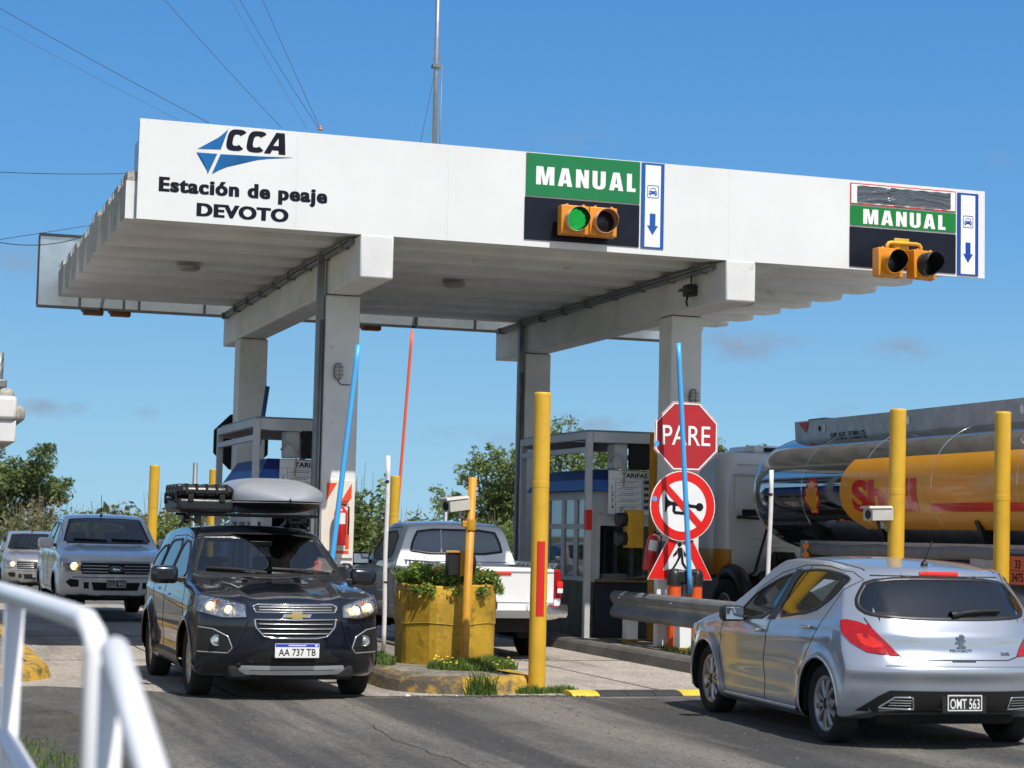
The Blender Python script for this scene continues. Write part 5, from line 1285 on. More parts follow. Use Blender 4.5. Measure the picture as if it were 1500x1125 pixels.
    for o, s in zip(side_group(B, root, 'hl', 'headlight', REFL), (1, -1)):
        for y, z, r, m in ((.61, .855, .062, LAMPON), (.76, .88, .068, LAMPON), (.70, .925, .03, AMBER)): lamp(B, o, 'F', s*y, z, r, 'bulb', CHROME, m, .014, .62)
        B.strip('F', [(s*a, b) for a, b in HLP], .014, 'lamp_rim', BLACK, o, .004, True)
        nid = 'hl'+('_l' if s > 0 else '_r'); B.part(nid, 'lens', LENSC, o, .022)
    side_group(B, root, 'tl', 'tail_light', TAILRED, .004)
    # split grille with gold emblem
    g1 = [(-.375, .835), (-.40, .885), (-.36, .905), (.36, .905), (.40, .885), (.375, .835)]; g2 = [(-.385, .77), (.385, .77), (.375, .70), (.30, .615), (.2, .598), (-.2, .598), (-.30, .615), (-.375, .70)]
    for g, zs in ((g1, (.856, .88)), (g2, (.64, .685, .728))):
        gr_ = B.decal('F', g, 'grille', BLACKM, root, .004)
        for z in zs:
            hw = .345 if z > .68 else .31
            B.strip('F', [(-hw, z), (hw, z)], .009, 'grille_bar', ALU, gr_, .014)
        B.strip('F', g, .015, 'grille_surround', CHROME, gr_, .014, True)
    bar = B.decal('F', [(-.40, .778), (.40, .778), (.395, .826), (-.395, .826)], 'grille_crossbar', P, root, .008)
    GOLD = mat('gold_emblem', (.62, .42, .14), .3, .9)
    em = [(-.125, .790), (-.045, .790), (-.045, .768), (.045, .768), (.045, .790), (.11, .790), (.125, .816), (.045, .816), (.045, .838), (-.045, .838), (-.045, .816), (-.11, .816)]
    B.decal('F', [(a*1.12, .803+(b-.803)*1.2) for a, b in em], 'emblem_rim', CHROME, bar, .020); B.decal('F', [(a*.95, b) for a, b in em], 'emblem', GOLD, bar, .026)
    # bumper: fog lamps, lower intake, skid plate
    lg_ = B.decal('F', [(-.46, .395), (-.32, .475), (.32, .475), (.46, .395), (.40, .37), (-.40, .37)], 'lower_intake', BLACKM, root, .003)
    B.decal('F', [(-.80, .372), (-.50, .36), (.50, .36), (.80, .372), (.80, .25), (-.80, .25)], 'lower_cladding', BLACK, root, .003)
    sk = B.decal('F', [(-.53, .270), (-.48, .345), (.48, .345), (.53, .270), (.44, .262), (-.44, .262)], 'skid_plate', mat('skid_silver', (.58, .59, .60), .35, .15), root, .014)
    B.strip('F', [(-.40, .305), (.40, .305)], .014, 'skid_groove', GALV_D, sk, .002, off=.015)
    for s in (1, -1):
        fp_ = B.decal('F', [(s*a, b) for a, b in ((.585, .50), (.62, .60), (.74, .665), (.86, .68), (.87, .46), (.62, .455))], 'fog_lamp_bay', BLACK, root, .003)
        lamp(B, fp_, 'F', s*.715, .565, .052, 'fog_lamp', CHROME, REFL, .02, .8)
        B.strip('F', [(s*a, b) for a, b in ((.86, .685), (.74, .67), (.615, .605), (.575, .50), (.61, .452), (.86, .455))], .013, 'bay_trim', ALU, fp_, .006)
        B.strip('F', [(s*.44, .76), (s*.50, .62), (s*.55, .50)], .014, 'bumper_crease', P, root, .010)
        mirror(root, .60, 1.02, 1.135, s, 1.12, P)
        B.strip('T', [(1.12, s*.62), (1.6, s*.56), (1.98, s*.47)], .008, 'bonnet_gap', BLACKM, root, .001)
    B.strip('F', [(-.60, .925), (-.36, .93), (.36, .93), (.60, .925)], .008, 'bonnet_gap', BLACKM, root, .001)
    plate(root, (2.205, 0, .487), .42, .132, 'AA 737 TB', PLATEW, TXTB, math.pi/2, None, 0, mat('plate_blue', (.01, .05, .45), .4))
    # wipers, scuttle
    B.strip('F', [(-.72, 1.165), (0, 1.135), (.72, 1.165)], .06, 'wiper_scuttle', BLACK, root, .004)
    for y0, y1, z1 in ((-.62, -.05, 1.185), (.02, .62, 1.185)):
        wpr = B.strip('F', [(y0, 1.205), ((y0+y1)/2, 1.195), (y1, z1-.02)], .020, 'wiper', BLACK, root, .022, off=.006)
    # inside
    B.lining(['body', 'fdoorL', 'fdoorR', 'rdoorL', 'rdoorR'], root, -1.9, .95, .45)
    mb = MB(); mb.box(-1.9, 1.0, -.74, .74, .36, .40); mb.build('cabin_floor', INTER, root)
    seats(root, [(-.25, .38, 1), (-.25, -.38, 1), (-1.15, .38, 1), (-1.15, -.38, 1)], .45); dash(root, .42, .86, .70, .72, 1.06, .38)
    mb = MB(); mb.box(.30, .33, -.12, .12, 1.43, 1.49, .01); mb.build('rear_view_mirror', BLACK, root)
    mb = MB(); mb.box(.44, .46, .54, .62, 1.12, 1.30, .012); mb.build('red_pass', mat('pass_red', (.7, .07, .03), .5), root)
    h = B.cast('F', .63, 1.19); mb = MB(); mb.box(h[0].x-.05, h[0].x-.045, .58, .67, 1.165, 1.20); mb.build('paper_sticker', PLATEW, root)
    wells(root, xa, wr, .40, .50, .86)
    for x in xa:
        for s in (1, -1):
            B.strip('L' if s > 0 else 'R', [(x+.408*math.cos(a), wr+.408*math.sin(a)) for a in np.linspace(-.05, math.pi+.05, 40)], .04, 'arch_lip', BLACK if False else P, root, .010)
            make_wheel(root, x, s*.765, wr, .215, s, (5, .085, .12, .0), .215)
    mb = MB(); mb.box(-2.0, 2.0, -.6, .6, .20, .34, .04); mb.build('underbody', BRAKE, root)
    # roof rack: rails and two crossbars with feet
    mb = MB()
    for s in (1, -1): mb.tube([(.05, s*.56, 1.60), (.0, s*.565, 1.65), (-.5, s*.575, 1.70), (-1.2, s*.57, 1.685), (-1.45, s*.56, 1.62)], .016, 8)
    mb.build('roof_rail', BLACK, root)
    for x in (-.25, -1.0):
        mb = MB(); mb.bar((x, -.68, 1.755), (x, .72, 1.755), .07, .03, bev=.01)
        for s in (1, -1): mb.box(x-.04, x+.04, s*.565-.035, s*.565+.035, 1.66, 1.75, .012)
        mb.build('roof_bar', BLACK, root)
    return root, B
xover, XB = build_crossover()
XM = Matrix.Translation(xover.location) @ Matrix.Rotation(xover.rotation_euler.z, 4, 'Z')
# silver roof box and black case lying on the bars
def top_item(name, x, y, z, label, cat):
    p = XM @ Vector((x, y, z)); return empty(name, p, xover.rotation_euler.z, label, cat)
rb = top_item('roof_box', -.55, .27, 1.772, 'silver streamlined roof box on the dark crossover', 'roof box')
def pod(L, W_, H_, z0, nose, n=40, m=28):
    """half shell: flat rim, domed and pointed toward +x"""
    mb = MB(); rows = []
    for i in range(n+1):
        x = -L/2+L*i/n; t = i/n
        wf = min(1, (1-t)/.30)**.55 if t > .70 else 1; wb = min(1, t/.10)**.5 if t < .1 else 1
        hf = (1-max(0, (t-.35)/.65)**2.2*.92); hb = min(1, t/.16)**.5 if t < .16 else 1
        row = []
        for j in range(m+1):
            a = math.pi*j/m; c, s_ = math.cos(a), math.sin(a)
            row.append(mb.b.verts.new((x, W_/2*max(.02, wf*wb)*math.copysign(abs(c)**.62, c), z0+H_*max(.03, hf*hb)*abs(s_)**.68)))
        rows.append(row)
    for A, B_ in zip(rows, rows[1:]):
        for j in range(m): f = mb.b.faces.new((A[j], A[j+1], B_[j+1], B_[j])); f.smooth = True
    return mb
BOXS = mat('roof_box_silver', (.40, .42, .45), .38, .35, .3, var=.04, vs=4)
pod(2.0, .98, .26, .135, 1).build('lid', BOXS, rb)
mb = pod(1.99, .99, .03, .115, 1); mb.build('rim', BOXS, rb)
mb = pod(1.86, .92, -.115, .125, 1); mb.build('base_tray', BLACK, rb)
bc = top_item('roof_case', -.60, -.52, 1.772, 'black ribbed plastic case strapped beside the silver roof box', 'luggage case')
CASEB = mat('case_black', (.012, .013, .016), .33, bump=.12, bs=60)
mb = MB(); mb.box(-.46, .46, -.275, .33, .0, .15, .045, 4); mb.build('base_shell', CASEB, bc)
mb = MB(); mb.box(-.46, .46, -.28, .335, .152, .29, .085, 5); mb.build('lid_shell', CASEB, bc)
mb = MB()
for k in range(5): mb.box(-.44, .467, -.20+k*.105, -.165+k*.105, .165, .2985, .03, 3)
for k in range(4): mb.box(-.36+k*.22, -.30+k*.22, -.287, -.10, .165, .297, .03, 3)
mb.build('ribs', CASEB, bc)
mb = MB(); mb.box(.458, .475, -.17, -.11, .11, .19, .008); mb.box(.458, .475, .16, .22, .11, .19, .008); mb.tube([(-.16, -.275, .14), (-.12, -.31, .14), (.12, -.31, .14), (.16, -.275, .14)], .014, 8)
for x in (-.36, .36): mb.box(x-.03, x+.03, -.292, -.27, .09, .21, .008)
mb.build('latches', BLACKM, bc)

# ---------------------------------------------------------------- silver hatchback from behind
def build_hatch():
    P = paint('silver_blue_paint', (.42, .465, .54), .60, .28)
    c = Vector((3.0906, 17.095)); hd = Vector((-.2507, .9681)); lf = Vector((-hd.y, hd.x)); c = c+lf*.03
    root = car_root('hatchback_car', c, hd, 'silver blue hatchback seen from behind entering the middle lane', 'car')
    wr, xa = .316, (1.304, -1.304)
    def feat(V, N):
        V = V.copy(); x, y, z = V[:, 0], V[:, 1], V[:, 2]; s = np.sign(y); sd_ = np.clip(np.abs(N[:, 1])-.3, 0, .6)/.6
        for xc in xa:
            d = np.hypot(x-xc, z-wr); V[:, 1] += s*sd_*.022*np.exp(-((d-.385)/.07)**2)*(z < .85)
        V[:, 1] -= s*sd_*.016*np.exp(-((z-.42)/.10)**2)*np.exp(-(x/.95)**6)
        V[:, 1] += s*sd_*.008*np.exp(-((z-.80+.035*x)/.03)**2)*(np.abs(x) < 1.5)
        bk = np.clip(-N[:, 0], 0, 1)*(x < -1.5)
        V[:, 0] -= bk*(.020*np.exp(-((z-.90)/.05)**2)*(np.abs(y) < .72)-.014*np.exp(-((z-.77)/.05)**2)*(np.abs(y) < .6))
        V[:, 0] -= bk*.030*np.exp(-((z-.62)/.06)**2)
        return V
    S = dict(top=[(-2.05, .72), (-1.93, .93), (-1.80, 1.12), (-1.66, 1.34), (-1.58, 1.395), (-1.3, 1.44), (-.8, 1.488), (-.35, 1.498), (0, 1.475), (.3, 1.405), (1.2, 1.03), (1.32, .99), (1.6, .93), (1.95, .84), (2.15, .74), (2.22, .66)],
             bot=[(-2.05, .335), (-1.85, .30), (-1.6, .22), (-1, .165), (1, .165), (1.7, .18), (2.2, .22)], plan=[(-2.06, .835), (-1.75, .885), (-1.3, .905), (0, .905), (1.3, .90), (1.8, .87), (2.2, .80)],
             side=[(.16, -.07), (.26, -.012), (.5, 0), (.75, -.006), (.92, -.03), (1.0, -.05)], belt=[(-2.05, 1.02), (-1.2, .98), (0, .93), (1, .88), (2.2, .75)], lean=.40,
             xf=[(.2, 2.14), (.4, 2.22), (.6, 2.22), (.75, 2.16)], xr=[(.26, -1.97), (.34, -2.01), (.50, -2.055), (.64, -2.06), (.72, -2.03), (.78, -1.995), (.93, -1.945), (1.05, -1.875), (1.2, -1.775), (1.35, -1.665), (1.40, -1.60)],
             bf=(.42, 2.4), br=(.29, 3.0), bow=lambda x: np.where(x > 0, .22*np.clip((x-.05)/.4, 0, 1), -.08*np.clip((-x-1.3)/.3, 0, 1)), crown=.035, smooth=6, feat=feat, n=(240, 64, 60), dens=[(-1.98, -1.5, 2.2)])
    B = Body(S); B.arches(xa, wr, .362)
    fd = [(.80, .25), (.93, .60), (.90, .86), (.66, .915), (.33, 1.20), (-.05, 1.335), (-.52, 1.41), (-.66, 1.415), (-.20, .93), (-.13, .60), (-.14, .25)]
    rd = [(-.145, .25), (-.135, .60), (-.205, .93), (-.665, 1.415), (-1.0, 1.415), (-1.40, 1.375), (-1.52, 1.315), (-1.38, 1.13), (-1.21, .90), (-1.0, .62), (-.82, .25)]
    fd = [(a, b) for a, b in fd]; W1 = chaikin([(.64, .925), (.60, .975), (.34, 1.165), (-.06, 1.295), (-.50, 1.362), (-.585, 1.364), (-.175, .955)], 1); W2 = chaikin([(-.36, .972), (-.72, 1.37), (-1.0, 1.372), (-1.38, 1.342), (-1.45, 1.305), (-1.30, 1.16), (-1.03, 1.035)], 1)
    # the two door windows sit either side of the raked black pillar
    W1 = chaikin([(.66, .915), (.62, .97), (.35, 1.16), (-.05, 1.29), (-.48, 1.36), (-.20, .95)], 1); W1 = chaikin([(.66, .91), (.62, .965), (.35, 1.155), (-.06, 1.288), (-.36, 1.345), (-.16, .948)], 1); W2 = chaikin([(-.26, .958), (-.45, 1.355), (-.72, 1.375), (-1.0, 1.376), (-1.38, 1.345), (-1.46, 1.305), (-1.31, 1.17), (-1.03, 1.04)], 1)
    PIL = [(-.13, .935), (-.34, 1.37), (-.48, 1.378), (-.29, .94)]
    for v in 'LR':
        B.imprint(v, fd, 'fdoor'+v); B.imprint(v, rd, 'rdoor'+v); B.imprint(v, W1, 'w1'+v); B.imprint(v, W2, 'w2'+v)
    RW = chaikin([(-.655, 1.045), (-.3, 1.025), (.3, 1.025), (.655, 1.045), (.72, 1.10), (.70, 1.18), (.58, 1.335), (-.58, 1.335), (-.70, 1.18), (-.72, 1.10)], 2)
    B.imprint('B', RW, 'rw', .08)
    WS = [(-.74, .985), (.74, .985), (.55, 1.39), (-.55, 1.39)]; B.imprint('F', WS, 'ws', .05, cond=lambda c: c[:, 0] > -.2)
    TP = chaikin([(.515, .745), (.62, .86), (.74, .945), (.86, .985), (.95, .99), (.96, .93), (.91, .84), (.80, .758)], 1)
    # seen from 45 degrees behind: horizontal coordinate runs along the corner
    TL = [(-1.02, .735), (-.90, .86), (-.80, .945), (-.70, .985), (-.58, 1.005), (-.525, .995), (-.56, .90), (-.65, .825), (-.78, .76), (-.90, .745)]
    for s in (1, -1):
        B.imprint_rot(s*R_(45), [(s*a, b) for a, b in TL], 'tl', nmin=.1, lim=.05, cond=lambda c, s=s: c[:, 1]*s > .3)
    SP = [(-1.55, 1.0), (-1.62, 1.02), (-1.90, .98), (-1.99, .93), (-1.98, .80), (-1.80, .80), (-1.66, .90)]
    HLP = [(.45, .62), (.75, .78), (.95, .84), (.95, .66), (.6, .58)]
    for s in (1, -1): B.imprint('F', [(s*a, b) for a, b in HLP], 'hl', .03, cond=lambda c: c[:, 0] > 1.6)
    TG = [(-.70, 1.02), (-.655, .90), (-.50, .735), (-.40, .712), (.40, .712), (.50, .735), (.655, .90), (.70, 1.02)]
    B.imprint('B', TG+[(.60, 1.37), (-.60, 1.37)], 'gate_all', .02, cond=lambda c: np.isin(B.tag, [0]))
    DF = [(-.80, .30), (-.66, .43), (-.585, .475), (.585, .475), (.66, .43), (.80, .305), (.6, .30), (-.6, .30)]
    B.part('body', 'body', P, root); tg = B.part('gate_all', 'tailgate', P, root)
    for v in 'LR':
        for dn, hx, hz in (('fdoor', -.03, .832), ('rdoor', -1.03, .908)):
            d = B.part(dn+v, 'door', P, root); B.strip(v, [(hx-.11, hz+.004), (hx+.10, hz-.004)], lambda t: .030 if .1 < t < .9 else .02, 'door_handle', CHROME, d, .030)
            B.decal(v, circ(hx-.02, hz+.004, .075, 16, .034), 'handle_recess', P, d, .001)
        B.part('w1'+v, 'side_window', GLASS, root); B.part('w2'+v, 'side_window', GLASS, root)
        for w in (W1, W2): B.strip(v, w, .026, 'window_gasket', BLACK, root, .005, True)
        B.decal(v, PIL, 'pillar_cover', BLACK, root, .005)
        B.decal(v, [(.80, .905), (.60, 1.02), (.66, .905)], 'mirror_triangle', BLACK, root, .004)
        for g in (fd, rd): B.strip(v, g, .008, 'door_gap', BLACKM, root, .001, True, off=.0006)
        B.strip(v, [(.80, .225), (-.85, .225)], .06, 'sill_cladding', P, root, .012)
    B.part('ws', 'windshield', GLASS, root); B.part('rw', 'rear_window', GLASSD, root); B.strip('B', RW, .038, 'window_band', BLACK, root, .003, True); B.strip('F', WS, .04, 'windshield_band', BLACK, root, .002, True)
    for o, s in zip(side_group(B, root, 'tl', 'tail_light', TAILRED, .006), (1, -1)):
        B.decal('B', chaikin([(s*.60, .80), (s*.64, .855), (s*.72, .90), (s*.78, .90), (s*.76, .83), (s*.70, .79)], 2), 'lamp_facet', TAILLIT, o, .0075, .03)
    for o in side_group(B, root, 'hl', 'headlight', REFL, .002): pass
    B.strip('B', TG, .010, 'tailgate_gap', BLACKM, tg, .0014)
    B.strip('B', [(-.62, .665), (.62, .665)], .012, 'bumper_step', P, root, .004)
    # brake lamp, wiper, spoiler lip, antenna
    B.strip('B', [(-.165, 1.365), (.165, 1.365)], .032, 'brake_light', TAILLIT, tg, .02)
    B.strip('B', [(-.03, 1.052), (.1, 1.062), (.30, 1.075)] if False else [(.02, 1.05), (-.20, 1.075), (-.42, 1.078)], lambda t: .06 if t < .15 else (.040 if t < .6 else .026), 'rear_wiper', BLACK, tg, .035)
    B.strip('B', [(-.56, 1.352), (.56, 1.352)], .012, 'spoiler_gap', BLACKM, tg, .001)
    p = B.cast('T', -1.35, 0)[0]; mb = MB(); mb.lathe([(.03, -.01), (.03, .015), (.012, .04), (.0, .045)], p, n=12); mb.tube([p+Vector((0, 0, .03)), p+Vector((-.12, -.01, .20))], .006, 6); mb.build('antenna', BLACK, root)
    for s in (1, -1): B.strip('T', [(.1, s*.60), (-.5, s*.615), (-1.0, s*.605), (-1.45, s*.575)], .012, 'roof_channel', BLACK, root, .002)
    # black diffuser with bright edged vents
    df = B.decal('B', DF, 'diffuser', BLACK, root, .006, .025)
    for s in (1, -1):
        vt = [(s*a, b) for a, b in ((.40, .335), (.42, .425), (.55, .425), (.655, .338))]
        o = B.decal('B', vt, 'vent', BLACKM, df, .010); B.strip('B', vt, .012, 'vent_trim', CHROME, o, .006, True, off=.010)
        for z in (.36, .38, .40): B.strip('B', [(s*.425, z), (s*.585, z)], .008, 'vent_louvre', GALV_D, o, .004, off=.011)
    hl = B.cast('B', 0, .385)[0]
    plate(root, (hl.x-.022, .0, .385), .30, .128, 'OMT 563', PLATEK, PLATEW, -math.pi/2, PLATEW, 0)
    mb = MB(); mb.box(hl.x-.02, hl.x, -.19, .19, .30, .46, .006); mb.build('plate_recess', BLACK, df)
    B.strip('B', [(-.10, .705), (.10, .705)], .022, 'boot_handle', BLACK, tg, .004)
    # emblem: a small rearing lion, and lettering strips
    lion = [(-.005, .905), (.03, .905), (.045, .885), (.03, .875), (.05, .86), (.038, .845), (.02, .85), (.022, .83), (.05, .815), (.045, .80), (.005, .805), (-.015, .80), (-.045, .803), (-.02, .818), (-.012, .838), (-.05, .835), (-.05, .85), (-.01, .862), (-.045, .872), (-.04, .89), (-.01, .885)]
    B.decal('B', [(-a*.9, b) for a, b in lion], 'emblem', mat('emblem_steel', (.22, .23, .25), .2, .9), tg, .006, .02)
    def on_back(txt, y, z, w, h_):
        vs, fs = text2d(txt, w, h_, .02); me = bpy.data.meshes.new('lettering'); co = []
        for q in vs:
            hh = B.cast('B', y-q[0], z+q[1]); co.append(tuple(Vector(hh[0])+Vector(hh[1]).normalized()*.004))
        me.from_pydata(co, [], fs); me.materials.append(mat('emblem_steel', (.22, .23, .25), .2, .9)); link(bpy.data.objects.new('lettering', me), tg)
    on_back('PEUGEOT', .095, .772, .19, .022); on_back('308', -.345, .745, .085, .026)
    for s in (1, -1): mirror(root, .42, .99, .955, s, .86, BLACK)
    for o in [c_ for c_ in root.children if c_.name.startswith('door_mirror')]: pass
    B.lining(['body', 'fdoorL', 'fdoorR', 'rdoorL', 'rdoorR', 'gate_all'], root, -1.9, 1.0, .40)
    mb = MB(); mb.box(-1.85, 1.1, -.72, .72, .30, .34); mb.build('cabin_floor', INTER, root)
    mb = MB(); mb.box(-1.72, -1.12, -.62, .62, .93, .95); mb.build('parcel_shelf', INTER, root)
    mb = MB(); mb.box(-1.62, -1.50, -.30, .42, .952, .975, .005); mb.box(-1.55, -1.45, .32, .5, .952, 1.06, .02); mb.build('shelf_clutter', mat('shelf_papers', (.35, .32, .30), .8, var=.5, vs=14), root)
    seats(root, [(-.2, .36, 1), (-.2, -.36, 1), (-1.0, .36, .9), (-1.0, -.36, .9)], .36); dash(root, .55, 1.0, .68, .62, .93, .36)
    wells(root, xa, wr, .368, .50, .875)
    for x in xa:
        for s in (1, -1):
            B.strip('L' if s > 0 else 'R', [(x+.372*math.cos(a), wr+.372*math.sin(a)) for a in np.linspace(.02, math.pi-.02, 40)], .022, 'arch_lip', P, root, .006)
            make_wheel(root, x, s*.765, wr, .205, s, (10, .035, .055, .0), .215)
    mb = MB(); mb.box(-1.75, 1.95, -.6, .6, .19, .32, .04);  mb.build('underbody', BRAKE, root)
    # paper sheet stuck in the rear door window
    mb = MB(); h = B.cast('L', -1.05, 1.2); yy = h[0].y-.02
    mb.face([Vector((-.80, yy+.02, 1.20)), Vector((-1.02, yy-.01, 1.335-.03)), Vector((-1.30, yy-.02, 1.30)), Vector((-1.06, yy+.02, 1.12))]); sh = mb.build('paper_sheet', PLATEW, root)
    return root, B, P
hatch, HB, HP = build_hatch()
# ---------------------------------------------------------------- pickups
def build_pickup(kind, root, P):
    A = kind == 'double'
    wr = .385 if A else .365; xa = (1.61, -1.61) if A else (1.54, -1.545)
    hw = .92 if A else .885
    cab_r = -1.15 if A else -.50       # rear of the cab roof
    end = -2.72 if A else -2.62
    rail = 1.21 if A else 1.20
    if A: top = [(end, rail-.01), (-2.6, rail), (-1.35, rail), (-1.29, rail+.005), (-1.22, 1.40), (-1.16, 1.70), (-1.08, 1.765), (-.9, 1.795), (-.3, 1.812), (.15, 1.795), (.42, 1.735), (1.16, 1.315), (1.27, 1.27), (1.6, 1.235), (2.1, 1.17), (2.4, 1.09), (2.5, 1.02)]
    else: top = [(end, rail-.01), (-2.5, rail), (-.72, rail), (-.66, rail+.005), (-.60, 1.38), (-.55, 1.66), (-.47, 1.735), (-.3, 1.765), (.1, 1.78), (.4, 1.765), (.62, 1.71), (1.15, 1.29), (1.28, 1.23), (1.6, 1.19), (2.1, 1.11), (2.35, 1.03), (2.45, .95)]
    def feat(V, N):
        V = V.copy(); x, y, z = V[:, 0], V[:, 1], V[:, 2]; s = np.sign(y); sd_ = np.clip(np.abs(N[:, 1])-.3, 0, .6)/.6
        for xc in xa:
            d = np.hypot(x-xc, z-wr); V[:, 1] += s*sd_*.035*np.exp(-((d-.47)/.085)**2)*(z < 1.05)
        V[:, 1] -= s*sd_*.014*np.exp(-((z-.66)/.10)**2)*(np.abs(x) < 1.0)
        up = np.clip(N[:, 2], 0, 1)*(x > 1.2); V[:, 2] += up*.018*np.exp(-((np.abs(y)-.52)/.08)**2)
        return V
    zf = 0 if A else -.04
    S = dict(top=top, bot=[(end, .55), (-2.2, .50), (-1, .42), (1, .42), (1.9, .42), (2.5, .40)], plan=[(end, hw-.05), (-2.3, hw-.01), (-1.2, hw), (1.2, hw), (1.9, hw-.01), (2.3, hw-.03), (2.53, hw-.07)],
             side=[(.4, -.06), (.5, -.02), (.7, 0), (.95, 0), (1.1, -.008), (1.25, -.035)], belt=[(end, 1.22), (0, 1.20), (1.2, 1.17), (2.5, 1.0)], lean=.34,
             xf=[(.38, 2.44), (.5, 2.51), (.7, 2.53), (.85, 2.52), (1.0+zf, 2.49), (1.08+zf, 2.43)], xr=[(.5, end), (1.3, end)], bf=(.34, 2.6), br=(.05, 4.),
             bow=lambda x: np.where(x > .3, .14*np.clip((x-.3)/.4, 0, 1), 0), crown=.03, smooth=7, feat=feat, n=(270, 56, 54), dens=[(cab_r-.2, cab_r+.12, 4)])
    if not A: S['xf'] = [(a, b-.06) for a, b in S['xf']]
    B = Body(S); B.arches(xa, wr, .455 if A else .43, .45)
    # doors and windows
    if A:
        fd = [(.98, .52), (1.12, .70), (1.12, 1.22), (.98, 1.30), (.42, 1.68), (-.02, 1.70), (-.05, .52)]; rd = [(-.06, .52), (-.03, 1.70), (-.85, 1.69), (-1.0, 1.62), (-1.06, 1.2), (-1.05, .95), (-.95, .70), (-.92, .52)]
        ws_ = [chaikin([(.90, 1.27), (.44, 1.62), (.03, 1.655), (.0, 1.25)], 1), chaikin([(-.09, 1.25), (-.07, 1.655), (-.82, 1.645), (-.93, 1.58), (-.95, 1.25)], 1)]
        doors = [(fd, 'fd', .10), (rd, 'rd', -.88)]
    else:
        fd = [(.98, .52), (1.10, .68), (1.12, 1.18), (.98, 1.26), (.58, 1.66), (-.26, 1.68), (-.30, .52)]; doors = [(fd, 'fd', -.15)]
        ws_ = [chaikin([(.92, 1.235), (.58, 1.60), (-.20, 1.63), (-.24, 1.22)], 1)]
    for v in 'LR':
        for d, n_, _ in doors: B.imprint(v, d, n_+v)
        for i, w in enumerate(ws_): B.imprint(v, w, 'w%d%s' % (i, v))
    zb, zt, tb, tt = (1.335, 1.73, .73, .60) if A else (1.30, 1.70, .72, .62)
    WS = [(-tb, zb), (-.4, zb-.015), (.4, zb-.015), (tb, zb), (tt, zt-.02), (.3, zt), (-.3, zt), (-tt, zt-.02)]; B.imprint('F', WS, 'ws', .05, cond=lambda c: c[:, 0] > 0)
    RW = chaikin([(-.66, 1.33), (.66, 1.33), (.62, 1.50), (.54, 1.655), (-.54, 1.655), (-.62, 1.50)], 1) if not A else chaikin([(-.62, 1.35), (.62, 1.35), (.54, 1.68), (-.54, 1.68)], 1)
    B.imprint('B', RW, 'rw', .1, cond=lambda c: c[:, 0] > end+.5)
    bx0, bx1, bw = end+.09, cab_r-.24 if A else cab_r-.26, hw-.16
    B.imprint('T', rect(bx0, bx1, -bw, bw), 'void', .3, cond=lambda c: c[:, 2] > .9); B.live &= B.tag != B.names.index('void')
    if A: HLP = [(.56, .855), (.60, .985), (.78, 1.05), (.93, 1.07), (.95, .92), (.80, .83)]
    else: HLP = [(.55, .80), (.60, .93), (.90, .99), (.90, .84), (.7, .78)]
    for s in (1, -1): B.imprint('F', [(s*a, b) for a, b in HLP], 'hl', .03, cond=lambda c: c[:, 0] > 1.9)
    tz0, tz1 = .80, 1.17
    TP = [(hw-.135, tz0), (hw+.02, tz0), (hw+.02, tz1), (hw-.135, tz1)]
    for s in (1, -1): B.imprint('B', [(s*a, b) for a, b in TP], 'tl', .2, cond=lambda c: c[:, 0] < end+.2)
    for v in 'LR': B.imprint(v, rect(end-.05, end+.11, tz0, tz1), 'tl', .1)
    TG = rect(-(hw-.15), hw-.15, .74, rail+.02); B.imprint('B', TG, 'tg', .3, cond=lambda c: c[:, 0] < end+.2)
    B.part('body', 'body', P, root); tg = B.part('tg', 'tailgate', P, root)
    for v in 'LR':
        for d, n_, hx in doors:
            o = B.part(n_+v, 'door', P, root); B.strip(v, [(hx-.10, 1.09), (hx+.10, 1.085)], .035, 'door_handle', P if A else BLACK, o, .03); B.strip(v, d, .010, 'door_gap', BLACKM, o, .001, True, off=.0006)
        for i, w in enumerate(ws_): B.part('w%d%s' % (i, v), 'side_window', GLASSD if A else GLASS, root); B.strip(v, w, .03, 'window_gasket', BLACK, root, .005, True)
        xg = cab_r-.10 if A else cab_r-.08
        B.strip(v, [(xg, .56), (xg, 1.24)], .018, 'bed_gap', BLACKM, root, .001)
        if not A: B.strip(v, [(.9, .60), (-2.3, .60)], .02, 'body_crease', P, root, .004); B.strip(v, [(bx1+.1, rail-.10), (end+.15, rail-.10)], .012, 'bed_crease', P, root, .004)
    B.part('ws', 'windshield', GLASS, root); B.strip('F', WS, .045, 'windshield_band', BLACK, root, .002, True)
    B.part('rw', 'rear_window', GLASSD, root); B.strip('B', RW, .035, 'window_gasket', BLACK, root, .004, True)
    if not A:
        for y in (-.22, .22): B.strip('B', [(y, 1.335), (y, 1.65)], .03, 'window_bar', GALV, root, .012)
    for o, s in zip(side_group(B, root, 'hl', 'headlight', REFL), (1, -1)):
        lamp(B, o, 'F', s*.67 if A else s*.68, .925 if A else .87, .085, 'bulb', CHROME, LAMPON, .016, .75); lamp(B, o, 'F', s*.83, .955 if A else .9, .045, 'bulb', CHROME, AMBER, .012, .6)
        B.part('hl'+('_l' if s > 0 else '_r'), 'lens', LENSC, o, .02)
    for o, s in zip(side_group(B, root, 'tl', 'tail_light', TAILRED, .01), (1, -1)):
        for za, zb2, m in ((.87, .93, PLATEW), (.94, 1.02, TAILLIT)):
            mb = MB(); mb.box(end-.022, end-.008, s*(hw-.12) if s > 0 else s*hw-.004+.0, s*hw+.004 if s > 0 else s*(hw-.12), za, zb2, .004, 1) if False else mb.box(end-.024, end-.008, min(s*(hw-.12), s*(hw-.045)), max(s*(hw-.12), s*(hw-.045)), za, zb2, .004, 1); mb.build('lamp_band', m, o)
    # tailgate trim
    B.strip('B', TG, .010, 'tailgate_gap', BLACKM, tg, .001, True)
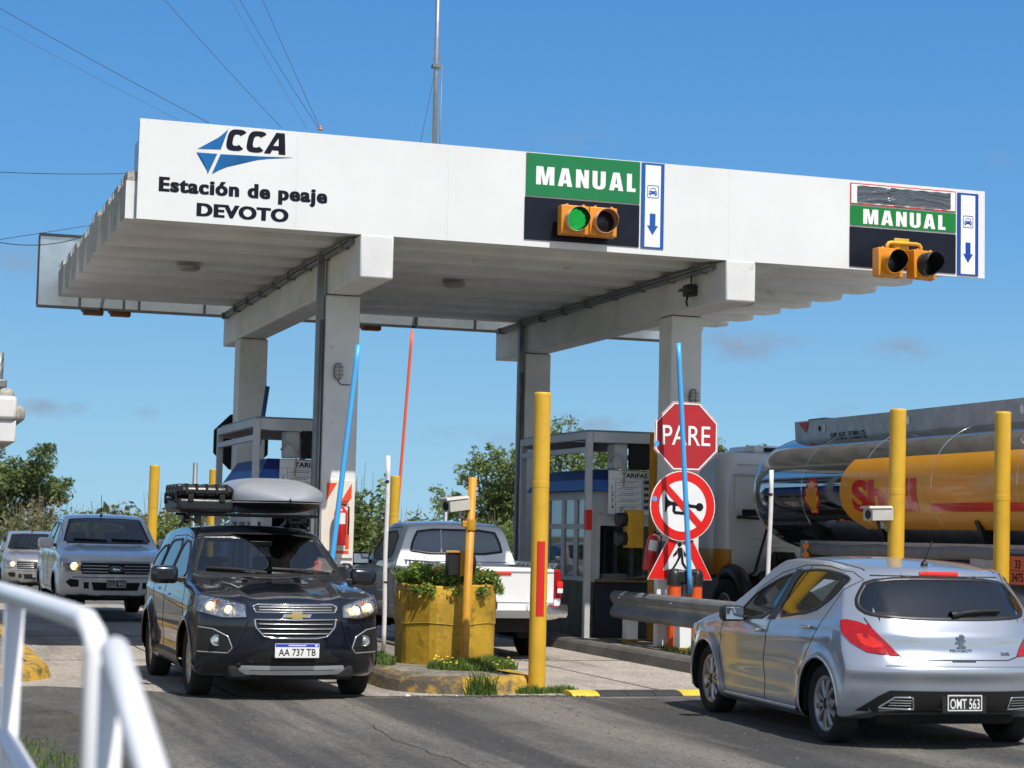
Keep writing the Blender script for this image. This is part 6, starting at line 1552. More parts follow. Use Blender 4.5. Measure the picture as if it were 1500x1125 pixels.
    B.strip('B', [(-.14, 1.115), (.14, 1.115)], .045, 'brake_light', TAILLIT, tg, .012)
    B.strip('B', [(-hw+.16, rail-.055), (hw-.16, rail-.055)], .03, 'tailgate_lip', P, tg, .01)
    mb = MB(); mb.m(CHROME if not A else BLACK)
    zb0 = .56
    mb.prism([(-.0, zb0+.17), (-.12, zb0+.17), (-.17, zb0+.14), (-.17, zb0+.05), (-.12, zb0), (.0, zb0)], lambda a, b, d: Vector((end+a+.02, d, b)), -hw+.02, -.36); mb.prism([(-.0, zb0+.17), (-.12, zb0+.17), (-.17, zb0+.14), (-.17, zb0+.05), (-.12, zb0), (.0, zb0)], lambda a, b, d: Vector((end+a+.02, d, b)), .36, hw-.02)
    mb.prism([(0, zb0+.09), (-.16, zb0+.09), (-.16, zb0-.01), (0, zb0-.02)], lambda a, b, d: Vector((end+a+.02, d, b)), -.36, .36); mb.build('rear_bumper', None, root)
    if not A:
        np_ = plate(root, (end-.058, .20, zb0+.145), .31, .125, '.', PLATEK, PLATEK, -math.pi/2, PLATEW); text_obj('39', .035, -.035, .085, .075, XZ, -.0078, PLATEW, np_, bold=.012)
    # open bed
    mb = MB(); zf_ = .72
    for pts in ([(bx0, -bw, zf_), (bx1, -bw, zf_), (bx1, bw, zf_), (bx0, bw, zf_)], [(bx0, -bw, zf_), (bx0, bw, zf_), (bx0, bw, rail), (bx0, -bw, rail)], [(bx1, -bw, zf_), (bx1, bw, zf_), (bx1, bw, rail), (bx1, -bw, rail)], [(bx0, -bw, zf_), (bx1, -bw, zf_), (bx1, -bw, rail), (bx0, -bw, rail)], [(bx0, bw, zf_), (bx1, bw, zf_), (bx1, bw, rail), (bx0, bw, rail)]): mb.face([Vector(p) for p in pts])
    mb.build('bed_liner', BLACK if A else GALV_D, root, fix=False)
    if not A:
        mb = MB()
        for s in (1, -1):
            mb.tube([(bx0, s*(bw+.06), rail+.035)]+[(x, s*(bw+.06), rail+.035) for x in np.linspace(bx0+.1, bx1-.1, 8)]+[(bx1, s*(bw+.06), rail+.035)], .012, 6)
            for x in np.linspace(bx0+.1, bx1-.1, 9): mb.box(x-.02, x+.02, s*(bw+.06)-.012, s*(bw+.06)+.012, rail-.01, rail+.03)
        mb.build('bed_rail', GALV, root)
    # nose
    if A:
        G1 = [(-.55, .80), (-.58, .90), (-.56, .985), (.56, .985), (.58, .90), (.55, .80)]
        g = B.decal('F', G1, 'grille', BLACKM, root, .004)
        for z, hw_ in ((.835, .54), (.885, .55), (.935, .55)): B.strip('F', [(-hw_, z), (-.13, z)], .022, 'grille_bar', ALU, g, .012); B.strip('F', [(.13, z), (hw_, z)], .022, 'grille_bar', ALU, g, .012)
        B.strip('F', [(-.58, 1.005), (.58, 1.005)], .022, 'grille_surround', ALU, g, .01)
        o = B.decal('F', circ(0, .885, .118, 28, .048), 'emblem_rim', GALV, g, .024); B.decal('F', circ(0, .885, .112, 28, .041), 'emblem', mat('emblem_blue', (.012, .016, .035), .25), g, .029)
        def onf(txt, y, z, w, h_, par):
            vs, fs = text2d(txt, w, h_, .01, .2); me = bpy.data.meshes.new('lettering'); co = []
            for q in vs:
                hh = B.cast('F', y+q[0], z+q[1]); co.append((hh[0].x+.034, y+q[0], z+q[1]))
            me.from_pydata(co, [], fs); me.materials.append(CHROME); link(bpy.data.objects.new('lettering', me), par)
        onf('Ford', -.062, .868, .124, .036, g)
        lw = B.decal('F', [(-.36, .53), (-.40, .665), (.40, .665), (.36, .53)], 'lower_intake', BLACKM, root, .003)
        for s in (1, -1):
            B.decal('F', [(s*a, b) for a, b in ((.44, .56), (.44, .665), (.52, .665), (.52, .56))], 'bumper_vent', BLACKM, root, .003)
            fb_ = B.decal('F', [(s*a, b) for a, b in ((.60, .585), (.60, .70), (.74, .715), (.80, .66), (.72, .58))], 'fog_lamp_bay', BLACKM, root, .003)
            B.strip('F', [(s*.20, .485), (s*.26, .455), (s*.42, .455), (s*.48, .485)], .012, 'bumper_crease', P, root, .006)
        B.strip('F', [(-.70, .745), (.70, .745)], .012, 'bumper_gap', BLACKM, root, .001)
        B.strip('F', [(-.78, .435), (.78, .435)], .05, 'lower_lip', BLACK, root, .012)
        plate(root, (2.575, 0, .645), .32, .128, 'OLE 993', PLATEK, PLATEW, math.pi/2, PLATEW)
        p = B.cast('T', .30, -.05)[0]; mb = MB(); mb.lathe([(.03, -.01), (.025, .02), (.01, .05), (.0, .052)], p, n=10); mb.tube([p, p+Vector((-.06, 0, .38))], .006, 6); mb.build('antenna', BLACK, root)
        mb = MB(); mb.box(.72, .74, -.62, -.58, 1.36, 1.42)
        for y in (-.38, -.22, .02, .18): mb.sphere((.60, y, 1.43), (.035, .045, .075), 8, 6)
        mb.build('dash_figures', BLACKM, root)
    else:
        B.decal('F', [(-.5, .80), (-.5, .95), (.5, .95), (.5, .80)], 'grille', BLACKM, root, .004)
    for y0, y1 in ((-.58, -.02), (.06, .62)): B.strip('F', [(y0, zb+.03), (y1, zb+.012)], .018, 'wiper', BLACK, root, .02, off=.005)
    B.strip('F', [(-.7, zb-.03), (.7, zb-.03)], .06, 'wiper_scuttle', BLACK, root, .004)
    for s in (1, -1): mirror(root, .82, 1.03, 1.29 if A else 1.22, s, 1.12, (P if A else BLACK))
    bn = ['body']+[n_+v for _, n_, _ in doors for v in 'LR']; B.lining(bn, root, cab_r-.05, 1.15, .6)
    mb = MB(); mb.box(cab_r-.05, 1.15, -.76, .76, .52, .56); mb.build('cabin_floor', INTER, root)
    seats(root, [(.05, .38, 1), (.05, -.38, 1)]+([(-.75, .36, 1), (-.75, -.36, 1)] if A else []), .62); dash(root, .72, 1.10, .72, .9, 1.23, .38)
    wells(root, xa, wr, .46 if A else .435, .45, hw-.03)
    for x in xa:
        for s in (1, -1):
            B.strip('L' if s > 0 else 'R', [(x+(.465 if A else .44)*math.cos(a), wr+(.465 if A else .44)*math.sin(a)) for a in np.linspace(0, math.pi, 40)], .03, 'arch_lip', P, root, .008)
            make_wheel(root, x, s*(hw-.13), wr, .245, s, (6, .08, .10, .0), .225 if A else .2)
    mb = MB(); mb.box(end+.1, 2.35, -.55, .55, .36, .54, .03); mb.bar((xa[1], -.7, .36), (xa[1], .7, .36), .12, .12); mb.sphere((xa[1], .1, .36), (.16, .18, .16), 12, 8); mb.box(-1.0, .6, -.60, .60, .30, .4, .03); mb.build('underbody', BRAKE, root)
    mb = MB(); mb.box(2.1, 2.44, -.62, .62, .40, .46, .02); mb.build('bumper_underside', BRAKE, root)
    return B
DIRTYP = paint('dusty_white_paint', (.80, .79, .775), .0, .32, dirt=((.42, .39, .34), .60, .14))
rg1 = car_root('pickup_truck', (0, 0), (1, 0), 'dusty silver white double cab pickup with lit headlights behind the dark crossover', 'pickup', 'double cab pickups queueing in left lane')
RB = build_pickup('double', rg1, DIRTYP)
def place(root, p, head): root.location = (p[0], p[1], 0); root.rotation_euler = (0, 0, math.atan2(head[1], head[0]))
TOCAM = (math.sin(AL), -math.cos(AL))
p = W3(1.02, 12.0); place(rg1, (p.x, p.y), TOCAM)
rg2 = copy_tree(rg1); rg2['label'] = 'grey beige vehicle with lit headlights half behind the silver pickup'
tint(rg2, {DIRTYP: paint('champagne_paint', (.40, .385, .36), .55, .34, dirt=((.25, .23, .2), .62, .14))})
p = px_at(48, 800, 43.5); place(rg2, (p.x, p.y), TOCAM); rg2.scale = (.8, .8, .8)
HWP = paint('clean_white_paint', (.74, .75, .76), .0, .3)
hl_ = car_root('pickup_truck', (0, 0), (1, 0), 'white single cab pickup seen from behind beside the round planter', 'pickup')
HXB = build_pickup('single', hl_, HWP)
AWAY = (-math.sin(AL), math.cos(AL))
p = W3(4.82, 3.0); place(hl_, (p.x, p.y), AWAY)
# cars that show only a corner
rc = copy_tree(hatch); rc.name = 'small_car'; tag(rc, 'dark red car mostly hidden behind the white pickup front', 'car')
tint(rc, {HP: paint('dark_red_paint', (.20, .012, .018), .3, .3)}); p = W3(5.2, 18.0); place(rc, (p.x, p.y), TOCAM)
gc = copy_tree(hatch); gc.name = 'small_car'; tag(gc, 'dark grey green car cut off at left edge behind the railing', 'car')
tint(gc, {HP: paint('grey_green_paint', (.10, .115, .115), .45, .3)}); p = W3(-2.75, 4.9); place(gc, (p.x, p.y), TOCAM)
wc = copy_tree(hatch); wc.name = 'small_car'; tag(wc, 'white car far back at left edge behind the beige vehicle', 'car')
tint(wc, {HP: paint('far_white_paint', (.72, .73, .74), .0, .3)}); p = W3(.2, 34.5); place(wc, (p.x, p.y), TOCAM)

# ---------------------------------------------------------------- driver of the dark crossover
SKIN = mat('skin', (.36, .20, .14), .5); SHIRT = mat('shirt_dark', (.05, .06, .09), .85); HAIR = mat('hair_dark', (.02, .015, .012), .7)
dr = empty('person', XM @ Vector((-.05, .38, .60)), xover.rotation_euler.z, 'driver in a dark shirt holding the wheel of the dark crossover', 'person')
J = [((0, 0, 0), (.16, .13)), ((-.05, 0, .22), (.15, .12)), ((-.10, 0, .44), (.17, .12)), ((-.11, 0, .56), (.07, .06)), ((-.09, .19, .47), .065), ((.08, .25, .26), .05), ((.30, .13, .40), .036), ((-.09, -.19, .47), .065), ((.08, -.25, .26), .05), ((.30, -.13, .40), .036),
     ((.10, .10, .0), .09), ((.48, .13, .06), .07), ((.62, .14, -.22), .05), ((.10, -.10, .0), .09), ((.48, -.13, .06), .07), ((.62, -.14, -.22), .05)]
skin_figure('clothed_body', J, [(0, 1), (1, 2), (2, 3), (2, 4), (4, 5), (5, 6), (2, 7), (7, 8), (8, 9), (0, 10), (10, 11), (11, 12), (0, 13), (13, 14), (14, 15)], SHIRT, dr)
hd_ = skin_figure('head', [((-.11, 0, .54), .05), ((-.10, 0, .60), .052), ((-.085, 0, .67), .072), ((-.095, 0, .75), (.082, .09)), ((-.10, 0, .81), .06), ((-.01, 0, .685), .016)], [(0, 1), (1, 2), (2, 3), (3, 4), (2, 5)], SKIN, dr)
mb = MB(); mb.sphere((-.125, 0, .765), (.098, .088, .10), 16, 10); mb.build('hair', HAIR, hd_)
mb = MB()
for s in (1, -1): mb.sphere((-.012, s*.032, .725), (.008, .014, .008), 8, 6)
mb.build('eyes', BLACK, hd_)
for s in (1, -1):
    jn = [((.30, s*.13, .40), .026), ((.345, s*.12, .43), .03)]; ed = [(0, 1)]
    for k in range(4):
        b = len(jn); o_ = (k-1.5)*.02; jn += [((.375, s*.12+o_, .45), .010), ((.392, s*.12+o_, .43), .009), ((.385, s*.12+o_, .41), .008)]; ed += [(1, b), (b, b+1), (b+1, b+2)]
    b = len(jn); jn += [((.345, s*.085, .445), .011), ((.37, s*.075, .45), .009)]; ed += [(1, b), (b, b+1)]
    skin_figure('hand', jn, ed, SKIN, dr, 1)
# ---------------------------------------------------------------- tanker truck
tk = empty('tanker_truck', W3(10.85, 3.0, 0), AL, 'polished chrome fuel tanker with orange yellow panel and white cab at right', 'tanker truck')
TC = mat('tank_polished', (.50, .495, .485), .06, 1.0, var=.05, vs=2, bump=.012, bs=3)
TZ, TA, TBz = 2.33, 1.25, .86
def tank_pt(a, y, k=1.0):      # a = angle from -x (near side) upward
    c, s = math.cos(a), math.sin(a)
    return Vector((-TA*k*math.copysign(abs(c)**.86, c), y, TZ+TBz*k*math.copysign(abs(s)**.9, s)))
mb = MB(); rings = []; n = 96
prof = [(.02, .66), (.30, .63), (.55, .55), (.75, .42), (.90, .25), (.965, .13), (.992, .05), (1, -.03)]+[(1+(.0016 if i % 4 == 0 else 0), -.03-.36*i) for i in range(1, 33)]+[(.97, -11.75), (.6, -12.0), (.02, -12.1)]
for k, y in prof: rings.append([mb.b.verts.new(tank_pt(2*math.pi*i/n, y, k)) for i in range(n)])
for a, b in zip(rings, rings[1:]): mb.bridge(a, b)
tank = mb.build('tank', TC, tk)
for y in (-.03, -1.55, -3.3, -5.1, -7.0, -9.0):
    P_ = [tank_pt(2*math.pi*i/64, y, 1.0) for i in range(64)]; mb = MB(); mb.tube(P_, .006, 5, closed=True); mb.build('weld_band', CHROME, tank)
# yellow orange livery wrapped over the near side
TORG = mat('livery_orange', (.72, .31, .013), .22, 0, .35, var=.06, vs=1.5, spec=.6); TRED = mat('livery_red', (.60, .02, .015), .15, 0, .7); TYEL2 = mat('livery_yellow', (.80, .42, .02), .2, 0, .5)
def a_of(z): s = (z-TZ)/TBz; return math.asin(math.copysign(min(1, abs(s))**(1/.9), s))
def on_tank(y, z, off=.004): 
    p = tank_pt(a_of(z), y-3.0, 1.0); q = tank_pt(a_of(z), y-3.0, 1.01); return p+(q-p).normalized()*off
def tank_patch(poly, name, m, off, parent, g=.06):
    b = bmesh.new(); b.faces.new([b.verts.new((p[0], p[1], 0)) for p in poly]); ys = [p[0] for p in poly]; zs = [p[1] for p in poly]
    for ax, lo, hi, st in ((0, min(ys), max(ys), .3), (1, min(zs), max(zs), g)):
        c = lo+st
        while c < hi-1e-4:
            co = [0, 0, 0]; co[ax] = c; no = [0, 0, 0]; no[ax] = 1; bmesh.ops.bisect_plane(b, geom=b.verts[:]+b.edges[:]+b.faces[:], plane_co=co, plane_no=no); c += st
    bmesh.ops.triangulate(b, faces=[f for f in b.faces if len(f.verts) > 4])
    for v in b.verts: v.co = on_tank(v.co.x, v.co.y, off)
    for f in b.faces: f.smooth = True
    bmesh.ops.recalc_face_normals(b, faces=b.faces[:]); me = bpy.data.meshes.new(name); b.to_mesh(me); b.free(); me.materials.append(m)
    if sum(p.normal.x for p in me.polygons) > 0: me.flip_normals()
    return link(bpy.data.objects.new(name, me), parent)
lv = tank_patch([(.05, 2.72), (.17, 2.62), (.26, 2.50), (.30, 2.35), (.30, 2.2), (.26, 2.05), (.14, 1.92), (-.09, 1.79), (-8.2, 1.79), (-8.2, 2.72)], 'livery_panel', TORG, .003, tank)
tank_patch([(-2.03, 2.11), (-2.03, 2.005), (-8.1, 2.005), (-8.1, 2.11)], 'red_bar', TRED, .006, lv)
vs, fs = text2d('Shell', 1.70, .43, .045); sb_ = bmesh.new(); sv = [sb_.verts.new((p[0], p[1], 0)) for p in vs]
for f in fs:
    try: sb_.faces.new([sv[i] for i in f])
    except ValueError: pass
for k in range(1, 12):
    bmesh.ops.bisect_plane(sb_, geom=sb_.verts[:]+sb_.edges[:]+sb_.faces[:], plane_co=(0, k*.04, 0), plane_no=(0, 1, 0))
for v in sb_.verts: v.co = on_tank(-.04-v.co.x, 2.01+v.co.y, .0065)
me = bpy.data.meshes.new('lettering'); sb_.to_mesh(me); sb_.free(); me.materials.append(TRED); link(bpy.data.objects.new('lettering', me), lv)
# scallop emblem: red fan with yellow ribs
cx, cz, R2 = 1.13, 2.12, .33
fan = [(cx-.27*1.0, 2.02)]; 
fan = [(cx+.12, 2.0), (cx-.12, 2.0), (cx-.12, 2.05)]+[(cx-.235*math.cos(t)*1.0, 2.13+.37*math.sin(t)**.8) for t in np.linspace(.05, math.pi-.05, 18)]+[(cx+.12, 2.05)]
em = tank_patch(fan, 'emblem', TRED, .004, tank, .05)
mb = MB()
for k in range(7):
    t = math.pi*(.10+.80*k/6); w = .030; y1, z1 = cx-.195*math.cos(t), 2.10+.345*math.sin(t)**.8; y0, z0 = cx-.05*math.cos(t), 2.065
    dy, dz = y1-y0, z1-z0; L = math.hypot(dy, dz); ny, nz = -dz/L, dy/L
    for a in range(4):
        f0, f1 = a/4, (a+1)/4; w0, w1 = w*(.22+.78*f0), w*(.22+.78*f1)
        mb.face([on_tank(y0+dy*f0+ny*w0, z0+dz*f0+nz*w0, .007), on_tank(y0+dy*f1+ny*w1, z0+dz*f1+nz*w1, .007), on_tank(y0+dy*f1-ny*w1, z0+dz*f1-nz*w1, .007), on_tank(y0+dy*f0-ny*w0, z0+dz*f0-nz*w0, .007)])
mb.face([on_tank(cx+a, z, .007) for a, z in ((.09, 2.015), (-.09, 2.015), (-.08, 2.055), (.08, 2.055))]); mb.build('emblem_ribs', TYEL2, em)
# spill coaming along the top, catwalk, hatches
mb = MB(); mb.m(GALV)
mb.prism([(-.65, 3.075), (-.67, 3.38), (-.64, 3.385), (-.62, 3.10)], lambda a, b, d: Vector((a, d, b)), -11.5, -.15); mb.prism([(.65, 3.075), (.67, 3.38), (.64, 3.385), (.62, 3.10)], lambda a, b, d: Vector((a, d, b)), -11.5, -.15)
mb.box(-.64, .64, -.18, -.15, 3.07, 3.37); mb.box(-.62, .62, -11.5, -.2, 3.195, 3.205)
cm = mb.build('top_coaming', mat('coaming_grey', (.20, .205, .21), .42, .6, var=.2, vs=3), tk)
CO = lambda p, q, d: Vector((-.652-.065*((q-3.075)/.305)*.31+d, -p-.0, q))
mb = MB(); mb.face([CO(*q, -.006) for q in ((.29, 3.36), (.62, 3.36), (.52, 3.20))]); mb.build('red_triangle', REDT, cm)
text_obj('CAP. AUT.: 37.000 LTS.', 1.27, 3.105, 1.05, .065, CO, -.005, TXTB, cm, bold=.02)
mb = MB()
for y in (1.10, 3.5, 6.2): mb.face([CO(*q, -.006) for q in circ(y, 3.245, .045, 16, .06)])
mb.build('drain_hole', PLATEW, cm)
mb = MB(); mb.face([CO(*q, -.006) for q in circ(.95, 3.25, .03, 14, .04)]); mb.build('dark_hole', TXTB, cm)
mb = MB(); mb.box(-.5, .1, -.75, -.22, 3.2, 3.43, .03)
for y in (-1.8, -3.6, -5.4, -7.2): mb.lathe([(.28, 3.2), (.28, 3.34), (.22, 3.40), (.0, 3.41)], (0, y, 0), n=24)
mb.build('hatch', GALV_D, tk)
# chassis and running gear
mb = MB(); mb.box(-.45, -.30, -11.5, 4.5, 1.05, 1.32, .01); mb.box(.30, .45, -11.5, 4.5, 1.05, 1.32, .01)
for y in np.arange(-11, 3, 1.1): mb.box(-.30, .30, y, y+.12, 1.08, 1.28)
mb.box(-1.0, 1.0, -11.6, -1.2, 1.325, 1.50, .02); mb.build('chassis', BLACK, tk)
for y in (-1.7, -3.6, -6, -9): mb = MB(); mb.prism([(-1.12, 1.95), (-.5, 1.3), (.5, 1.3), (1.12, 1.95), (.8, 1.5), (-.8, 1.5)] if False else [(-1.15, 1.90), (-1.0, 1.52), (-.85, 1.51), (-.9, 1.75)], lambda a, b, d: Vector((a, d, b)), y, y+.08); mb.build('saddle', BLACK, tk)
mb = MB(); mb.prism([(-1.20, 1.62), (-1.19, 1.55), (-.7, 1.50), (-.7, 1.58)], lambda a, b, d: Vector((a, d, b)), -11, -1.5); mb.build('side_valance', GALV, tk)
mb = MB(); mb.tube([(-1.17, y, 1.50+.012*math.sin(3*y)) for y in np.linspace(-9, -1.6, 30)], .085, 14); mb.build('hose_tube', GALV_D, tk)
mb = MB(); mb.cyl((-1.05, -6.0, 1.20), (-1.05, -2.2, 1.20), .16, n=24); mb.cyl((-1.05, -9.0, .95), (-1.05, -6.6, .95), .2, n=24); mb.build('steel_cylinder', mat('dull_aluminium', (.42, .43, .44), .35, .8, var=.1, vs=5), tk)
mb = MB(); mb.box(-1.23, -.85, -6.55, -5.95, .95, 1.52, .02, 2); mb.build('tool_locker', GALV, tk)
hz = bpy.data.objects.new('hazard_plate', None); link(hz, tk)
mb = MB(); mb.box(-1.262, -1.235, -7.22, -6.86, 1.14, 1.52, .003, 1); mb.build('plate_frame', BLACK, hz)
mb = MB(); mb.box(-1.268, -1.2635, -7.19, -6.89, 1.17, 1.49); pf = mb.build('plate_orange', mat('hazard_orange', (.75, .13, .03), .45), hz)
HZ = lambda p, q, d: Vector((-1.270+d, -p, q))
text_obj('33', 6.99, 1.35, .11, .10, HZ, 0, TXTB, pf, bold=.02); text_obj('3475', 6.925, 1.20, .23, .10, HZ, 0, TXTB, pf, bold=.02)
mb = MB(); mb.box(-1.269, -1.2685, -7.18, -6.90, 1.325, 1.332); mb.build('divider', TXTB, pf)
# amber marker lamp pair
mb = MB(); mb.box(-1.26, -1.16, -1.72, -1.55, 1.34, 1.62, .015); lb = mb.build('lamp_box', ALU, tk)
mb = MB(); mb.cyl((-1.24, -1.74, 1.54), (-1.30, -1.80, 1.54), .045, n=14); mb.cyl((-1.24, -1.74, 1.42), (-1.30, -1.80, 1.42), .045, n=14); mb.build('marker_lamp', AMBER, lb)
def truck_wheel(x, y):
    s = -1 if x < 0 else 1
    w = bpy.data.objects.new('wheel', None); link(w, tk); w.location = (x, y, .5)
    mb = MB(); mb.lathe([(.29, .14*s), (.34, .16*s), (.46, .155*s), (.50, .12*s), (.50, -.12*s), (.46, -.155*s), (.3, -.15*s)], ax=(1, 0, 0), n=40); mb.build('tyre', RUBBER, w)
    mb = MB(); mb.lathe([(.30, .13*s), (.27, .15*s), (.26, .04*s), (.15, .05*s), (.13, .13*s), (.0, .14*s)], ax=(1, 0, 0), n=32)
    for k in range(10): a = 2*math.pi*k/10; mb.cyl((.05*s, .2*math.cos(a), .2*math.sin(a)), (.085*s, .2*math.cos(a), .2*math.sin(a)), .014, n=6)
    mb.build('rim', ALU, w)
for y in (4.35, 1.1, -7.6, -8.9, -10.2):
    for x in (-1.08, 1.08): truck_wheel(x, y)
# cab: white, rounded rear corner, orange foot band
CABW = mat('cab_white', (.74, .74, .73), .3, 0, .4, var=.05, vs=1.5); CABO = mat('cab_orange', (.62, .24, .02), .3, 0, .4)
cab = []
def cab_section(x0, x1, y0, y1, r, n=8):
    out = []
    for cx_, cy_, a0 in ((x0+r, y0+r, 180), (x1-r, y0+r, 270), (x1-r, y1-r, 0), (x0+r, y1-r, 90)):
        for i in range(n+1): a = R_(a0+90*i/n); out.append((cx_+r*math.cos(a), cy_+r*math.sin(a)))
    return out
mb = MB(); mb.m(CABW); mb.m(CABO); rows = []
for z, ins, mi in ((1.05, .03, 1), (1.10, .0, 1), (1.46, .0, 1), (1.461, .0, 0), (2.50, .0, 0), (2.56, .012, 0), (2.82, .02, 0), (2.93, .07, 0), (2.97, .18, 0), (2.98, .5, 0)):
    rows.append(([mb.b.verts.new((p[0], p[1], z)) for p in cab_section(-1.25+ins, 1.25-ins, 1.25+ins, 3.6-ins, .22 if ins < .1 else .2)], mi))
for (a, _), (b, m_) in zip(rows, rows[1:]): 
    nn_ = len(a)
    for i in range(nn_):
        i2 = (i+1) % nn_; mb.mi = m_ if (a[i].co.x+a[i2].co.x)/2 < -.98 else 0
        f = mb.b.faces.new((a[i], a[i2], b[i2], b[i])); f.material_index = mb.mi; f.smooth = True
mb.mi = 0; mb.cap(rows[-1][0]); mb.cap(rows[0][0], True); cb = mb.build('cab', None, tk)
mb = MB()
for x in (-.98, .98): mb.box(x-.012, x+.012, 1.236, 1.252, 1.1, 2.6)
mb.tube([(-1.0, 1.24, 2.62), (1.0, 1.24, 2.62)], .014, 6); mb.tube([(-.96, 1.24, 2.78), (.96, 1.24, 2.78)], .008, 6); mb.box(-.7, .7, 1.238, 1.251, 1.5, 1.53, .004); mb.box(-.7, .7, 1.238, 1.251, 1.62, 1.65, .004); mb.build('panel_ribs', CABW, cb)
mb = MB()
for v in (2.7, 2.66): pass
mb.box(-1.262, -1.248, 2.3, 3.3, 2.0, 2.65, .01); mb.build('side_window', BGLASS, cb)
# roof air unit and dark grab pole
mb = MB(); mb.box(-.55, .75, 1.55, 2.5, 2.975, 3.10, .05, 3); ac = mb.build('roof_unit', CABW, cb)
mb = MB(); 
for x in (-.36, -.02, .32): mb.box(x, x+.30, 1.53, 1.56, 3.0, 3.07, .015)
mb.build('roof_vent', BLACKM, ac)
mb = MB(); mb.tube([(-1.12, 1.16, 1.07), (-.78, 1.12, 1.06), (-.70, 1.10, 1.12), (-.50, 1.08, 1.82), (-.52, 1.10, 1.90), (-.60, 1.14, 1.94), (-.98, 1.18, 1.96)], .022, 10); mb.build('grab_rail', BLACK, cb)
mb = MB(); mb.box(-.88, -.62, 1.10, 1.22, 1.98, 2.08, .01); mb.build('rail_bracket', BLACKM, cb)
mb = MB(); mb.cyl((-.62, .95, 1.02), (-.62, .85, 1.02), .12, n=20); mb.cyl((-.36, .95, 1.18), (-.36, .8, 1.18), .07, n=16); mb.box(-.55, -.15, .75, 1.0, .85, 1.40, .03); mb.box(-.50, -.2, .7, .95, 1.30, 1.44, .03); mb.tube([(-.6, .9, .9), (-.3, .7, .7), (.1, .6, .9)], .04, 8); mb.build('air_couplings', BLACK, tk)
mb = MB(); mb.tube([(-1.08, 1.1+.6*math.cos(a), .5+.62*math.sin(a)) for a in np.linspace(.1, math.pi-.1, 14)], [.12]*14, 8); mb.build('mudguard', BLACK, tk)
mb = MB(); mb.box(-1.2, -.3, 1.3, 4.0, .55, 1.04, .05); mb.box(-.3, 1.2, 1.3, 4.0, .55, 1.04, .05); mb.build('cab_undertray', BLACK, tk)
# ================================================================ vegetation
LEAFM = {}
def leaf_mat(name, c1, c2, trans=.25):
    m = bpy.data.materials.new(name); m.use_nodes = True; n, l = m.node_tree.nodes, m.node_tree.links; b = n['Principled BSDF']; b.inputs['Roughness'].default_value = .6
    g = n.new('ShaderNodeNewGeometry'); r = n.new('ShaderNodeValToRGB'); r.color_ramp.elements[0].color = (*c1, 1); r.color_ramp.elements[1].color = (*c2, 1); l.new(g.outputs['Random Per Island'], r.inputs[0]); l.new(r.outputs[0], b.inputs['Base Color'])
    o = n['Material Output']; t = n.new('ShaderNodeBsdfTranslucent'); l.new(r.outputs[0], t.inputs[0]); mx = n.new('ShaderNodeMixShader'); mx.inputs[0].default_value = trans; l.new(b.outputs[0], mx.inputs[1]); l.new(t.outputs[0], mx.inputs[2]); l.new(mx.outputs[0], o.inputs[0])
    return m
LF_D = leaf_mat('leaf_dark', (.060, .10, .028), (.165, .215, .065)); LF_M = leaf_mat('leaf_mid', (.095, .145, .034), (.24, .30, .085), .35); LF_O = leaf_mat('leaf_olive', (.085, .100, .032), (.21, .21, .08), .3)
LF_P = leaf_mat('leaf_planter', (.085, .145, .025), (.27, .37, .07), .35); LF_S = leaf_mat('leaf_straw', (.14, .12, .05), (.27, .23, .12), .3); GRS = leaf_mat('grass_blade', (.050, .105, .016), (.17, .26, .05), .35)
BARK = mat('bark', (.10, .085, .07), .9, var=.3, vs=6, bump=.5, bs=20)
def leaf_cloud(mb_v, mb_f, c, rad, n, size, r, flat=.7):
    for _ in range(n):
        d = Vector((r.gauss(0, 1), r.gauss(0, 1), r.gauss(0, 1))).normalized()*(r.random()**.45)
        p = Vector(c)+Vector((d.x*rad[0], d.y*rad[1], d.z*rad[2]))
        a = Vector((r.uniform(-1, 1), r.uniform(-1, 1), r.uniform(-flat, flat))).normalized(); b = a.cross(Vector((r.uniform(-1, 1), r.uniform(-1, 1), r.uniform(-1, 1)))).normalized(); s = size*r.uniform(.6, 1.4)
        i = len(mb_v); mb_v += [p-a*s, p+b*s*.42, p+a*s, p-b*s*.42]; mb_f.append((i, i+1, i+2, i+3))
def veg(name, verts, faces, m, parent):
    me = bpy.data.meshes.new(name); me.from_pydata([tuple(v) for v in verts], [], faces); me.materials.append(m); return link(bpy.data.objects.new(name, me), parent)
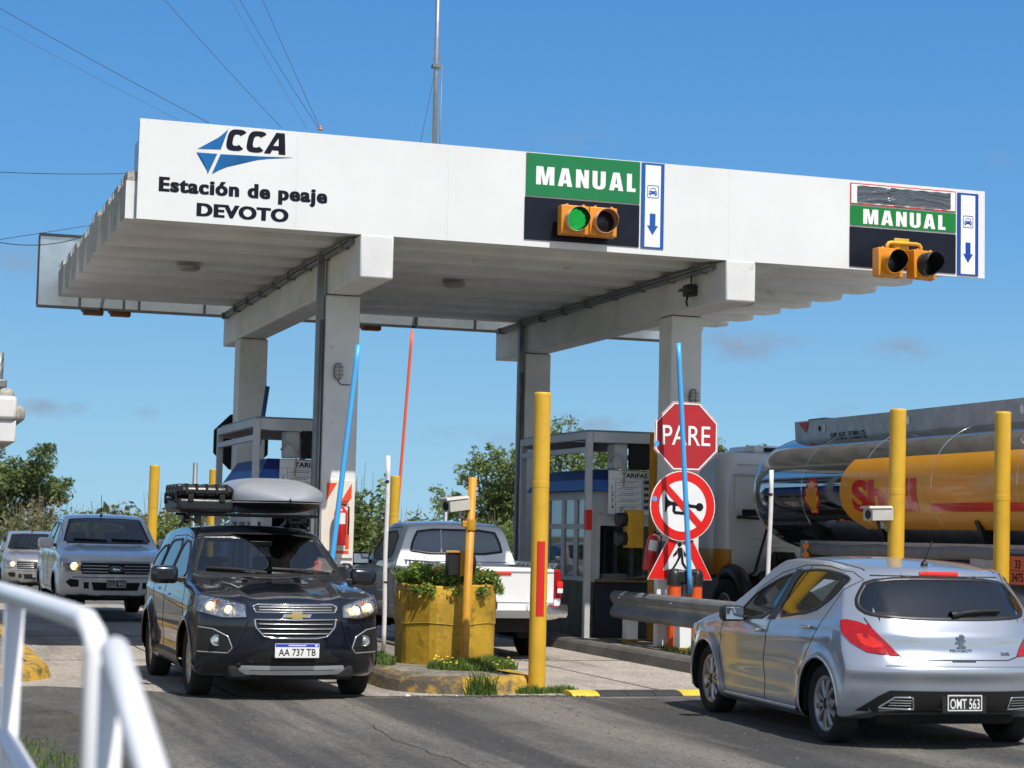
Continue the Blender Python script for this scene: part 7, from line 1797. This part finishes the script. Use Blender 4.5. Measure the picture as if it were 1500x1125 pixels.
def tree(loc, h, spread, label, m, seed, dens=1.0, leaf=.16, name='tree', group=None, limbs=9, clump=.55, zlow=.28):
    r = random.Random(seed); e = empty(name, loc, 0, label, 'tree', group); V, Fc = [], []; tb = MB()
    th = h*zlow; lean = Vector((r.uniform(-.1, .1), r.uniform(-.1, .1), 1))
    tb.tube([lean*(th*1.6*i/6)-Vector((0, 0, .1)) for i in range(7)], [h*.028*(1-.09*i) for i in range(7)], 8)
    for k in range(limbs):
        a = 2*math.pi*k/limbs+r.uniform(-.4, .4); el = r.uniform(.25, 1.25); L = r.uniform(.75, 1.05)
        end = Vector((math.cos(a)*math.cos(el)*spread*L, math.sin(a)*math.cos(el)*spread*L, th*1.1+(h-th*1.1)*(.22+.78*math.sin(el))*r.uniform(.8, 1.)))
        st = lean*th*r.uniform(.7, 1.5); mid = st.lerp(end, .5)+Vector((r.uniform(-.2, .2), r.uniform(-.2, .2), .1*h))*.6
        pts = [st.lerp(mid, t/3) for t in range(3)]+[mid.lerp(end, t/4) for t in range(5)]
        tb.tube(pts, [h*.013*(1-.11*i) for i in range(8)], 6)
        for t in (.45, .7, .9, 1.05):
            c = mid.lerp(end, (t-.4)/.6)+Vector((r.uniform(-1, 1), r.uniform(-1, 1), r.uniform(-.7, .7)))*spread*.24
            cr = clump*spread*r.uniform(.45, .85)*.55
            leaf_cloud(V, Fc, c, (cr*1.2, cr*1.2, cr*.8), int(95*dens), leaf, r)
            sub = c+Vector((r.uniform(-1, 1), r.uniform(-1, 1), r.uniform(-.5, .8)))*cr*1.1; leaf_cloud(V, Fc, sub, (cr*.6, cr*.6, cr*.45), int(40*dens), leaf*.9, r)
            tb.tube([mid.lerp(end, min(1, (t-.4)/.6)), c, sub], [h*.005, h*.003, h*.0015], 5)
    tb.build('trunk', BARK, e); veg('crown', V, Fc, m, e); return e
def P0(px, Y): p = px_at(px, 780, Y); return (p.x, Y, -.02)
tree(P0(5, 74), 4.9, 2.4, 'big dense green tree at left edge behind the pickups', LF_D, 4, 2.6, .085, limbs=17, clump=.52, zlow=.2)
tree(P0(-80, 70), 4.6, 2.2, 'second dense tree merging with left edge', LF_D, 14, 1.6, .17, limbs=12)
tree(P0(722, 62), 4.75, 1.9, 'airy light green tree right of the white pickup cab', LF_M, 8, 1.25, .075, limbs=14, clump=.60, zlow=.12)
tree(P0(800, 66), 5.4, 2.1, 'airy light green tree behind the right booth frame', LF_M, 19, 1.0, .075, limbs=13, zlow=.15)
tree(P0(900, 60), 5.0, 2.0, 'light green tree seen through the right booth roof frame', LF_M, 23, .9, .075, limbs=12, zlow=.15)
tree(P0(1085, 58), 4.65, 1.6, 'light green tree top showing over the tanker cab', LF_M, 31, 1.6, .08, limbs=12, clump=.62)
tree(P0(1170, 64), 4.6, 1.8, 'light green tree hidden behind the tanker front', LF_M, 37, .8, .12, limbs=10)
def bush(loc, h, w, label, m, seed, n=900, leaf=.11, name='bush', group='bushes on the far verge'):
    r = random.Random(seed); e = empty(name, loc, 0, label, 'bush', group); V, Fc = [], []
    for k in range(9): c = Vector((r.uniform(-.8, .8)*w, r.uniform(-.5, .5)*w, h*r.uniform(.2, .72))); leaf_cloud(V, Fc, c, (w*.42, w*.42, h*.30), n//9, leaf, r)
    veg('foliage', V, Fc, m, e); tb = MB()
    for k in range(14):
        a = r.uniform(-1, 1)*w*.8; t = Vector((a+r.uniform(-.3, .3), r.uniform(-.3, .3), h*r.uniform(.8, 1.12))); tb.tube([(a*.7, 0, 0), ((a*.7+t.x)/2, t.y/2, t.z*.55), t], [.018, .012, .005], 5)
        leaf_cloud(V, Fc, t, (.15, .15, .2), 0, leaf, r)
    tb.build('stems', BARK, e); return e
bl = [('olive bush under the big tree at left edge', 18, 52, 2.3, 1.9, LF_O), ('straw coloured scrub between left pickup and big tree', 62, 55, 2.5, 1.7, LF_S), ('olive bush behind the beige pickup roof', 95, 60, 2.1, 1.9, LF_O), ('low green bush left of the silver pickup cab', 128, 66, 2.2, 2.2, LF_M),
      ('dry twiggy bush above the silver pickup roof', 180, 60, 2.2, 2.1, LF_S), ('green bush behind the lone yellow post', 215, 52, 2.35, 1.5, LF_O), ('green bush between yellow post and dark crossover', 262, 48, 2.3, 1.4, LF_M), ('dark bush behind the crossover roof bars', 312, 50, 2.2, 1.8, LF_O), ('bush hidden behind left booth', 380, 52, 2.2, 2.0, LF_O),
      ('bush behind the left extinguisher panel', 450, 56, 2.4, 2.2, LF_M), ('tall reedy bush right of the left column', 535, 46, 3.0, .85, LF_M), ('lower reeds beside the left column bush', 570, 50, 2.3, 1.1, LF_O), ('bush behind the white pickup cab', 640, 60, 2.0, 2.4, LF_O), ('bush at foot of the airy tree', 745, 55, 2.2, 2.0, LF_M), ('bush behind the right booth windows', 830, 58, 2.0, 2.2, LF_M), ('bush at back of the right booth', 925, 60, 2.1, 2.4, LF_O), ('bush behind the tanker cab', 1050, 60, 2.2, 2.4, LF_O), ('bush behind the tanker chassis', 1240, 62, 2.0, 2.6, LF_O), ('bush behind the tanker rear', 1420, 62, 2.0, 2.6, LF_M)]
for i, (lb_, px, Y, h, w, m) in enumerate(bl): bush(P0(px, Y), h, w*.9, lb_, m, 50+i, 2800, .075)
# far tree line as one mass
V, Fc = [], []; r = random.Random(77)
for k in range(90): x = -70+k*1.9; leaf_cloud(V, Fc, (x, 150+r.uniform(-12, 12), r.uniform(.6, 1.7)), (3, 3, 1.5), 60, .5, r)
o = veg('far_scrub', V, Fc, LF_O, None); o['kind'] = 'stuff'
# planter plants
pp = empty('planter_plants', W3(3.42, -1.95, 1.03), AL, 'leafy succulent clump spilling over the round planter rim', 'plants')
V, Fc = [], []; r = random.Random(5)
for k in range(46):
    a = r.uniform(0, 2*math.pi); d = .56*math.sqrt(r.random()); c = (d*math.cos(a), d*math.sin(a), .05+r.uniform(-.03, .17)*(1-.4*d)); leaf_cloud(V, Fc, c, (.12, .12, .08), 90, .030, r)
for k in range(16): a = r.uniform(-2.6, -.2); leaf_cloud(V, Fc, (.60*math.cos(a), .60*math.sin(a), -.03-.05*r.random()), (.07, .05, .06), 40, .026, r)
veg('leaves', V, Fc, LF_P, pp)
V, Fc = [], []
for k in range(900):
    a = r.uniform(0, 2*math.pi); d = .34*math.sqrt(r.random()); b = Vector((-.22+d*math.cos(a), d*math.sin(a)*.8, -.02)); t = b+Vector((r.uniform(-.12, .12), r.uniform(-.12, .12), r.uniform(.12, .27))); w = Vector((r.uniform(-1, 1), r.uniform(-1, 1), 0)).normalized()*.007
    i = len(V); V += [b-w, b+w, t]; Fc.append((i, i+1, i+2))
veg('needle_leaves', V, Fc, GRS, pp)
mb = MB()
for k in range(9): a = r.uniform(0, 6.3); d = .5*math.sqrt(r.random()); mb.sphere((d*math.cos(a), d*math.sin(a)-.1, .13+r.uniform(0, .06)), .012, 8, 5)
mb.build('flowers', mat('flower_red', (.6, .05, .06), .6), pp)
mb = MB()
for k in range(6): x = r.uniform(-.4, .4); mb.tube([(x, 0, .0), (x+r.uniform(-.06, .06), 0, .2), (x+r.uniform(-.12, .12), -.02, .34)], [.004, .003, .002], 4)
mb.build('dry_stalks', LF_S, pp)
# grass on the islands and verges
def grass(name, label, spots, n, h, m, seed, z=.145, kind='stuff', flowers=0):
    r = random.Random(seed); V, Fc = [], []; FL = MB()
    for (u, v, ru, rv, k) in spots:
        for _ in range(int(n*k)):
            a = r.uniform(0, 2*math.pi); d = math.sqrt(r.random()); b = W3(u+ru*d*math.cos(a), v+rv*d*math.sin(a), z); L = h*r.uniform(.4, 1.25)*(1.15-.5*d); dr_ = Vector((r.uniform(-1, 1), r.uniform(-1, 1), 0))*L*.45; w = Vector((r.uniform(-1, 1), r.uniform(-1, 1), 0)).normalized()*.006
            i = len(V); mdl = b+dr_*.35+Vector((0, 0, L*.62)); V += [b-w, b+w, mdl+w*.7, mdl-w*.7, b+dr_+Vector((0, 0, L*.9))]; Fc += [(i, i+1, i+2, i+3), (i+3, i+2, i+4)]
    o = veg(name, V, Fc, m, None); tag(o, label, None, None, kind); return o
grass('grass', 'green grass round the foot of the planter', [(3.45, -2.95, .50, .40, .9), (3.75, -2.6, .25, .4, .4), (2.60, -2.0, .2, .5, .4), (2.6, -1.0, .3, 1.0, .8), (2.75, .6, .3, .8, .7)], 2600, .13, GRS, 3)
grass('grass', 'weeds at the kerb foot by the yellow post', [(3.62, -4.45, .18, .08, .5), (3.95, -4.4, .2, .10, .5), (3.1, -4.62, .1, .06, .35)], 800, .10, GRS, 4, 0.0)
grass('grass', 'tall weeds against the yellow kerb nose', [(2.98, -4.60, .10, .05, .12), (3.14, -4.6, .07, .05, .08)], 800, .30, GRS, 6, 0.0)
grass('grass', 'bright grass strip on the right island', [(7.6, -.3, .6, 1.6, 1.4), (7.5, -2.6, .6, 1.2, 1)], 1500, .11, GRS, 8)
grass('grass', 'sparse grass on verge beside the railing', [(-2.2, -17.0, .8, 1.6, 1), (-2.1, -14.5, .5, 1.2, .6), (-1.75, -8.9, .32, .7, .07), (-1.5, -9.9, .2, .5, .05), (-1.9, -7.4, .3, .6, .03), (-2.9, -1.2, .9, 1.5, .8)], 2600, .07, GRS, 9, .01)
# yellow flowers in the island grass
fl = MB(); r = random.Random(12)
for k in range(34):
    p = W3(3.47+r.uniform(-.42, .42), -2.96+r.uniform(-.32, .35), .20+r.uniform(0, .07)); fl.sphere(p, (.016, .016, .008), 8, 5)
o = fl.build('wild_flowers', mat('flower_yellow', (.80, .62, .03), .6)); o['kind'] = 'stuff'
# bits of litter and gravel on the asphalt
gv = MB(); r = random.Random(21)
for k in range(420):
    p = W3(r.uniform(-1.6, 7.5), r.uniform(-12.5, -4.9), .010); s = r.uniform(.005, .016); gv.sphere(p, (s, s*r.uniform(.6, 1), s*.6), 5, 3)
for k in range(160):
    p = W3(r.uniform(2.2, 4.2), -4.7-abs(r.gauss(0, .12)), .009); s = r.uniform(.006, .02); gv.sphere(p, (s, s, s*.6), 5, 3)
o = gv.build('loose_gravel', mat('gravel_grey', (.13, .12, .11), .9, var=.4, vs=30)); o['kind'] = 'stuff'
for (px, py, s, lb_) in ((597, 1021, .055, 'white scrap of litter at the planter kerb foot'), (667, 1021, .04, 'small white litter ball beside the kerb weeds')):
    d = F_+CR*((px-750)/FPX)-CU*((py-562.5)/FPX); p = Vector((0, 0, CAM_H))+d*(-CAM_H/d.z); e = empty('litter', p, 0, lb_, 'litter')
    mb = MB(); bmesh.ops.create_icosphere(mb.b, subdivisions=2, radius=s*.5); rr = random.Random(int(px))
    for v in mb.b.verts: v.co *= rr.uniform(.6, 1.2); v.co.z = max(.0, v.co.z*.5+s*.2)
    mb.build('crumpled_paper', PLATEW, e)
